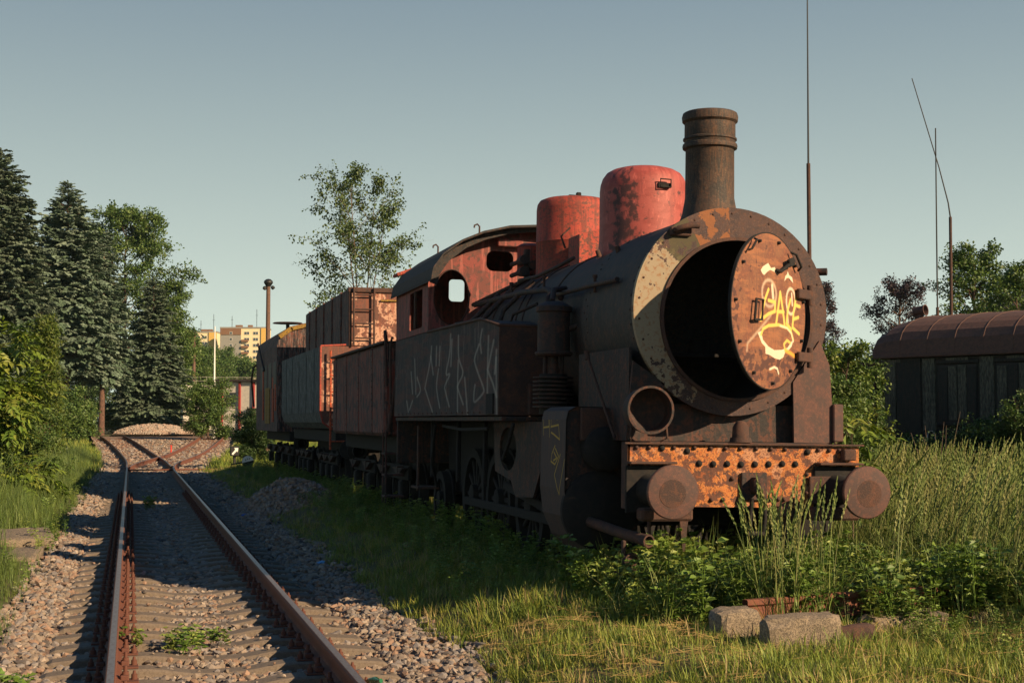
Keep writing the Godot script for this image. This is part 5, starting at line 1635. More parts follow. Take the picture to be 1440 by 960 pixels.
# a far shed roof seen between engine and coach
func build_shed() -> void:
	var c := Vector3(17.2, 0.2, -40.5)
	var S := thing("open_shed", c, "low dark open shed with a sagging roof between engine and coach", "shed")
	var m := MB.new()
	for s in [[-2.4, 3.55, 0.0, 4.05], [0.0, 4.05, 2.6, 3.65]]:
		m.quad(c + Vector3(s[0], s[1], 2), c + Vector3(s[2], s[3], 2), c + Vector3(s[2], s[3], -3), c + Vector3(s[0], s[1], -3))
		m.quad(c + Vector3(s[2], s[3] - 0.1, 2), c + Vector3(s[0], s[1] - 0.1, 2), c + Vector3(s[0], s[1] - 0.1, -3), c + Vector3(s[2], s[3] - 0.1, -3))
		m.quad(c + Vector3(s[0], s[1] - 0.1, 2), c + Vector3(s[2], s[3] - 0.1, 2), c + Vector3(s[2], s[3], 2), c + Vector3(s[0], s[1], 2))
	part(S, "roof", m, mats.roof)
	m = MB.new()
	m.box(c + Vector3(0, 3.3, 1.9), Vector3(4.8, 0.35, 0.12), 0.01)
	part(S, "fascia", m, mats.cab_dark)
	m = MB.new()
	m.box(c + Vector3(0.9, 3.95, 2.1), Vector3(2.4, 0.12, 0.16), 0.01, Basis.from_euler(Vector3(0, 0, -0.42)))
	part(S, "loose_beam", m, mats.pole)
	m = MB.new()
	m.box(c + Vector3(0.3, 1.6, -2.6), Vector3(4.6, 3.2, 0.12), 0.01)
	part(S, "back_wall", m, mats.tender_red_end)
	for x in [-2.2, 0.0, 2.3]:
		m = MB.new()
		m.box(c + Vector3(x, 1.65, 1.8), Vector3(0.14, 3.3, 0.14), 0.01)
		part(S, "post", m, mats.pole)
	m = MB.new()
	m.tube([c + Vector3(0.1, 3.9, 1.0), c + Vector3(0.1, 4.95, 1.0), c + Vector3(0.04, 5.04, 1.0), c + Vector3(-0.06, 5.05, 1.0), c + Vector3(-0.1, 4.98, 1.0)], 0.035, 6)
	part(S, "vent_pipe", m, mats.pole)

# world point on the ray through a point of the picture (1440 x 960) at a distance along the view
func at(px: float, py: float, dist: float) -> Vector3:
	var pit := atan(111.0 / 2000.0)
	var yaw := atan(536.0 / 2000.0)
	var d := Vector3((px - 720.0) / 2000.0, -(py - 480.0) / 2000.0, -1.0) * dist
	return Vector3(0, 1.79, 0) + d.rotated(Vector3.RIGHT, pit).rotated(Vector3.UP, -yaw)

func build_masts() -> void:
	var m: MB
	var data := [
		[at(1141, 560, 34.0), [[0.0, 0.06], [7.7, 0.05], [7.7, 0.024], [12.8, 0.012]], Vector2(0.0, 0.0), "very tall whip antenna mast rising behind the smokebox door"],
		[at(1321, 560, 36.0), [[0.0, 0.05], [4.4, 0.04], [9.0, 0.016]], Vector2.ZERO, "short straight whip antenna behind the coach roof"]]
	for q in data:
		var b: Vector3 = q[0]
		b.y = ground_y(b.x, b.z)
		var M := thing("antenna_mast", b, q[3], "antenna", "whip antennas behind the engine and coach")
		var P: Array = q[1]
		m = MB.new()
		m.tube([b, b + Vector3(0, P[1][0], 0)], P[0][1], 8, P[1][1])
		part(M, "mast", m, mats.rust)
		m = MB.new()
		var k := P.size() - 1
		m.tube([b + Vector3(0, P[1][0], 0), b + Vector3(0.03, P[k][0], 0)], P[k - 1][1] if k > 2 else 0.02, 6, P[k][1])
		part(M, "whip", m, mats.black)
	var b := at(1339, 560, 37.0)
	b.y = ground_y(b.x, b.z)
	var M := thing("antenna_mast", b, "whip antenna bent over and leaning above the coach roof", "antenna", "whip antennas behind the engine and coach")
	m = MB.new()
	var j := at(1337, 305, 37.0)
	m.tube([b, j], 0.05, 8, 0.04)
	part(M, "mast", m, mats.rust)
	m = MB.new()
	m.tube([j, at(1334, 285, 37.0), at(1321, 235, 37.0), at(1283, 110, 37.0)], 0.022, 6, 0.013)
	part(M, "whip", m, mats.black)

func build_poles() -> void:
	var m: MB
	for q in [[375, 640, 400, 62.0, 0.12, "tall lamp post with two-sided head beside the end of the train"], [271, 640, 468, 150.0, 0.2, "lamp post half hidden by trees before the apartment blocks"]]:
		var b := at(q[0], 620, q[3])
		b.y = ground_y(b.x, b.z)
		var top := at(q[0], q[2], q[3])
		top.x = b.x; top.z = b.z
		var L := thing("lamp_post", b, q[5], "lamp post", "lamp posts by the yard")
		m = MB.new()
		m.tube([b, top], q[4], 10, q[4] * 0.75)
		part(L, "pole", m, mats.pole)
		m = MB.new()
		m.lathe(top - Vector3(0, 0.05, 0), Vector3.UP, [Vector2(0, 0), Vector2(0.1, 0.0), Vector2(0.16, 0.1), Vector2(0.20, 0.16), Vector2(0.19, 0.24), Vector2(0.1, 0.32), Vector2(0, 0.34)], 16)
		m.lathe(top + Vector3(-0.12, -0.06, 0.02), Vector3(-0.5, -0.8, 0.3), [Vector2(0.05, 0), Vector2(0.09, 0.06), Vector2(0.08, 0.14), Vector2(0, 0.15)], 12)
		m.lathe(top + Vector3(0.14, -0.04, 0.02), Vector3(0.6, -0.7, 0.3), [Vector2(0.05, 0), Vector2(0.09, 0.06), Vector2(0.08, 0.14), Vector2(0, 0.15)], 12)
		part(L, "lamp_head", m, mats.black)
		m = MB.new()
		m.box(b.lerp(top, 0.55) + Vector3(0, 0, q[4]), Vector3(0.2, 0.3, 0.12), 0.02)
		part(L, "junction_box", m, mats.pole)
	var w := at(300, 620, 95.0)
	w.y = ground_y(w.x, w.z)
	m = MB.new()
	var wt := at(300, 458, 95.0)
	m.tube([w, Vector3(w.x, wt.y * 0.6, w.z), Vector3(w.x, wt.y, w.z)], 0.09, 8, 0.03)
	single("flag_pole", m, mats.white, "thin white flag pole standing before the apartment blocks", "pole", "", "", w)

# ---------------------------------------------------------------- far buildings
func block(px0: float, px1: float, ptop: float, dist: float, grey: float, ochre: float, label: String) -> void:
	var a := at(px0, 591, dist)
	var b := at(px1, 591, dist)
	var top := at((px0 + px1) / 2, ptop, dist).y
	var u := Vector3(b.x - a.x, 0, b.z - a.z)
	var wid := u.length()
	u = u.normalized()
	var nrm := u.cross(Vector3.UP) * -1.0
	nrm = Vector3.UP.cross(u) * -1.0
	if nrm.dot(-a) < 0.0: nrm = -nrm
	var base := Vector3((a.x + b.x) / 2, rise(-200.0), (a.z + b.z) / 2)
	var B := thing("apartment_block", base, label, "apartment block", "apartment blocks beyond the trees")
	var bas := Basis(u, Vector3.UP, nrm)
	var W := func(x: float, y: float, o: float) -> Vector3: return Vector3(a.x, 0, a.z) + u * x + Vector3(0, y, 0) + nrm * o
	var xg := wid * grey
	var xo := wid * ochre
	var m := MB.new()
	m.box(W.call(wid / 2, top / 2, -7.0), Vector3(wid - 0.05, top, 13.8), 0.05, bas)
	var wl := part(B, "wall", m, mats.cream)
	if grey > 0.0:
		m = MB.new()
		m.box(W.call(xg / 2, top / 2 - 1.6, 0.2), Vector3(xg, top - 3.2, 0.4), 0.05, bas)
		part(wl, "gable_panel", m, mats.greywall)
		m = MB.new()
		m.box(W.call(xg / 2, top - 1.5, 0.22), Vector3(xg, 3.0, 0.44), 0.05, bas)
		part(wl, "gable_panel", m, mats.brown)
	m = MB.new()
	m.box(W.call(wid - xo / 2, top / 2, 0.2), Vector3(xo, top, 0.4), 0.05, bas)
	part(wl, "end_panel", m, mats.ochre)
	m = MB.new()
	m.box(W.call(wid / 2, top + 0.3, -7.0), Vector3(wid + 0.4, 0.6, 14.4), 0.05, bas)
	var rf := part(B, "roof", m, mats.greywall)
	for q in [[0.2, 6.0], [0.75, 9.0]]:
		m = MB.new()
		m.tube([W.call(wid * q[0], top + 0.5, -6.0), W.call(wid * q[0], top + q[1], -6.0)], 0.12, 5)
		m.box(W.call(wid * q[0], top + q[1] * 0.7, -6.0), Vector3(1.2, 0.1, 0.1), 0.01, bas)
		part(rf, "aerial", m, mats.black)
	for q in [[0.35, 3.0], [0.6, 2.0]]:
		m = MB.new()
		m.box(W.call(wid * q[0], top + 1.2, -7.0), Vector3(q[1], 1.4, 2.0), 0.05, bas)
		part(rf, "chimney", m, mats.brown)
	var x0 := xg + 0.6
	var x1 := wid - xo - 0.4
	var cols := maxi(2, int((x1 - x0) / 4.2))
	for fl in 9:
		var y := top - 2.2 - fl * 2.75
		for c in cols:
			var x := lerpf(x0, x1, (c + 0.5) / cols)
			m = MB.new()
			m.box(W.call(x, y, 0.03), Vector3(2.3, 1.35, 0.1), 0.02, bas)
			var w := part(wl, "window", m, mats.plaster)
			for s in [-0.55, 0.55]:
				m = MB.new()
				m.box(W.call(x + s, y, 0.06), Vector3(0.92, 1.1, 0.1), 0.02, bas)
				part(w, "pane", m, mats.glass)
		if grey > 0.0:
			m = MB.new()
			m.box(W.call(xg * 0.52, y, 0.45), Vector3(1.3, 1.3, 0.1), 0.02, bas)
			var w2 := part(wl, "window", m, mats.plaster)
			m = MB.new()
			m.box(W.call(xg * 0.52, y, 0.48), Vector3(1.0, 1.0, 0.1), 0.02, bas)
			part(w2, "pane", m, mats.glass)
		if fl > 0:
			m = MB.new()
			m.box(W.call(x0 + 1.2, y - 0.75, 0.7), Vector3(3.0, 1.0, 1.3), 0.03, bas)
			part(wl, "balcony", m, mats.brown)

func build_buildings() -> void:
	block(308, 372, 461, 640.0, 0.46, 0.10, "cream apartment tower with grey gable and brown balconies beyond the trees")
	block(270, 303, 467, 660.0, 0.0, 0.34, "cream apartment tower with wide ochre end panel half behind a spruce")
	# small house by the yard
	var c := at(342, 600, 104.0)
	c.y = ground_y(c.x, c.z)
	var H := thing("yard_house", c, "small grey flat-roofed yard house with red posts behind the end of the train", "house")
	var bas := Basis.from_euler(Vector3(0, -0.5, 0))
	var m := MB.new()
	m.box(c + Vector3(0.4, 1.95, -1.6), Vector3(3.4, 3.9, 4.0), 0.03, bas)
	var wl := part(H, "wall", m, mats.plaster)
	m = MB.new()
	m.box(c + Vector3(0.4, 3.98, -1.6), Vector3(4.0, 0.18, 4.6), 0.03, bas)
	part(H, "roof", m, mats.roof)
	for q in [-1.1, 0.3, 1.4]:
		m = MB.new()
		m.box(c + Vector3(0.4, 1.9, -1.6) + bas * Vector3(q, 0, 2.06), Vector3(0.16, 3.9, 0.14), 0.02, bas)
		part(H, "post", m, mats.redpaint)
	for q in [[-0.9, 2.6], [0.85, 2.6], [-0.4, 1.0]]:
		m = MB.new()
		m.box(c + Vector3(0.4, q[1], -1.6) + bas * Vector3(-1.71, 0, q[0]), Vector3(0.06, 1.0, 0.8), 0.02, bas)
		part(wl, "window", m, mats.glass)
	for q in [[-0.4, 2.6]]:
		m = MB.new()
		m.box(c + Vector3(0.4, q[1], -1.6) + bas * Vector3(q[0], 0, 2.0), Vector3(0.8, 1.0, 0.06), 0.02, bas)
		part(wl, "window", m, mats.glass)
	m = MB.new()
	m.box(c + Vector3(1.6, 1.9, 0.9), Vector3(2.6, 0.12, 1.2), 0.02, bas)
	part(H, "porch_roof", m, mats.soot)
	# low pale works building behind it
	var d := at(318, 600, 150.0)
	d.y = ground_y(d.x, d.z)
	var G := thing("works_building", d, "low white works building with roof railing behind the grey yard house", "building")
	m = MB.new()
	m.box(d + Vector3(0, 2.4, -3), Vector3(9.0, 4.7, 6.0), 0.05)
	var gw := part(G, "wall", m, mats.plaster)
	for k in 5:
		m = MB.new()
		m.box(d + Vector3(-3.2 + k * 1.6, 3.2, 0.01), Vector3(1.0, 1.1, 0.08), 0.02)
		part(gw, "window", m, mats.glass)
	for k in 9:
		m = MB.new()
		m.tube([d + Vector3(-4.2 + k * 1.05, 4.8, -0.2), d + Vector3(-4.2 + k * 1.05, 5.6, -0.2)], 0.03, 5)
		part(G, "railing_post", m, mats.greywall)
	m = MB.new()
	m.tube([d + Vector3(-4.3, 5.6, -0.2), d + Vector3(4.3, 5.6, -0.2)], 0.03, 5)
	m.tube([d + Vector3(-4.3, 5.2, -0.2), d + Vector3(4.3, 5.2, -0.2)], 0.025, 5)
	part(G, "railing", m, mats.greywall)
	m = MB.new()
	m.box(d + Vector3(3.4, 5.1, -3.2), Vector3(1.8, 0.8, 2.0), 0.05)
	part(G, "roof_cabin", m, mats.redpaint)
	# gable at the right-hand edge, beyond the trees
	var e := at(1440, 410, 80.0)
	e.y = ground_y(e.x, e.z)
	var E2 := thing("gabled_house", e, "white gabled house peeping over trees at the coach", "house")
	m = MB.new()
	m.box(e + Vector3(3.2, 4.1, -2), Vector3(6.6, 8.2, 6.0), 0.04)
	part(E2, "wall", m, mats.plaster)
	m = MB.new()
	for s in [-1.0, 1.0]:
		var p := e + Vector3(3.2, 9.4, 1.3)
		var q := e + Vector3(3.2 + s * 3.8, 8.1, 1.3)
		var bk := Vector3(0, 0, -6.6)
		if s > 0.0: m.quad(p, q, q + bk, p + bk)
		else: m.quad(q, p, p + bk, q + bk)
	m.tri(e + Vector3(-0.1, 8.2, 1.0), e + Vector3(6.5, 8.2, 1.0), e + Vector3(3.2, 9.35, 1.0))
	part(E2, "roof", m, mats.roof)

# a lump of broken concrete: a box with knocked-off corners and uneven faces
func rough_block(m: MB, o: Vector3, s: Vector3, bas: Basis, sd: int) -> void:
	var f := FastNoiseLite.new()
	f.seed = sd
	f.frequency = 3.5
	f.fractal_octaves = 3
	var warp := func(p: Vector3) -> Vector3:
		var h := s * 0.5
		var q := p
		var e := 0
		for k in 3:
			if absf(p[k]) > h[k] * 0.98: e += 1
		var cut := 0.014 * e * (0.6 + f.get_noise_3dv(p * 1.7 + Vector3(9, 3, 1))) if e > 1 else 0.0
		q -= Vector3(signf(p.x), signf(p.y), signf(p.z)) * cut
		q += Vector3(f.get_noise_3dv(p), f.get_noise_3dv(p + Vector3(5, 5, 5)), f.get_noise_3dv(p + Vector3(11, 2, 7))) * 0.016
		return o + bas * q
	for ax in 3:
		var u := (ax + 1) % 3
		var w := (ax + 2) % 3
		var nu := clampi(int(s[u] / 0.05), 3, 16)
		var nw := clampi(int(s[w] / 0.05), 3, 16)
		for sg in [-1.0, 1.0]:
			for i in nu:
				for j in nw:
					var q := []
					for k in [[0, 0], [1, 0], [1, 1], [0, 1]]:
						var p := Vector3.ZERO
						p[ax] = sg * s[ax] * 0.5
						p[u] = s[u] * (float(i + k[0]) / nu - 0.5)
						p[w] = s[w] * (float(j + k[1]) / nw - 0.5)
						q.append(warp.call(p))
					if sg > 0: m.quad(q[0], q[1], q[2], q[3])
					else: m.quad(q[3], q[2], q[1], q[0])

# ---------------------------------------------------------------- small things
func build_small() -> void:
	var m: MB
	# switch signal: black lantern box with a white arrow
	var b := Vector3(3.55, ground_y(3.55, -51.0), -51.0)
	var S := thing("switch_signal", b, "black switch signal box with a white diagonal arrow", "signal")
	m = MB.new()
	m.box(b + Vector3(0, 0.55, 0), Vector3(0.30, 0.34, 0.30), 0.02)
	m.cyl(b, b + Vector3(0, 0.40, 0), 0.05, -1, 10)
	part(S, "lantern", m, mats.black)
	m = MB.new()
	m.plate(b + Vector3(0, 0.55, 0.155), Vector3.RIGHT, Vector3.UP, PackedVector2Array([Vector2(-0.11, -0.09), Vector2(-0.06, -0.13), Vector2(0.06, 0.0), Vector2(0.1, -0.03), Vector2(0.12, 0.12), Vector2(-0.02, 0.12), Vector2(0.015, 0.06)]), 0.006)
	part(S, "arrow", m, mats.white)
	# switch lever with its half white counterweight
	b = Vector3(3.66, ground_y(3.66, -46.5), -46.5)
	var C := thing("switch_lever", b, "switch lever weight, a low disc half white and half black", "switch lever")
	m = MB.new()
	m.cyl(b + Vector3(0, 0.20, -0.06), b + Vector3(0, 0.20, 0.06), 0.19, -1, 24)
	part(C, "counterweight", m, mats.black)
	m = MB.new()
	var half := PackedVector2Array()
	for i in 13: half.append(Vector2(0.185 * cos(PI * i / 12 + 0.25), 0.185 * sin(PI * i / 12 + 0.25)))
	m.plate(b + Vector3(0, 0.20, 0.066), Vector3.RIGHT, Vector3.UP, half, 0.005)
	var wf := part(C, "white_half", m, mats.white)
	m = MB.new()       # the number painted on it
	for q in [[-0.07, 0.05], [-0.01, 0.08], [0.05, 0.09]]:
		m.box(b + Vector3(q[0], 0.20 + q[1], 0.068), Vector3(0.035, 0.05, 0.004), 0.001)
	part(wf, "number", m, mats.greywall)
	m = MB.new()
	m.tube([b + Vector3(0, 0.2, 0), b + Vector3(-0.5, 0.1, -0.3)], 0.025, 6)
	part(C, "lever_arm", m, mats.black)
	# red marker post between the diverging tracks
	b = Vector3(2.05, 0, -76.0)
	b.y = ballast_y(b.x, b.z)
	m = MB.new()
	m.box(b + Vector3(0, 0.2, 0), Vector3(0.08, 0.42, 0.08), 0.02)
	m.box(b + Vector3(0, 0.42, 0), Vector3(0.10, 0.05, 0.10), 0.02)
	single("marker_post", m, flat(C8(196, 52, 36), 0.6), "small red marker post between the diverging tracks", "marker post", "", "", b)
	# gravel pile before the spruces
	rng.seed = 5
	var gp := at(217, 606, 104.0)
	gp.y = rise(gp.z)
	m = MB.new()
	var hh := func(x: float, z: float) -> float: return 0.62 * pow(maxf(0.0, 1.0 - (x * x / 8.5 + z * z / 9.0)), 0.8) * (1.0 + 0.25 * hn.get_noise_2d(x * 30.0, z * 30.0)) - 0.05
	for i in 24:
		for k in 16:
			var x0 := -3.0 + i * 0.25
			var z0 := 3.0 - k * 0.375
			m.quad(gp + Vector3(x0, hh.call(x0, z0), z0), gp + Vector3(x0 + 0.25, hh.call(x0 + 0.25, z0), z0), gp + Vector3(x0 + 0.25, hh.call(x0 + 0.25, z0 - 0.375), z0 - 0.375), gp + Vector3(x0, hh.call(x0, z0 - 0.375), z0 - 0.375))
	var pile := single("gravel_pile", m, mats.gravel, "low pile of pale gravel in front of the dark spruce", "gravel pile", "", "", gp)
	var gx := []
	var gc := []
	for k in 5000:
		var x := rng.randf_range(-2.8, 2.8)
		var z := rng.randf_range(-1.0, 3.0)
		if x * x / 8.5 + z * z / 9.0 > 1.0: continue
		var s := 0.08 * rng.randf_range(0.5, 1.3)
		gx.append(Transform3D(Basis.from_euler(rvec(rng) * 1.5).scaled(Vector3.ONE * s), Vector3(x, hh.call(x, z) + s * 0.3, z)))
		gc.append(pick(rng, [Color(0.46, 0.38, 0.31), Color(0.38, 0.34, 0.30), Color(0.44, 0.32, 0.25)]))
	multi(pile, "loose_stones", rock(5), mats.stone, gx, gc).set_meta("kind", "stuff")
	# gravel spilled on the grass by the tenders
	var sp := Vector3(3.0, 0.0, -29.0)
	m = MB.new()
	var h2 := func(x: float, z: float) -> float: return ground_y(sp.x + x, sp.z + z) + 0.36 * pow(maxf(0.0, 1.0 - (x * x / 1.2 + z * z / 6.5)), 1.3) * (1.0 + 0.4 * hn.get_noise_2d(x * 60.0, z * 60.0)) - 0.02
	for i in 20:
		for k in 30:
			var x0 := -1.2 + i * 0.12
			var z0 := 2.7 - k * 0.18
			m.quad(sp + Vector3(x0, h2.call(x0, z0), z0), sp + Vector3(x0 + 0.12, h2.call(x0 + 0.12, z0), z0), sp + Vector3(x0 + 0.12, h2.call(x0 + 0.12, z0 - 0.18), z0 - 0.18), sp + Vector3(x0, h2.call(x0, z0 - 0.18), z0 - 0.18))
	var heap := single("gravel_pile", m, mats.gravel, "small heap of gravel on the grass beside the tenders", "gravel pile", "", "", sp)
	var hx := []
	var hc := []
	for k in 2600:
		var x := rng.randf_range(-1.15, 1.15)
		var z := rng.randf_range(-2.6, 2.6)
		if x * x / 1.2 + z * z / 6.5 > 1.0: continue
		var s := 0.05 * rng.randf_range(0.5, 1.2)
		hx.append(Transform3D(Basis.from_euler(rvec(rng) * 1.5).scaled(Vector3.ONE * s), Vector3(x, h2.call(x, z) + s * 0.3, z)))
		hc.append(pick(rng, [Color(0.30, 0.25, 0.21), Color(0.25, 0.23, 0.22), Color(0.34, 0.24, 0.18)]))
	multi(heap, "loose_stones", rock(4), mats.stone, hx, hc).set_meta("kind", "stuff")
	# concrete slabs in the grass on the left
	for q in [[Vector3(-1.62, 0.10, -21.6), Vector3(1.1, 0.16, 1.5), 0.1, "wide concrete slab half buried in tall grass across the track from the tenders"], [Vector3(-1.32, 0.03, -19.4), Vector3(0.42, 0.14, 1.3), -0.05, "narrow concrete kerb piece lying between the wide slab and the gravel"]]:
		m = MB.new()
		rough_block(m, q[0], q[1], Basis.from_euler(Vector3(0.03, q[2], 0.03)), 7)
		single("concrete_slab", m, mats.block, q[3], "concrete slab", "", "", q[0])
	# broken sleepers lying before the buffers
	var bl := [[Vector3(4.10, 0.36, -9.30), Vector3(0.32, 0.24, 0.22), 0.03, "short pale concrete stump beside the clump of seeding grass"],
		[Vector3(4.36, 0.36, -8.80), Vector3(0.54, 0.26, 0.22), -0.04, "broken concrete beam end with pitted face beside the rusty iron piece"],
		[Vector3(5.5, 0.28, -9.45), Vector3(0.7, 0.2, 0.24), 0.12, "pale flat concrete beam half sunk in weeds beside the tall grass"],
		[Vector3(6.5, 0.28, -9.6), Vector3(0.8, 0.18, 0.24), 0.03, "broken concrete beam lying under the tall grass"]]
	for q in bl:
		m = MB.new()
		var bas := Basis.from_euler(Vector3(0.08, q[2], 0.04))
		rough_block(m, q[0], q[1], bas, int(q[0].x * 100.0))
		single("broken_beam", m, mats.block, q[3], "concrete beam", "broken concrete beams before the engine", "", q[0])
	m = MB.new()
	sweep([Vector3(4.30, 0.32, -9.55), Vector3(5.6, 0.34, -9.75), Vector3(7.4, 0.33, -9.9)], RAIL, m)
	single("scrap_rail", m, mats.rail, "rusty length of scrap rail lying behind the broken concrete beams", "scrap rail", "", "", Vector3(5.6, 0.3, -9.75))
	m = MB.new()
	rough_block(m, Vector3(4.80, 0.32, -8.90), Vector3(0.34, 0.14, 0.10), Basis.from_euler(Vector3(0.2, 0.1, 0.06)), 31)
	single("rusty_iron", m, mats.rust, "rusty iron piece against the pitted concrete beam end", "scrap iron", "", "", Vector3(4.86, 0.3, -8.86))
	# litter
	b = Vector3(1.56, 0.02, -9.6)
	m = MB.new()
	m.lathe(b, Vector3(0.3, 0.25, 0.9), [Vector2(0, 0), Vector2(0.034, 0), Vector2(0.036, 0.02), Vector2(0.036, 0.13), Vector2(0.014, 0.18), Vector2(0.014, 0.21), Vector2(0, 0.21)], 16)
	var gl := flat(C8(20, 110, 70), 0.12)
	gl.transparency = BaseMaterial3D.TRANSPARENCY_ALPHA
	gl.albedo_color.a = 0.75
	single("glass_bottle", m, gl, "green glass bottle lying against the rail nearer the engine", "bottle", "", "", b)
	for q in [[at(450, 801, 17.6), C8(90, 150, 200), "scrap of pale blue litter on the shaded gravel nearer the grass", 0.05], [at(342, 728, 27.0), C8(60, 90, 170), "scrap of dark blue litter on the gravel nearer the tenders", 0.05], [at(152, 699, 31.0), C8(220, 216, 208), "scrap of white litter on the gravel beside the tall verge grass", 0.07]]:
		b = q[0]
		b.y = maxf(ballast_y(b.x, b.z), ground_y(b.x, b.z)) + 0.02
		m = MB.new()
		var s: float = q[3]
		m.box(b + Vector3(0, 0.012, 0), Vector3(s * 1.6, 0.02, s), 0.006, Basis.from_euler(Vector3(0.2, 0.5, 0.25)))
		m.box(b + Vector3(s * 0.6, 0.02, 0.01), Vector3(s * 0.8, 0.015, s * 0.9), 0.005, Basis.from_euler(Vector3(0.1, 1.1, 0.7)))
		single("litter", m, flat(q[1], 0.5), q[2], "litter", "scraps of litter", "", b)

# ---------------------------------------------------------------- plants
func blade(m: MB, p: Vector3, dir: Vector3, h: float, w: float, bend: float, segs := 3) -> void:
	var side := dir.cross(Vector3.UP).normalized()
	var prev_l := p - side * w * 0.5
	var prev_r := p + side * w * 0.5
	for i in segs:
		var f := (i + 1.0) / segs
		var c := p + Vector3(0, h * (f - 0.28 * bend * f * f), 0) + dir * (h * bend * f * f)
		var ww := w * (1.0 - f * f) * 0.5
		if i == segs - 1:
			m.tri(prev_l, prev_r, c)
		else:
			m.quad(prev_l, prev_r, c + side * ww, c - side * ww)
			prev_l = c - side * ww
			prev_r = c + side * ww

func tuft(sd: int, n: int, h: float, spread: float, w: float, bend: float) -> ArrayMesh:
	var r := RandomNumberGenerator.new()
	r.seed = sd
	var m := MB.new()
	m.tinted = true
	for i in n:
		var a := r.randf() * TAU
		var d := Vector3(cos(a), 0, sin(a))
		var q := r.randf_range(0.75, 1.15)
		m.tint = Color(q, q * r.randf_range(0.92, 1.05), q * 0.9)
		var o := d.rotated(Vector3.UP, r.randf_range(-1, 1)) * spread * sqrt(r.randf())
		blade(m, o, d, h * r.randf_range(0.45, 1.0), w * r.randf_range(0.7, 1.2), bend * r.randf_range(0.3, 1.2))
	return m.mesh()

func stalk(sd: int, nod: float) -> ArrayMesh:
	var r := RandomNumberGenerator.new()
	r.seed = sd
	var m := MB.new()
	m.tinted = true
	m.tint = Color(1.3, 1.3, 1.0)
	var a := r.randf_range(-0.6, 0.6)
	var d := Vector3(cos(a), 0, sin(a))
	var pts := []
	for i in 6:
		var f := i / 5.0
		pts.append(d * (nod * f * f * f) + Vector3(0, f - 0.25 * nod * f * f * f, 0))
	m.tube(pts, 0.0042, 3, 0.002)
	for i in 3:
		var t := r.randf() * TAU
		m.tint = Color(0.8, 0.95, 0.7)
		blade(m, pts[1] * r.randf_range(0.5, 1.4), Vector3(cos(t), 0, sin(t)), r.randf_range(0.3, 0.45), 0.009, r.randf_range(0.5, 1.0))
	# ear: small overlapping spikelets round the last fifth
	var e0: Vector3 = pts[4]
	var e1: Vector3 = pts[5]
	var ax := (e1 - e0).normalized()
	for i in 30:
		var f := i / 29.0
		var c := e0.lerp(e1 + ax * 0.03, f) - ax * 0.02
		var t := i * 2.4
		var sd2 := ax.cross(Vector3(cos(t), 0.2, sin(t))).normalized()
		var wd := 0.013 * (1.0 - absf(f - 0.4) * 1.1)
		m.tint = Color(4.2, 3.2, 6.0) * r.randf_range(0.8, 1.1)
		m.tri(c - ax * 0.014 - sd2 * wd * 0.2, c + sd2 * wd, c + ax * 0.032 + sd2 * wd * 0.4)
	return m.mesh()

func leaf(m: MB, p: Vector3, d: Vector3, n: Vector3, l: float, w: float) -> void:
	var s := d.cross(n).normalized()
	var tip := p + d * l - n * l * 0.12
	var mid := p + d * l * 0.45
	m.tri(p, mid + s * w * 0.5 + n * w * 0.12, tip)
	m.tri(p, tip, mid - s * w * 0.5 + n * w * 0.12)

func rvec(r: RandomNumberGenerator) -> Vector3:
	return Vector3(r.randf_range(-1, 1), r.randf_range(-1, 1), r.randf_range(-1, 1))

func weed(sd: int, n: int, l: float) -> ArrayMesh:
	var r := RandomNumberGenerator.new()
	r.seed = sd
	var m := MB.new()
	m.tinted = true
	for s in 3:
		var a := r.randf() * TAU
		var lean := Vector3(cos(a), 0, sin(a)) * r.randf_range(0.05, 0.4)
		m.tint = Color(0.8, 0.9, 0.7)
		m.tube([Vector3.ZERO, lean * 0.4 + Vector3(0, 0.55, 0), lean + Vector3(0, 1.0, 0)], 0.008, 3, 0.004)
		for i in n:
			var f := 0.25 + 0.75 * float(i) / n
			var p := lean * f * f + Vector3(0, f, 0)
			var t := i * 2.4 + a
			var d := Vector3(cos(t), r.randf_range(-0.1, 0.5), sin(t)).normalized()
			var q := r.randf_range(0.7, 1.25)
			m.tint = Color(q, q, q * 0.9)
			for k in 3:
				var dd := d.rotated(Vector3.UP, (k - 1) * 0.8)
				leaf(m, p + d * 0.06, dd, Vector3(0.35 + r.randf_range(-0.6, 0.6), 0.9, 0.4 + r.randf_range(-0.6, 0.6)).normalized(), l * r.randf_range(0.7, 1.1), l * 0.62)
	return m.mesh()

func leaf_cluster(sd: int, n: int, l: float, w: float, droop := 0.0) -> ArrayMesh:
	var r := RandomNumberGenerator.new()
	r.seed = sd
	var m := MB.new()
	m.tinted = true
	for i in n:
		var q := r.randf_range(0.7, 1.25)
		m.tint = Color(q * r.randf_range(0.93, 1.08), q, q * 0.9)
		var d := (rvec(r) + Vector3(0, -droop, 0)).normalized()
		var nn := (Vector3(0, 1, 0) + rvec(r) * 0.9).normalized()
		leaf(m, rvec(r) * 0.42, d, nn, l * r.randf_range(0.7, 1.2), w)
	return m.mesh()

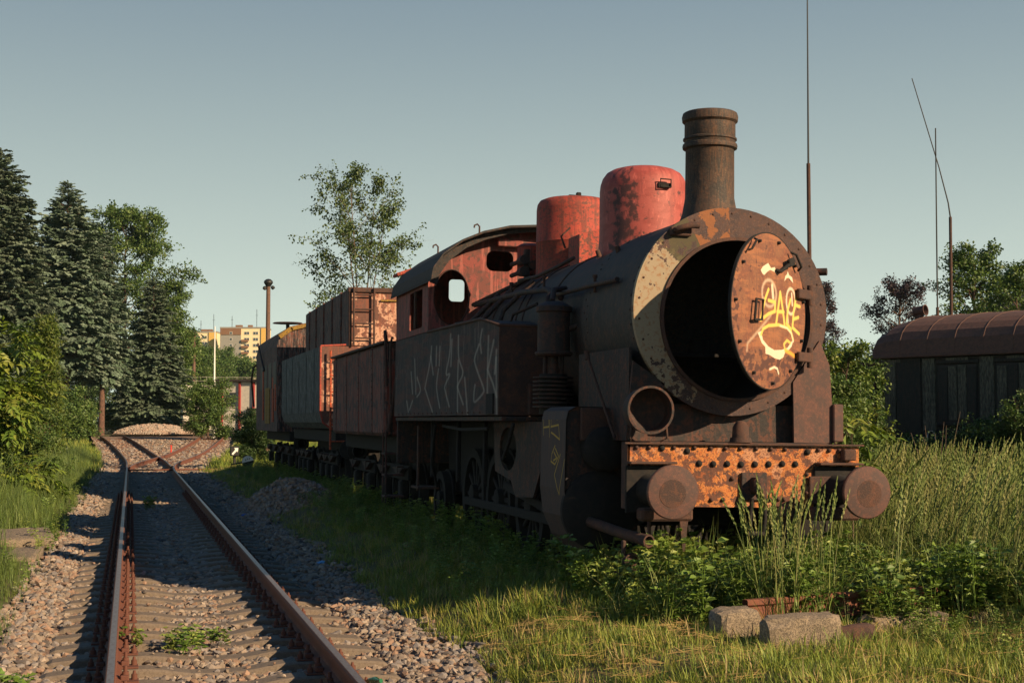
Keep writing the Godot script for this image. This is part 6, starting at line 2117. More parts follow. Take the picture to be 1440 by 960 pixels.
func pinnate(sd: int, pairs: int) -> ArrayMesh:
	# a compound leaf along +z, length 1
	var r := RandomNumberGenerator.new()
	r.seed = sd
	var m := MB.new()
	m.tinted = true
	m.tint = Color(0.8, 0.9, 0.6)
	m.tube([Vector3.ZERO, Vector3(0, 0.06, 0.5), Vector3(0, -0.06, 1.0)], 0.012, 3, 0.006)
	for i in pairs + 1:
		var f := 0.3 + 0.7 * i / pairs
		var p := Vector3(0, 0.06 - 0.48 * (f - 0.5) * (f - 0.5), f)
		var q := r.randf_range(0.8, 1.2)
		m.tint = Color(q, q, q * 0.9)
		if i == pairs: leaf(m, p, Vector3(0, -0.2, 1).normalized(), Vector3.UP, 0.45, 0.22)
		else:
			for s in [-1.0, 1.0]: leaf(m, p, Vector3(s * 0.9, -0.2, 0.55).normalized(), Vector3(0, 1, 0), 0.42 * r.randf_range(0.8, 1.1), 0.2)
	return m.mesh()

func spray(sd: int) -> ArrayMesh:
	# a spruce twig fan along +z, length 1, hanging side twigs
	var r := RandomNumberGenerator.new()
	r.seed = sd
	var m := MB.new()
	m.tinted = true
	for i in 13:
		var f := i / 12.0
		for s in [-1.0, 1.0]:
			var q := r.randf_range(0.7, 1.3)
			m.tint = Color(q, q, q)
			var p := Vector3(0, -0.05 * f, f * 0.9)
			var d := Vector3(s * 0.75, r.randf_range(-0.45, 0.25), 0.7).normalized()
			leaf(m, p, d, Vector3(r.randf_range(-0.9, 0.9), r.randf_range(0.2, 1.0), r.randf_range(-0.3, 1.2)).normalized(), 0.42 * (1.0 - 0.5 * f) * r.randf_range(0.8, 1.2), 0.15)
	leaf(m, Vector3(0, 0, 0), Vector3(0, 0, 1), Vector3.UP, 1.05, 0.12)
	return m.mesh()

func pick(r: RandomNumberGenerator, cols: Array) -> Color:
	var c: Color = cols[r.randi() % cols.size()] * r.randf_range(0.8, 1.2)
	c.a = 1.0
	return c

func spruce(base: Vector3, h: float, rad: float, low: float, sd: int, cols: Array, label: String, bark: Material, trunk_r := 0.25) -> void:
	var T := thing("spruce_tree", base, label, "spruce", "spruces beyond the turnout")
	var r := RandomNumberGenerator.new()
	r.seed = sd
	var m := MB.new()
	m.tube([base - Vector3(0, 0.1, 0), base + Vector3(0.05, h * 0.5, 0), base + Vector3(0, h * 0.98, 0)], trunk_r, 9, 0.03)
	part(T, "trunk", m, bark)
	var xf := [[], []]
	var cc := [[], []]
	var lm := MB.new()
	var y := low
	while y < h:
		var f := (y - low) / (h - low)
		var rr := rad * (pow(1.0 - f, 0.8) * 0.95 + 0.04) * lerpf(0.75, 1.0, smoothstep(0.0, 0.18, f))
		var nb := 8 + int(rr * 1.8)
		for k in nb:
			var a := r.randf() * TAU
			var len := rr * r.randf_range(0.6, 1.12)
			var d := Vector3(cos(a), 0, sin(a))
			var droop := lerpf(0.32, -0.45, f) * r.randf_range(0.6, 1.3)
			var yy := y + r.randf_range(-0.2, 0.2)
			if len > 0.6: lm.tube([Vector3(0, yy, 0), d * len * 0.6 + Vector3(0, yy - droop * len * 0.5, 0), d * len + Vector3(0, yy - droop * len * 0.75, 0)], 0.03, 3, 0.008)
			var n := maxi(2, int(len / 0.26))
			for i in n:
				var g := (i + r.randf_range(0.4, 1.0)) / n
				if g < 0.25 and r.randf() < 0.6: continue
				var p := d * len * g + Vector3(0, yy - droop * len * (g - 0.25 * g * g), 0) + rvec(r) * 0.10
				var dir := (d.rotated(Vector3.UP, r.randf_range(-0.9, 0.9)) + Vector3(0, -droop * 0.7 + r.randf_range(-0.35, 0.2), 0)).normalized()
				var s := r.randf_range(0.6, 1.1) * minf(1.0, 0.45 + len * 0.4)
				var v := r.randi() % 2
				xf[v].append(Transform3D(Basis.looking_at(-dir, (Vector3.UP + rvec(r) * 0.4).normalized()).scaled(Vector3.ONE * s), p))
				cc[v].append(pick(r, cols))
		y += lerpf(0.25, 0.17, f)
	xf[0].append(Transform3D(Basis.looking_at(Vector3(0, -1, 0.01), Vector3.RIGHT).scaled(Vector3.ONE * 0.9), Vector3(0, h - 0.5, 0)))
	cc[0].append(pick(r, cols))
	var o2 := org
	org = Vector3.ZERO
	part(T, "limbs", lm, bark)
	org = o2
	for v in 2:
		var c := multi(T, "crown", spray(41 + v), mats.needle, xf[v], cc[v])
		c.set_meta("kind", "stuff")

# broadleaf tree or shrub: stems, limbs, twigs and leaf clusters along them
func leafy(called: String, label: String, category: String, base: Vector3, o: Dictionary) -> Node3D:
	var T := thing(called, base, label, category, o.get("group", ""))
	var r := RandomNumberGenerator.new()
	r.seed = o.sd
	var h: float = o.h
	var rad: float = o.rad
	var low: float = o.get("low", 0.25)
	var stems: int = o.get("stems", 1)
	var tr: float = o.get("trunk", 0.15)
	var trunk := MB.new()
	var limbs := MB.new()
	var pts := []
	var lean: Vector3 = o.get("lean", Vector3.ZERO)
	for s in stems:
		var sa := TAU * s / stems + r.randf()
		var out := Vector3(cos(sa), 0, sin(sa)) * (rad * r.randf_range(0.2, 0.5) if stems > 1 else 0.0) + lean
		var line := []
		var hh := h * (r.randf_range(0.8, 1.0) if stems > 1 else 1.0)
		for i in 6:
			var f := i / 5.0
			line.append(out * f * f + Vector3(0, hh * 0.95 * f, 0) + rvec(r) * tr * 0.5 * f)
		trunk.tube(line, tr, 7, tr * 0.15)
		var nb: int = int(o.get("limbs", 16) / stems)
		for b in nb:
			var f := low + (1.0 - low) * (b + r.randf()) / nb
			var k := mini(4, int(f * 5.0))
			var p: Vector3 = line[k].lerp(line[k + 1], f * 5.0 - k)
			var a := b * 2.4 + r.randf_range(-0.5, 0.5)
			var t := (f - low) / (1.0 - low)
			var prof: float = sqrt(maxf(0.03, 1.0 - pow(absf(t - 0.38) / 0.66, 2.0)))
			var len := rad * prof * r.randf_range(0.65, 1.15)
			var upw: float = o.get("up", 0.5)
			var d := Vector3(cos(a), upw * r.randf_range(0.5, 1.4) + t * 0.5, sin(a)).normalized()
			var e := p + d * len + Vector3(0, -o.get("droop", 0.1) * len, 0)
			var mid := p + d * len * 0.5 + rvec(r) * len * 0.06
			limbs.tube([p, mid, e], tr * 0.22, 4, tr * 0.05)
			var tw: int = o.get("twigs", 6)
			for w in tw:
				var g := 0.3 + 0.7 * (w + r.randf()) / tw
				var q := p.lerp(mid, g * 2.0) if g < 0.5 else mid.lerp(e, g * 2.0 - 1.0)
				var td := (d + rvec(r) * 0.9).normalized()
				td.y -= o.get("droop", 0.1)
				var tl := len * r.randf_range(0.22, 0.45)
				var te := q + td * tl
				limbs.tube([q, te], tr * 0.07, 3, tr * 0.03)
				for i in int(o.get("per", 4)): pts.append(q.lerp(te, r.randf_range(0.25, 1.1)) + rvec(r) * o.get("jit", 0.1))
	var o2 := org
	org = Vector3.ZERO
	part(T, "trunk" if stems == 1 else "stems", trunk, o.get("bark", mats.bark))
	part(T, "limbs", limbs, o.get("bark", mats.bark))
	org = o2
	var xf := [[], []]
	var cc := [[], []]
	var ls: float = o.leaf
	for p in pts:
		var v := r.randi() % 2
		var pin: bool = o.get("pinnate", false)
		var bas: Basis
		if pin:
			var dir := (Vector3(p.x, 0, p.z).normalized() * 0.7 + rvec(r) * 0.7 + Vector3(0, -0.25, 0)).normalized()
			bas = Basis.looking_at(-dir, (Vector3.UP + rvec(r) * 0.35).normalized())
		else: bas = Basis.from_euler(Vector3(r.randf_range(-0.5, 0.5), r.randf() * TAU, r.randf_range(-0.5, 0.5)))
		xf[v].append(Transform3D(bas.scaled(Vector3.ONE * ls * r.randf_range(0.7, 1.25)), p))
		cc[v].append(pick(r, o.cols))
	for v in 2:
		var ms: ArrayMesh = pinnate(60 + v, 3) if o.get("pinnate", false) else leaf_cluster(50 + v, o.get("leaves", 9), o.get("ll", 0.36), o.get("lw", 0.24), o.get("ldroop", 0.0))
		var c := multi(T, "crown", ms, mats.leaf, xf[v], cc[v])
		c.set_meta("kind", "stuff")
	return T

func on_ground(px: float, dist: float) -> Vector3:
	var b := at(px, 591, dist)
	b.y = ground_y(b.x, b.z)
	return b

func build_trees() -> void:
	var blue := [Color(0.12, 0.18, 0.125), Color(0.14, 0.20, 0.145), Color(0.09, 0.145, 0.09), Color(0.17, 0.225, 0.165)]
	var dark := [Color(0.08, 0.125, 0.075), Color(0.10, 0.145, 0.09), Color(0.125, 0.165, 0.115), Color(0.07, 0.10, 0.07)]
	var top := func(px: float, py: float, dist: float) -> float: return at(px, py, dist).y - on_ground(px, dist).y
	spruce(on_ground(-6, 92.0), top.call(-6, 212, 92.0), 4.6, 2.2, 101, dark, "tallest dark spruce rising behind the leafy shrub and the arborvitae", mats.bark, 0.3)
	spruce(on_ground(90, 100.0), top.call(90, 258, 100.0), 4.0, 5.0, 102, blue, "blue-green spruce with a bare lower trunk beside the arborvitae", mats.bark_pine, 0.28)
	spruce(on_ground(142, 104.0), top.call(142, 330, 104.0), 2.3, 4.2, 104, blue, "slim blue-green spruce on a reddish bare trunk by the curving track", mats.bark_pine, 0.24)
	spruce(on_ground(213, 110.0), top.call(213, 394, 110.0), 3.0, 0.7, 103, dark, "dense dark spruce standing behind the pale gravel pile", mats.bark, 0.22)
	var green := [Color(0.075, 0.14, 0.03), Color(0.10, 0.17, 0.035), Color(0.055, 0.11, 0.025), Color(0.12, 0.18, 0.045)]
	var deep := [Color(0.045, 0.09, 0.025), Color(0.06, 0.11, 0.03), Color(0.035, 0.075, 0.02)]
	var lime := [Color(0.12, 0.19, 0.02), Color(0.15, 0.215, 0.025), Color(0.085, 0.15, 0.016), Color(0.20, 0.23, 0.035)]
	leafy("birch_tree", "tall green birch with loose hanging foliage between the spruces", "tree", on_ground(172, 128.0), {"sd": 201, "h": top.call(172, 292, 128.0), "rad": 6.4, "low": 0.25, "limbs": 46, "twigs": 10, "per": 10, "leaf": 0.7, "cols": green, "droop": 0.35, "jit": 0.35, "trunk": 0.25, "leaves": 10, "group": "green trees behind the spruces"})
	leafy("birch_tree", "smaller green birch showing past the flank of the dense dark spruce", "tree", on_ground(238, 132.0), {"sd": 202, "h": top.call(238, 396, 132.0), "rad": 3.0, "low": 0.2, "limbs": 30, "twigs": 8, "per": 8, "leaf": 0.6, "cols": green, "droop": 0.3, "jit": 0.3, "trunk": 0.2, "leaves": 10, "group": "green trees behind the spruces"})
	leafy("arborvitae", "yellow-green arborvitae in front of the blue-green spruce", "tree", on_ground(62, 50.0), {"sd": 203, "h": top.call(62, 446, 50.0), "rad": 0.8, "low": 0.05, "limbs": 44, "twigs": 6, "per": 5, "leaf": 0.34, "cols": [Color(0.10, 0.15, 0.022), Color(0.13, 0.17, 0.026), Color(0.07, 0.115, 0.018)], "up": 0.9, "jit": 0.16, "trunk": 0.12, "leaves": 12, "ll": 0.4, "lw": 0.16})
	# undergrowth below the spruces
	var i := 0
	for q in [[18, 70.0, 2.9, 2.0], [78, 84.0, 2.6, 2.0], [104, 88.0, 1.8, 1.4], [166, 112.0, 2.2, 1.6], [188, 120.0, 3.0, 2.4], [60, 108.0, 5.5, 4.0], [118, 120.0, 6.0, 4.4], [170, 128.0, 5.0, 4.2], [20, 112.0, 5.0, 4.0], [92, 140.0, 7.0, 5.0], [150, 144.0, 7.0, 5.0], [205, 142.0, 6.0, 4.5]]:
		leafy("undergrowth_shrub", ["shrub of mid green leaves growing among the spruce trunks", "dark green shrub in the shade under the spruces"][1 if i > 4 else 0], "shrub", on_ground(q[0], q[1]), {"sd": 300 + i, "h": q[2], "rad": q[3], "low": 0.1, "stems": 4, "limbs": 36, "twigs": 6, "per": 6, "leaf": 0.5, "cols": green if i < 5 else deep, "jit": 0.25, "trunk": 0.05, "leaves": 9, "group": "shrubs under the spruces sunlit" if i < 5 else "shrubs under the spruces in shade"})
		i += 1
	leafy("leafy_shrub", "rounded green shrub standing before the yard house beside the gravel pile", "shrub", on_ground(292, 92.0), {"sd": 321, "h": top.call(292, 538, 92.0), "rad": 1.7, "low": 0.05, "stems": 5, "limbs": 50, "twigs": 7, "per": 7, "leaf": 0.36, "cols": green, "jit": 0.2, "trunk": 0.06, "leaves": 9})
	leafy("leafy_shrub", "small brownish shrub at the foot of the rounded green shrub", "shrub", on_ground(272, 100.0), {"sd": 322, "h": 1.2, "rad": 0.8, "low": 0.05, "stems": 5, "limbs": 24, "twigs": 5, "per": 4, "leaf": 0.3, "cols": [Color(0.13, 0.09, 0.06), Color(0.10, 0.08, 0.05)], "jit": 0.15, "trunk": 0.04})
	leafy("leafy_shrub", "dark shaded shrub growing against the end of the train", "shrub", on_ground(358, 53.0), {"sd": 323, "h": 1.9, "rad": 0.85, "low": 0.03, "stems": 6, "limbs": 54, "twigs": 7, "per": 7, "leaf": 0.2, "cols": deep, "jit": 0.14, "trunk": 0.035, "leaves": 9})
	# trees far off, below the apartment blocks
	i = 0
	for q in [[283, 230.0, 498, 5.0], [312, 260.0, 504, 6.5], [336, 250.0, 512, 5.0], [262, 180.0, 505, 3.6], [250, 170.0, 470, 3.4]]:
		leafy("far_tree", "round green tree far off below the apartment blocks", "tree", on_ground(q[0], q[1]), {"sd": 340 + i, "h": top.call(q[0], q[2], q[1]), "rad": q[3], "low": 0.1, "limbs": 40, "twigs": 7, "per": 7, "leaf": 1.0, "cols": green, "jit": 0.6, "trunk": 0.3, "group": "far trees below the blocks"})
		i += 1
	# the sapling birch behind the tenders
	leafy("birch_sapling", "young airy birch with several thin stems rising behind the tenders", "tree", on_ground(508, 48.0), {"sd": 351, "h": top.call(520, 228, 48.0), "rad": 2.5, "low": 0.42, "stems": 4, "limbs": 48, "twigs": 8, "per": 6, "leaf": 0.23, "cols": [Color(0.06, 0.10, 0.03), Color(0.075, 0.125, 0.035), Color(0.10, 0.15, 0.05)], "up": 1.1, "jit": 0.16, "trunk": 0.055, "leaves": 5, "ll": 0.45, "lw": 0.32, "ldroop": 0.5, "droop": 0.15, "bark": mats.twig})
	# right-hand side, behind the coach
	var plum := [Color(0.05, 0.032, 0.045), Color(0.07, 0.045, 0.06), Color(0.035, 0.025, 0.035)]
	leafy("plum_tree", "purple-leaved tree behind the end of the coach roof", "tree", on_ground(1268, 62.0), {"sd": 361, "h": top.call(1268, 392, 62.0), "rad": 1.7, "low": 0.35, "limbs": 34, "twigs": 7, "per": 6, "leaf": 0.3, "cols": plum, "jit": 0.16, "trunk": 0.14, "group": "purple-leaved trees"})
	leafy("plum_tree", "purple-leaved tree showing just past the smokebox ring", "tree", on_ground(1160, 66.0), {"sd": 362, "h": top.call(1160, 392, 66.0), "rad": 1.0, "low": 0.3, "limbs": 30, "twigs": 7, "per": 5, "leaf": 0.3, "cols": plum, "jit": 0.16, "trunk": 0.12, "group": "purple-leaved trees"})
	leafy("maple_tree", "sunlit green tree rising over the coach roof behind the antennas", "tree", on_ground(1376, 58.0), {"sd": 363, "h": top.call(1376, 346, 58.0), "rad": 1.9, "low": 0.35, "limbs": 36, "twigs": 7, "per": 6, "leaf": 0.4, "cols": green, "jit": 0.2, "trunk": 0.15})
	leafy("maple_tree", "lower green tree over the coach roof at the white gable", "tree", on_ground(1432, 54.0), {"sd": 364, "h": top.call(1432, 372, 54.0), "rad": 1.3, "low": 0.3, "limbs": 30, "twigs": 7, "per": 6, "leaf": 0.36, "cols": green, "jit": 0.2, "trunk": 0.12})
	# sunlit thicket between engine and coach
	leafy("elder_bush", "sunlit yellow-green bush between the engine and the coach", "shrub", on_ground(1182, 25.0), {"sd": 371, "h": top.call(1182, 468, 25.0), "rad": 0.85, "low": 0.05, "stems": 5, "limbs": 60, "twigs": 6, "per": 5, "leaf": 0.17, "cols": lime + green, "jit": 0.1, "trunk": 0.03, "leaves": 8, "ll": 0.45, "lw": 0.22})
	leafy("elder_bush", "darker leafy bush close beside the smokebox on the coach side", "shrub", on_ground(1168, 19.0), {"sd": 372, "h": top.call(1168, 500, 19.0), "rad": 0.6, "low": 0.05, "stems": 4, "limbs": 40, "twigs": 6, "per": 5, "leaf": 0.14, "cols": green, "jit": 0.09, "trunk": 0.025, "leaves": 8, "ll": 0.45, "lw": 0.22})
	leafy("elder_sapling", "young sapling with drooping pinnate leaves beside the buffer next to the coach", "sapling", on_ground(1198, 14.4), {"sd": 373, "h": top.call(1196, 572, 14.4), "rad": 0.34, "low": 0.25, "limbs": 16, "twigs": 1, "per": 3, "leaf": 0.24, "cols": lime, "pinnate": true, "jit": 0.02, "trunk": 0.010, "bark": mats.twig})
	i = 0
	for q in [[1258, 27.7, 0.8, 0.7], [1300, 27.2, 0.75, 0.7], [1380, 26.2, 1.0, 0.75], [1424, 25.6, 1.2, 0.7], [1450, 25.2, 1.6, 0.6], [1340, 26.7, 0.8, 0.7]]:
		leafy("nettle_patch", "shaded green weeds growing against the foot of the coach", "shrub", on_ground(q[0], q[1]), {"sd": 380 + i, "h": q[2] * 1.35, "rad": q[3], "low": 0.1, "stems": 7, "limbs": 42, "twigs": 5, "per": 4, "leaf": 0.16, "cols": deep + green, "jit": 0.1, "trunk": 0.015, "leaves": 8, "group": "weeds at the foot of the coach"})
		i += 1
	i = 0
	for q in [[1212, 33.0, 3.3], [1236, 36.0, 3.0]]:
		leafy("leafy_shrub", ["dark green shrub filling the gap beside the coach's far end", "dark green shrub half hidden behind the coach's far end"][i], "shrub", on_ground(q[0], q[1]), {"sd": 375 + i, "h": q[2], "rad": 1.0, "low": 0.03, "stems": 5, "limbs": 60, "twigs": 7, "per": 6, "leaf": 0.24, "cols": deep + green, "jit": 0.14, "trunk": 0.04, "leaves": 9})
		i += 1
	var m := MB.new()
	rng.seed = 9
	var tb := on_ground(1318, 22.5)
	for k in 9:
		var e := tb + Vector3(rng.randf_range(-0.5, 0.6), rng.randf_range(0.9, 1.7), rng.randf_range(-0.3, 0.3))
		m.tube([tb + rvec(rng) * 0.06, tb.lerp(e, 0.5) + rvec(rng) * 0.05, e], 0.008, 4, 0.003)
	single("dry_stems", m, mats.twig, "bare dry stems standing in front of the coach", "dry plant", "", "", tb)
	# big-leaved shrub at the left edge
	leafy("walnut_shrub", "bright green shrub with long drooping leaves across the track from the tenders", "shrub", on_ground(-22, 29.0), {"sd": 391, "h": 3.5, "rad": 1.15, "low": 0.05, "stems": 5, "limbs": 46, "twigs": 5, "per": 4, "leaf": 0.40, "cols": lime, "pinnate": true, "jit": 0.1, "trunk": 0.03})
	leafy("leafy_shrub", "dark glossy shrub in the tall grass below the drooping leaves", "shrub", on_ground(36, 36.0), {"sd": 392, "h": 2.0, "rad": 0.9, "low": 0.05, "stems": 6, "limbs": 50, "twigs": 6, "per": 5, "leaf": 0.2, "cols": green, "jit": 0.12, "trunk": 0.03, "leaves": 8, "ll": 0.5, "lw": 0.2})

func field(called: String, label: String, category: String, meshes: Array, m: Material, xs: Array, cs: Array) -> void:
	var n := Node3D.new()
	n.name = numbered(called)
	add_child(n)
	tag(n, label, category, "", "stuff")
	for k in meshes.size():
		var o := multi(n, "blades", meshes[k], m, xs[k], cs[k])
		o.set_meta("kind", "stuff")

func upright(r: RandomNumberGenerator, p: Vector3, s: Vector3, tilt := 0.12) -> Transform3D:
	return Transform3D(Basis.from_euler(Vector3(r.randf_range(-tilt, tilt), r.randf() * TAU, r.randf_range(-tilt, tilt))).scaled_local(s), p)

func build_grass() -> void:
	var r := RandomNumberGenerator.new()
	r.seed = 500
	var dens := FastNoiseLite.new()
	dens.seed = 3
	dens.frequency = 0.5
	var g := [Color(0.175, 0.245, 0.035), Color(0.23, 0.285, 0.045), Color(0.13, 0.20, 0.03), Color(0.31, 0.32, 0.065)]
	var straw := [Color(0.42, 0.33, 0.16), Color(0.34, 0.25, 0.12)]
	# short rough grass round the engine
	var me := [tuft(1, 11, 0.16, 0.05, 0.0065, 0.7), tuft(2, 9, 0.22, 0.05, 0.007, 0.8), tuft(3, 12, 0.10, 0.07, 0.006, 0.9)]
	var xs := [[], [], []]
	var cs := [[], [], []]
	for zone in [[-5.5, -16.0, 2.2, 9.5, 300.0], [-16.0, -30.0, 2.3, 7.0, 110.0], [-30.0, -52.0, 2.3, 7.5, 60.0]]:
		var cnt := int((zone[0] - zone[1]) * (zone[3] - zone[2]) * zone[4])
		for i in cnt:
			var x := r.randf_range(zone[2], zone[3])
			var z := r.randf_range(zone[1], zone[0])
			var e := x - gravel_right(z)
			if e < r.randf_range(-0.25, 0.25): continue
			if z < -24.0 and z > -34.0 and x < 4.2 and r.randf() < 0.7: continue
			var dn := dens.get_noise_2d(x, z)
			if dn < r.randf_range(-1.0, -0.15): continue
			var k := r.randi() % 3
			var s := r.randf_range(0.5, 1.15) * (1.0 + 0.35 * dn)
			var p := Vector3(x, ground_y(x, z) - 0.01, z)
			xs[k].append(upright(r, p, Vector3(s, s * r.randf_range(0.7, 1.2), s), 0.25))
			cs[k].append(pick(r, straw if r.randf() < 0.10 + 0.22 * maxf(0.0, -dn) else g))
	field("short_grass", "short rough grass with straw between the gravel and the engine", "grass", me, mats.grass, xs, cs)
	# dry straw lying on the short grass
	var sm := MB.new()
	for i in 5: sm.tube([rvec(r) * Vector3(0.12, 0.0, 0.12), rvec(r) * Vector3(0.16, 0.02, 0.16) + Vector3(0, 0.02, 0)], 0.0014, 3, 0.001)
	xs = [[]]
	cs = [[]]
	for i in 650:
		var x := r.randf_range(2.6, 8.0)
		var z := r.randf_range(-11.0, -6.5)
		if dens.get_noise_2d(x, z) > 0.15 and r.randf() < 0.7: continue
		xs[0].append(upright(r, Vector3(x, ground_y(x, z) + 0.03 + r.randf() * 0.05, z), Vector3.ONE * r.randf_range(0.6, 1.4), 0.2))
		cs[0].append(Color(1, 1, 1))
	field("dry_straw", "dry straw lying on the short grass in the foreground", "straw", [sm.mesh()], flat(C8(176, 150, 96), 0.8), xs, cs)
	# tall grass with ears right of the engine
	me = [stalk(11, 0.12), stalk(12, 0.26), stalk(13, 0.05), tuft(14, 9, 0.62, 0.07, 0.008, 0.6)]
	xs = [[], [], [], []]
	cs = [[], [], [], []]
	var tg := [Color(0.19, 0.24, 0.065), Color(0.15, 0.21, 0.05), Color(0.24, 0.25, 0.085)]
	for i in 11000:
		var z := -8.3 - 14.0 * pow(r.randf(), 1.5)
		var x := r.randf_range(6.1, 14.5)
		var edge := 6.15 + 0.25 * maxf(0.0, -9.5 - z) * 0.35 + 0.35 * dens.get_noise_2d(x * 0.5, z)
		if x < edge: continue
		var fx := smoothstep(edge, edge + 0.9, x)
		if r.randf() > 0.25 + 0.75 * fx: continue
		var k := r.randi() % 4
		var hh := r.randf_range(0.6, 1.25) * (0.72 + 0.28 * fx) * (1.0 + 0.22 * dens.get_noise_2d(x * 0.9 + 40.0, z * 0.9))
		if k == 3: hh = r.randf_range(0.6, 1.25)
		var tb := Basis.from_euler(Vector3(r.randf_range(-0.12, 0.12), 0, r.randf_range(-0.22, 0.06))) * Basis.from_euler(Vector3(0, r.randf() * TAU if k == 3 else r.randf_range(-0.8, 0.8), 0))
		xs[k].append(Transform3D(tb.scaled(Vector3.ONE * hh), Vector3(x, ground_y(x, z), z)))
		cs[k].append(pick(r, tg))
	field("tall_grass", "tall pale grass with seed heads between the engine and the coach", "grass", me, mats.grass, xs, cs)
	# grass left of the track
	me = [tuft(21, 12, 0.62, 0.07, 0.010, 0.5), tuft(22, 10, 0.8, 0.06, 0.011, 0.45), stalk(23, 0.2)]
	xs = [[], [], []]
	cs = [[], [], []]
	var lg := [Color(0.10, 0.165, 0.035), Color(0.14, 0.20, 0.045), Color(0.085, 0.135, 0.03)]
	for i in 15000:
		var z := -8.0 - 62.0 * pow(r.randf(), 1.35)
		var a := gravel_left(z)
		var x := a + 0.12 - 3.6 * pow(r.randf(), 0.9)
		if z > -12.0: x -= 0.3
		var d := a - x
		if x > -2.3 and x < -0.95 and z < -18.6 and z > -22.6 and r.randf() < 0.97: continue
		if d < r.randf_range(-0.1, 0.3): continue
		var k := r.randi() % 2
		if r.randf() < 0.07: k = 2
		var hh := r.randf_range(0.55, 1.1) * lerpf(0.42, 1.0, smoothstep(0.0, 1.1, d)) * (1.0 + 0.3 * dens.get_noise_2d(x * 0.7, z * 0.4))
		xs[k].append(upright(r, Vector3(x, ground_y(x, z) - 0.02, z), Vector3.ONE * hh, 0.14))
		cs[k].append(pick(r, lg))
	field("verge_grass", "tall green grass along the gravel edge across the track from the engine", "grass", me, mats.grass, xs, cs)
	# far verge and yard grass
	me = [tuft(31, 16, 0.45, 0.25, 0.03, 0.5)]
	xs = [[]]
	cs = [[]]
	for i in 9000:
		var z := r.randf_range(-125.0, -50.0)
		var x := r.randf_range(-16.0, 12.0)
		if x > gravel_left(z) - 0.1 and x < gravel_right(z) + 0.1: continue
		var between := off_left(z) + 1.9 < x and x < off_right(z) - 0.6
		if between and r.randf() < 0.5: continue
		xs[0].append(upright(r, Vector3(x, ground_y(x, z), z), Vector3.ONE * r.randf_range(0.5, 1.1), 0.15))
		cs[0].append(pick(r, g))
	field("yard_grass", "thin grass on the far yard before the spruces", "grass", me, mats.grass, xs, cs)
	# leafy weeds in front of the buffers
	me = [weed(41, 10, 0.125), weed(42, 9, 0.15), weed(43, 12, 0.10), tuft(44, 10, 1.5, 0.12, 0.02, 0.6)]
	xs = [[], [], [], []]
	cs = [[], [], [], []]
	var wg := [Color(0.14, 0.23, 0.035), Color(0.18, 0.27, 0.05), Color(0.10, 0.18, 0.03), Color(0.23, 0.29, 0.065)]
	for i in 2600:
		var x := r.randf_range(3.7, 9.5)
		var z := r.randf_range(-12.2, -6.6)
		var front := -9.9 + 0.30 * (x - 3.9) + 0.35 * dens.get_noise_2d(x * 0.8, z * 0.8)
		if x < 5.2 and z > front: continue
		if z > -8.9 and x < 5.0 + (z + 8.9) * -0.5: continue
		if z > -8.4 and r.randf() < 0.35: continue
		var hh := r.randf_range(0.2, 0.46) * (1.0 + 0.5 * dens.get_noise_2d(x * 1.4 + 9.0, z * 1.4))
		if z > -9.3: hh *= 0.5
		elif x > 4.3 and x < 6.4: hh *= 1.15
		var k := r.randi() % 3
		if r.randf() < 0.22: k = 3
		xs[k].append(upright(r, Vector3(x, ground_y(x, z) - 0.01, z), Vector3(hh * 1.05, hh, hh * 1.05), 0.15))
		cs[k].append(pick(r, tg if k == 3 else wg))
	# scattered ones beside the engine and on the verge
	for i in 1000:
		var z := r.randf_range(-45.0, -12.3)
		var x := r.randf_range(3.2, 4.6) - 0.5 * r.randf() * r.randf()
		var hh := r.randf_range(0.12, 0.3) + 0.18 * smoothstep(3.6, 4.2, x) * r.randf()
		xs[i % 3].append(upright(r, Vector3(x, ground_y(x, z), z), Vector3.ONE * hh, 0.15))
		cs[i % 3].append(pick(r, wg))
	for i in 60:
		var z := r.randf_range(-40.0, -12.0)
		var x := gravel_left(z) - r.randf_range(-0.1, 0.5)
		var hh := r.randf_range(0.15, 0.4)
		xs[i % 3].append(upright(r, Vector3(x, ground_y(x, z), z), Vector3.ONE * hh, 0.15))
		cs[i % 3].append(pick(r, wg))
	field("leafy_weeds", "low leafy weeds growing under and before the buffers", "weeds", me, mats.leaf, xs, cs)
	# single plants one can pick out
	var spots := [["grass_clump", "clump of very tall seeding grass before the buffer beam", Vector3(4.78, 0, -9.75), 84, 0.30, 1.08, 0],
		["grass_clump", "few long grass stalks bending towards the buffer next to the coach", Vector3(5.48, 0, -9.5), 5, 0.05, 1.15, 1],
		["grass_clump", "tuft of grass with one long stalk at the gravel's edge", Vector3(2.62, 0, -14.2), 16, 0.16, 0.42, 2]]
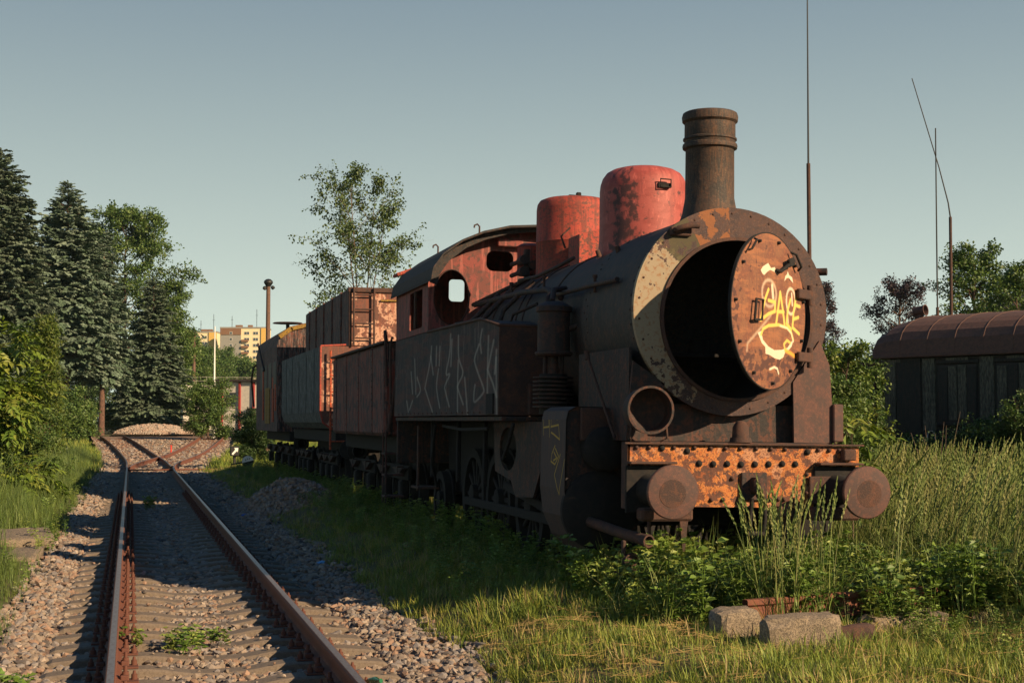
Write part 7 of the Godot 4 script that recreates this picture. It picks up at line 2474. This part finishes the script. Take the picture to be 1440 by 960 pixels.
	for q in spots:
		var b: Vector3 = q[2]
		b.y = ground_y(b.x, b.z)
		var T := thing(q[0], b, q[1], "grass clump")
		var l := [[], []]
		var c := [[], []]
		for i in q[3]:
			var o: Vector3 = Vector3(r.randf_range(-1, 1), 0, r.randf_range(-1, 1)) * q[4]
			var hh: float = q[5] * r.randf_range(0.6, 1.08)
			var v := r.randi() % 2
			var bas := Basis.from_euler(Vector3(r.randf_range(-0.1, 0.1), r.randf() * TAU, r.randf_range(-0.14, 0.08)))
			if q[6] == 1: bas = Basis.from_euler(Vector3(-0.03 * i, 0.4, -0.13 - 0.02 * i))
			l[v].append(Transform3D(bas.scaled(Vector3.ONE * hh), o))
			c[v].append(pick(r, tg))
		for v in 2:
			if l[v].is_empty(): continue
			multi(T, "stalks", stalk(70 + v, 0.06 + 0.1 * v), mats.grass, l[v], c[v]).set_meta("kind", "stuff")
		if q[6] != 1:
			var l2 := []
			var c2 := []
			for i in 26:
				l2.append(upright(r, Vector3(r.randf_range(-1, 1), 0, r.randf_range(-1, 1)) * q[4] * 1.2, Vector3.ONE * q[5] * r.randf_range(0.5, 0.95), 0.2))
				c2.append(pick(r, tg))
			multi(T, "leaves", tuft(75, 7, 0.6, 0.05, 0.008, 0.6), mats.grass, l2, c2).set_meta("kind", "stuff")
	var wi := 0
	for q in [[Vector3(0.42, -0.03, -11.6), 0.20, 9, "green weed growing in the ballast between the rails"], [Vector3(0.72, -0.03, -11.9), 0.14, 6, "smaller weed in the ballast beside the green one between the rails"], [Vector3(0.04, -0.03, -12.0), 0.16, 4, "thin weed against the inside of a rail"], [Vector3(0.42, -0.03, -30.0), 0.3, 3, "lone weed between the rails near the turnout"], [Vector3(-0.78, -0.03, -9.7), 0.20, 12, "creeping weed on the gravel outside the rails"]]:
		var b: Vector3 = q[0]
		var T := thing("track_weed", b, q[3], "weed", "weeds in the ballast")
		var l := []
		var c := []
		for i in q[2]:
			l.append(upright(r, Vector3(r.randf_range(-1, 1), 0, r.randf_range(-1, 1)) * q[1] * 0.9, Vector3.ONE * q[1] * r.randf_range(0.6, 1.1), 0.3))
			c.append(pick(r, wg))
		multi(T, "leaves", weed(80 + wi, 6, 0.3), mats.leaf, l, c).set_meta("kind", "stuff")
		wi += 1

func _ready() -> void:
	setup()
	make_materials()
	build_ground()
	build_tracks()
	build_buildings()
	build_locomotive()
	build_wagons()
	build_coach()
	build_shed()
	build_masts()
	build_poles()
	build_small()
	build_trees()
	build_grass()
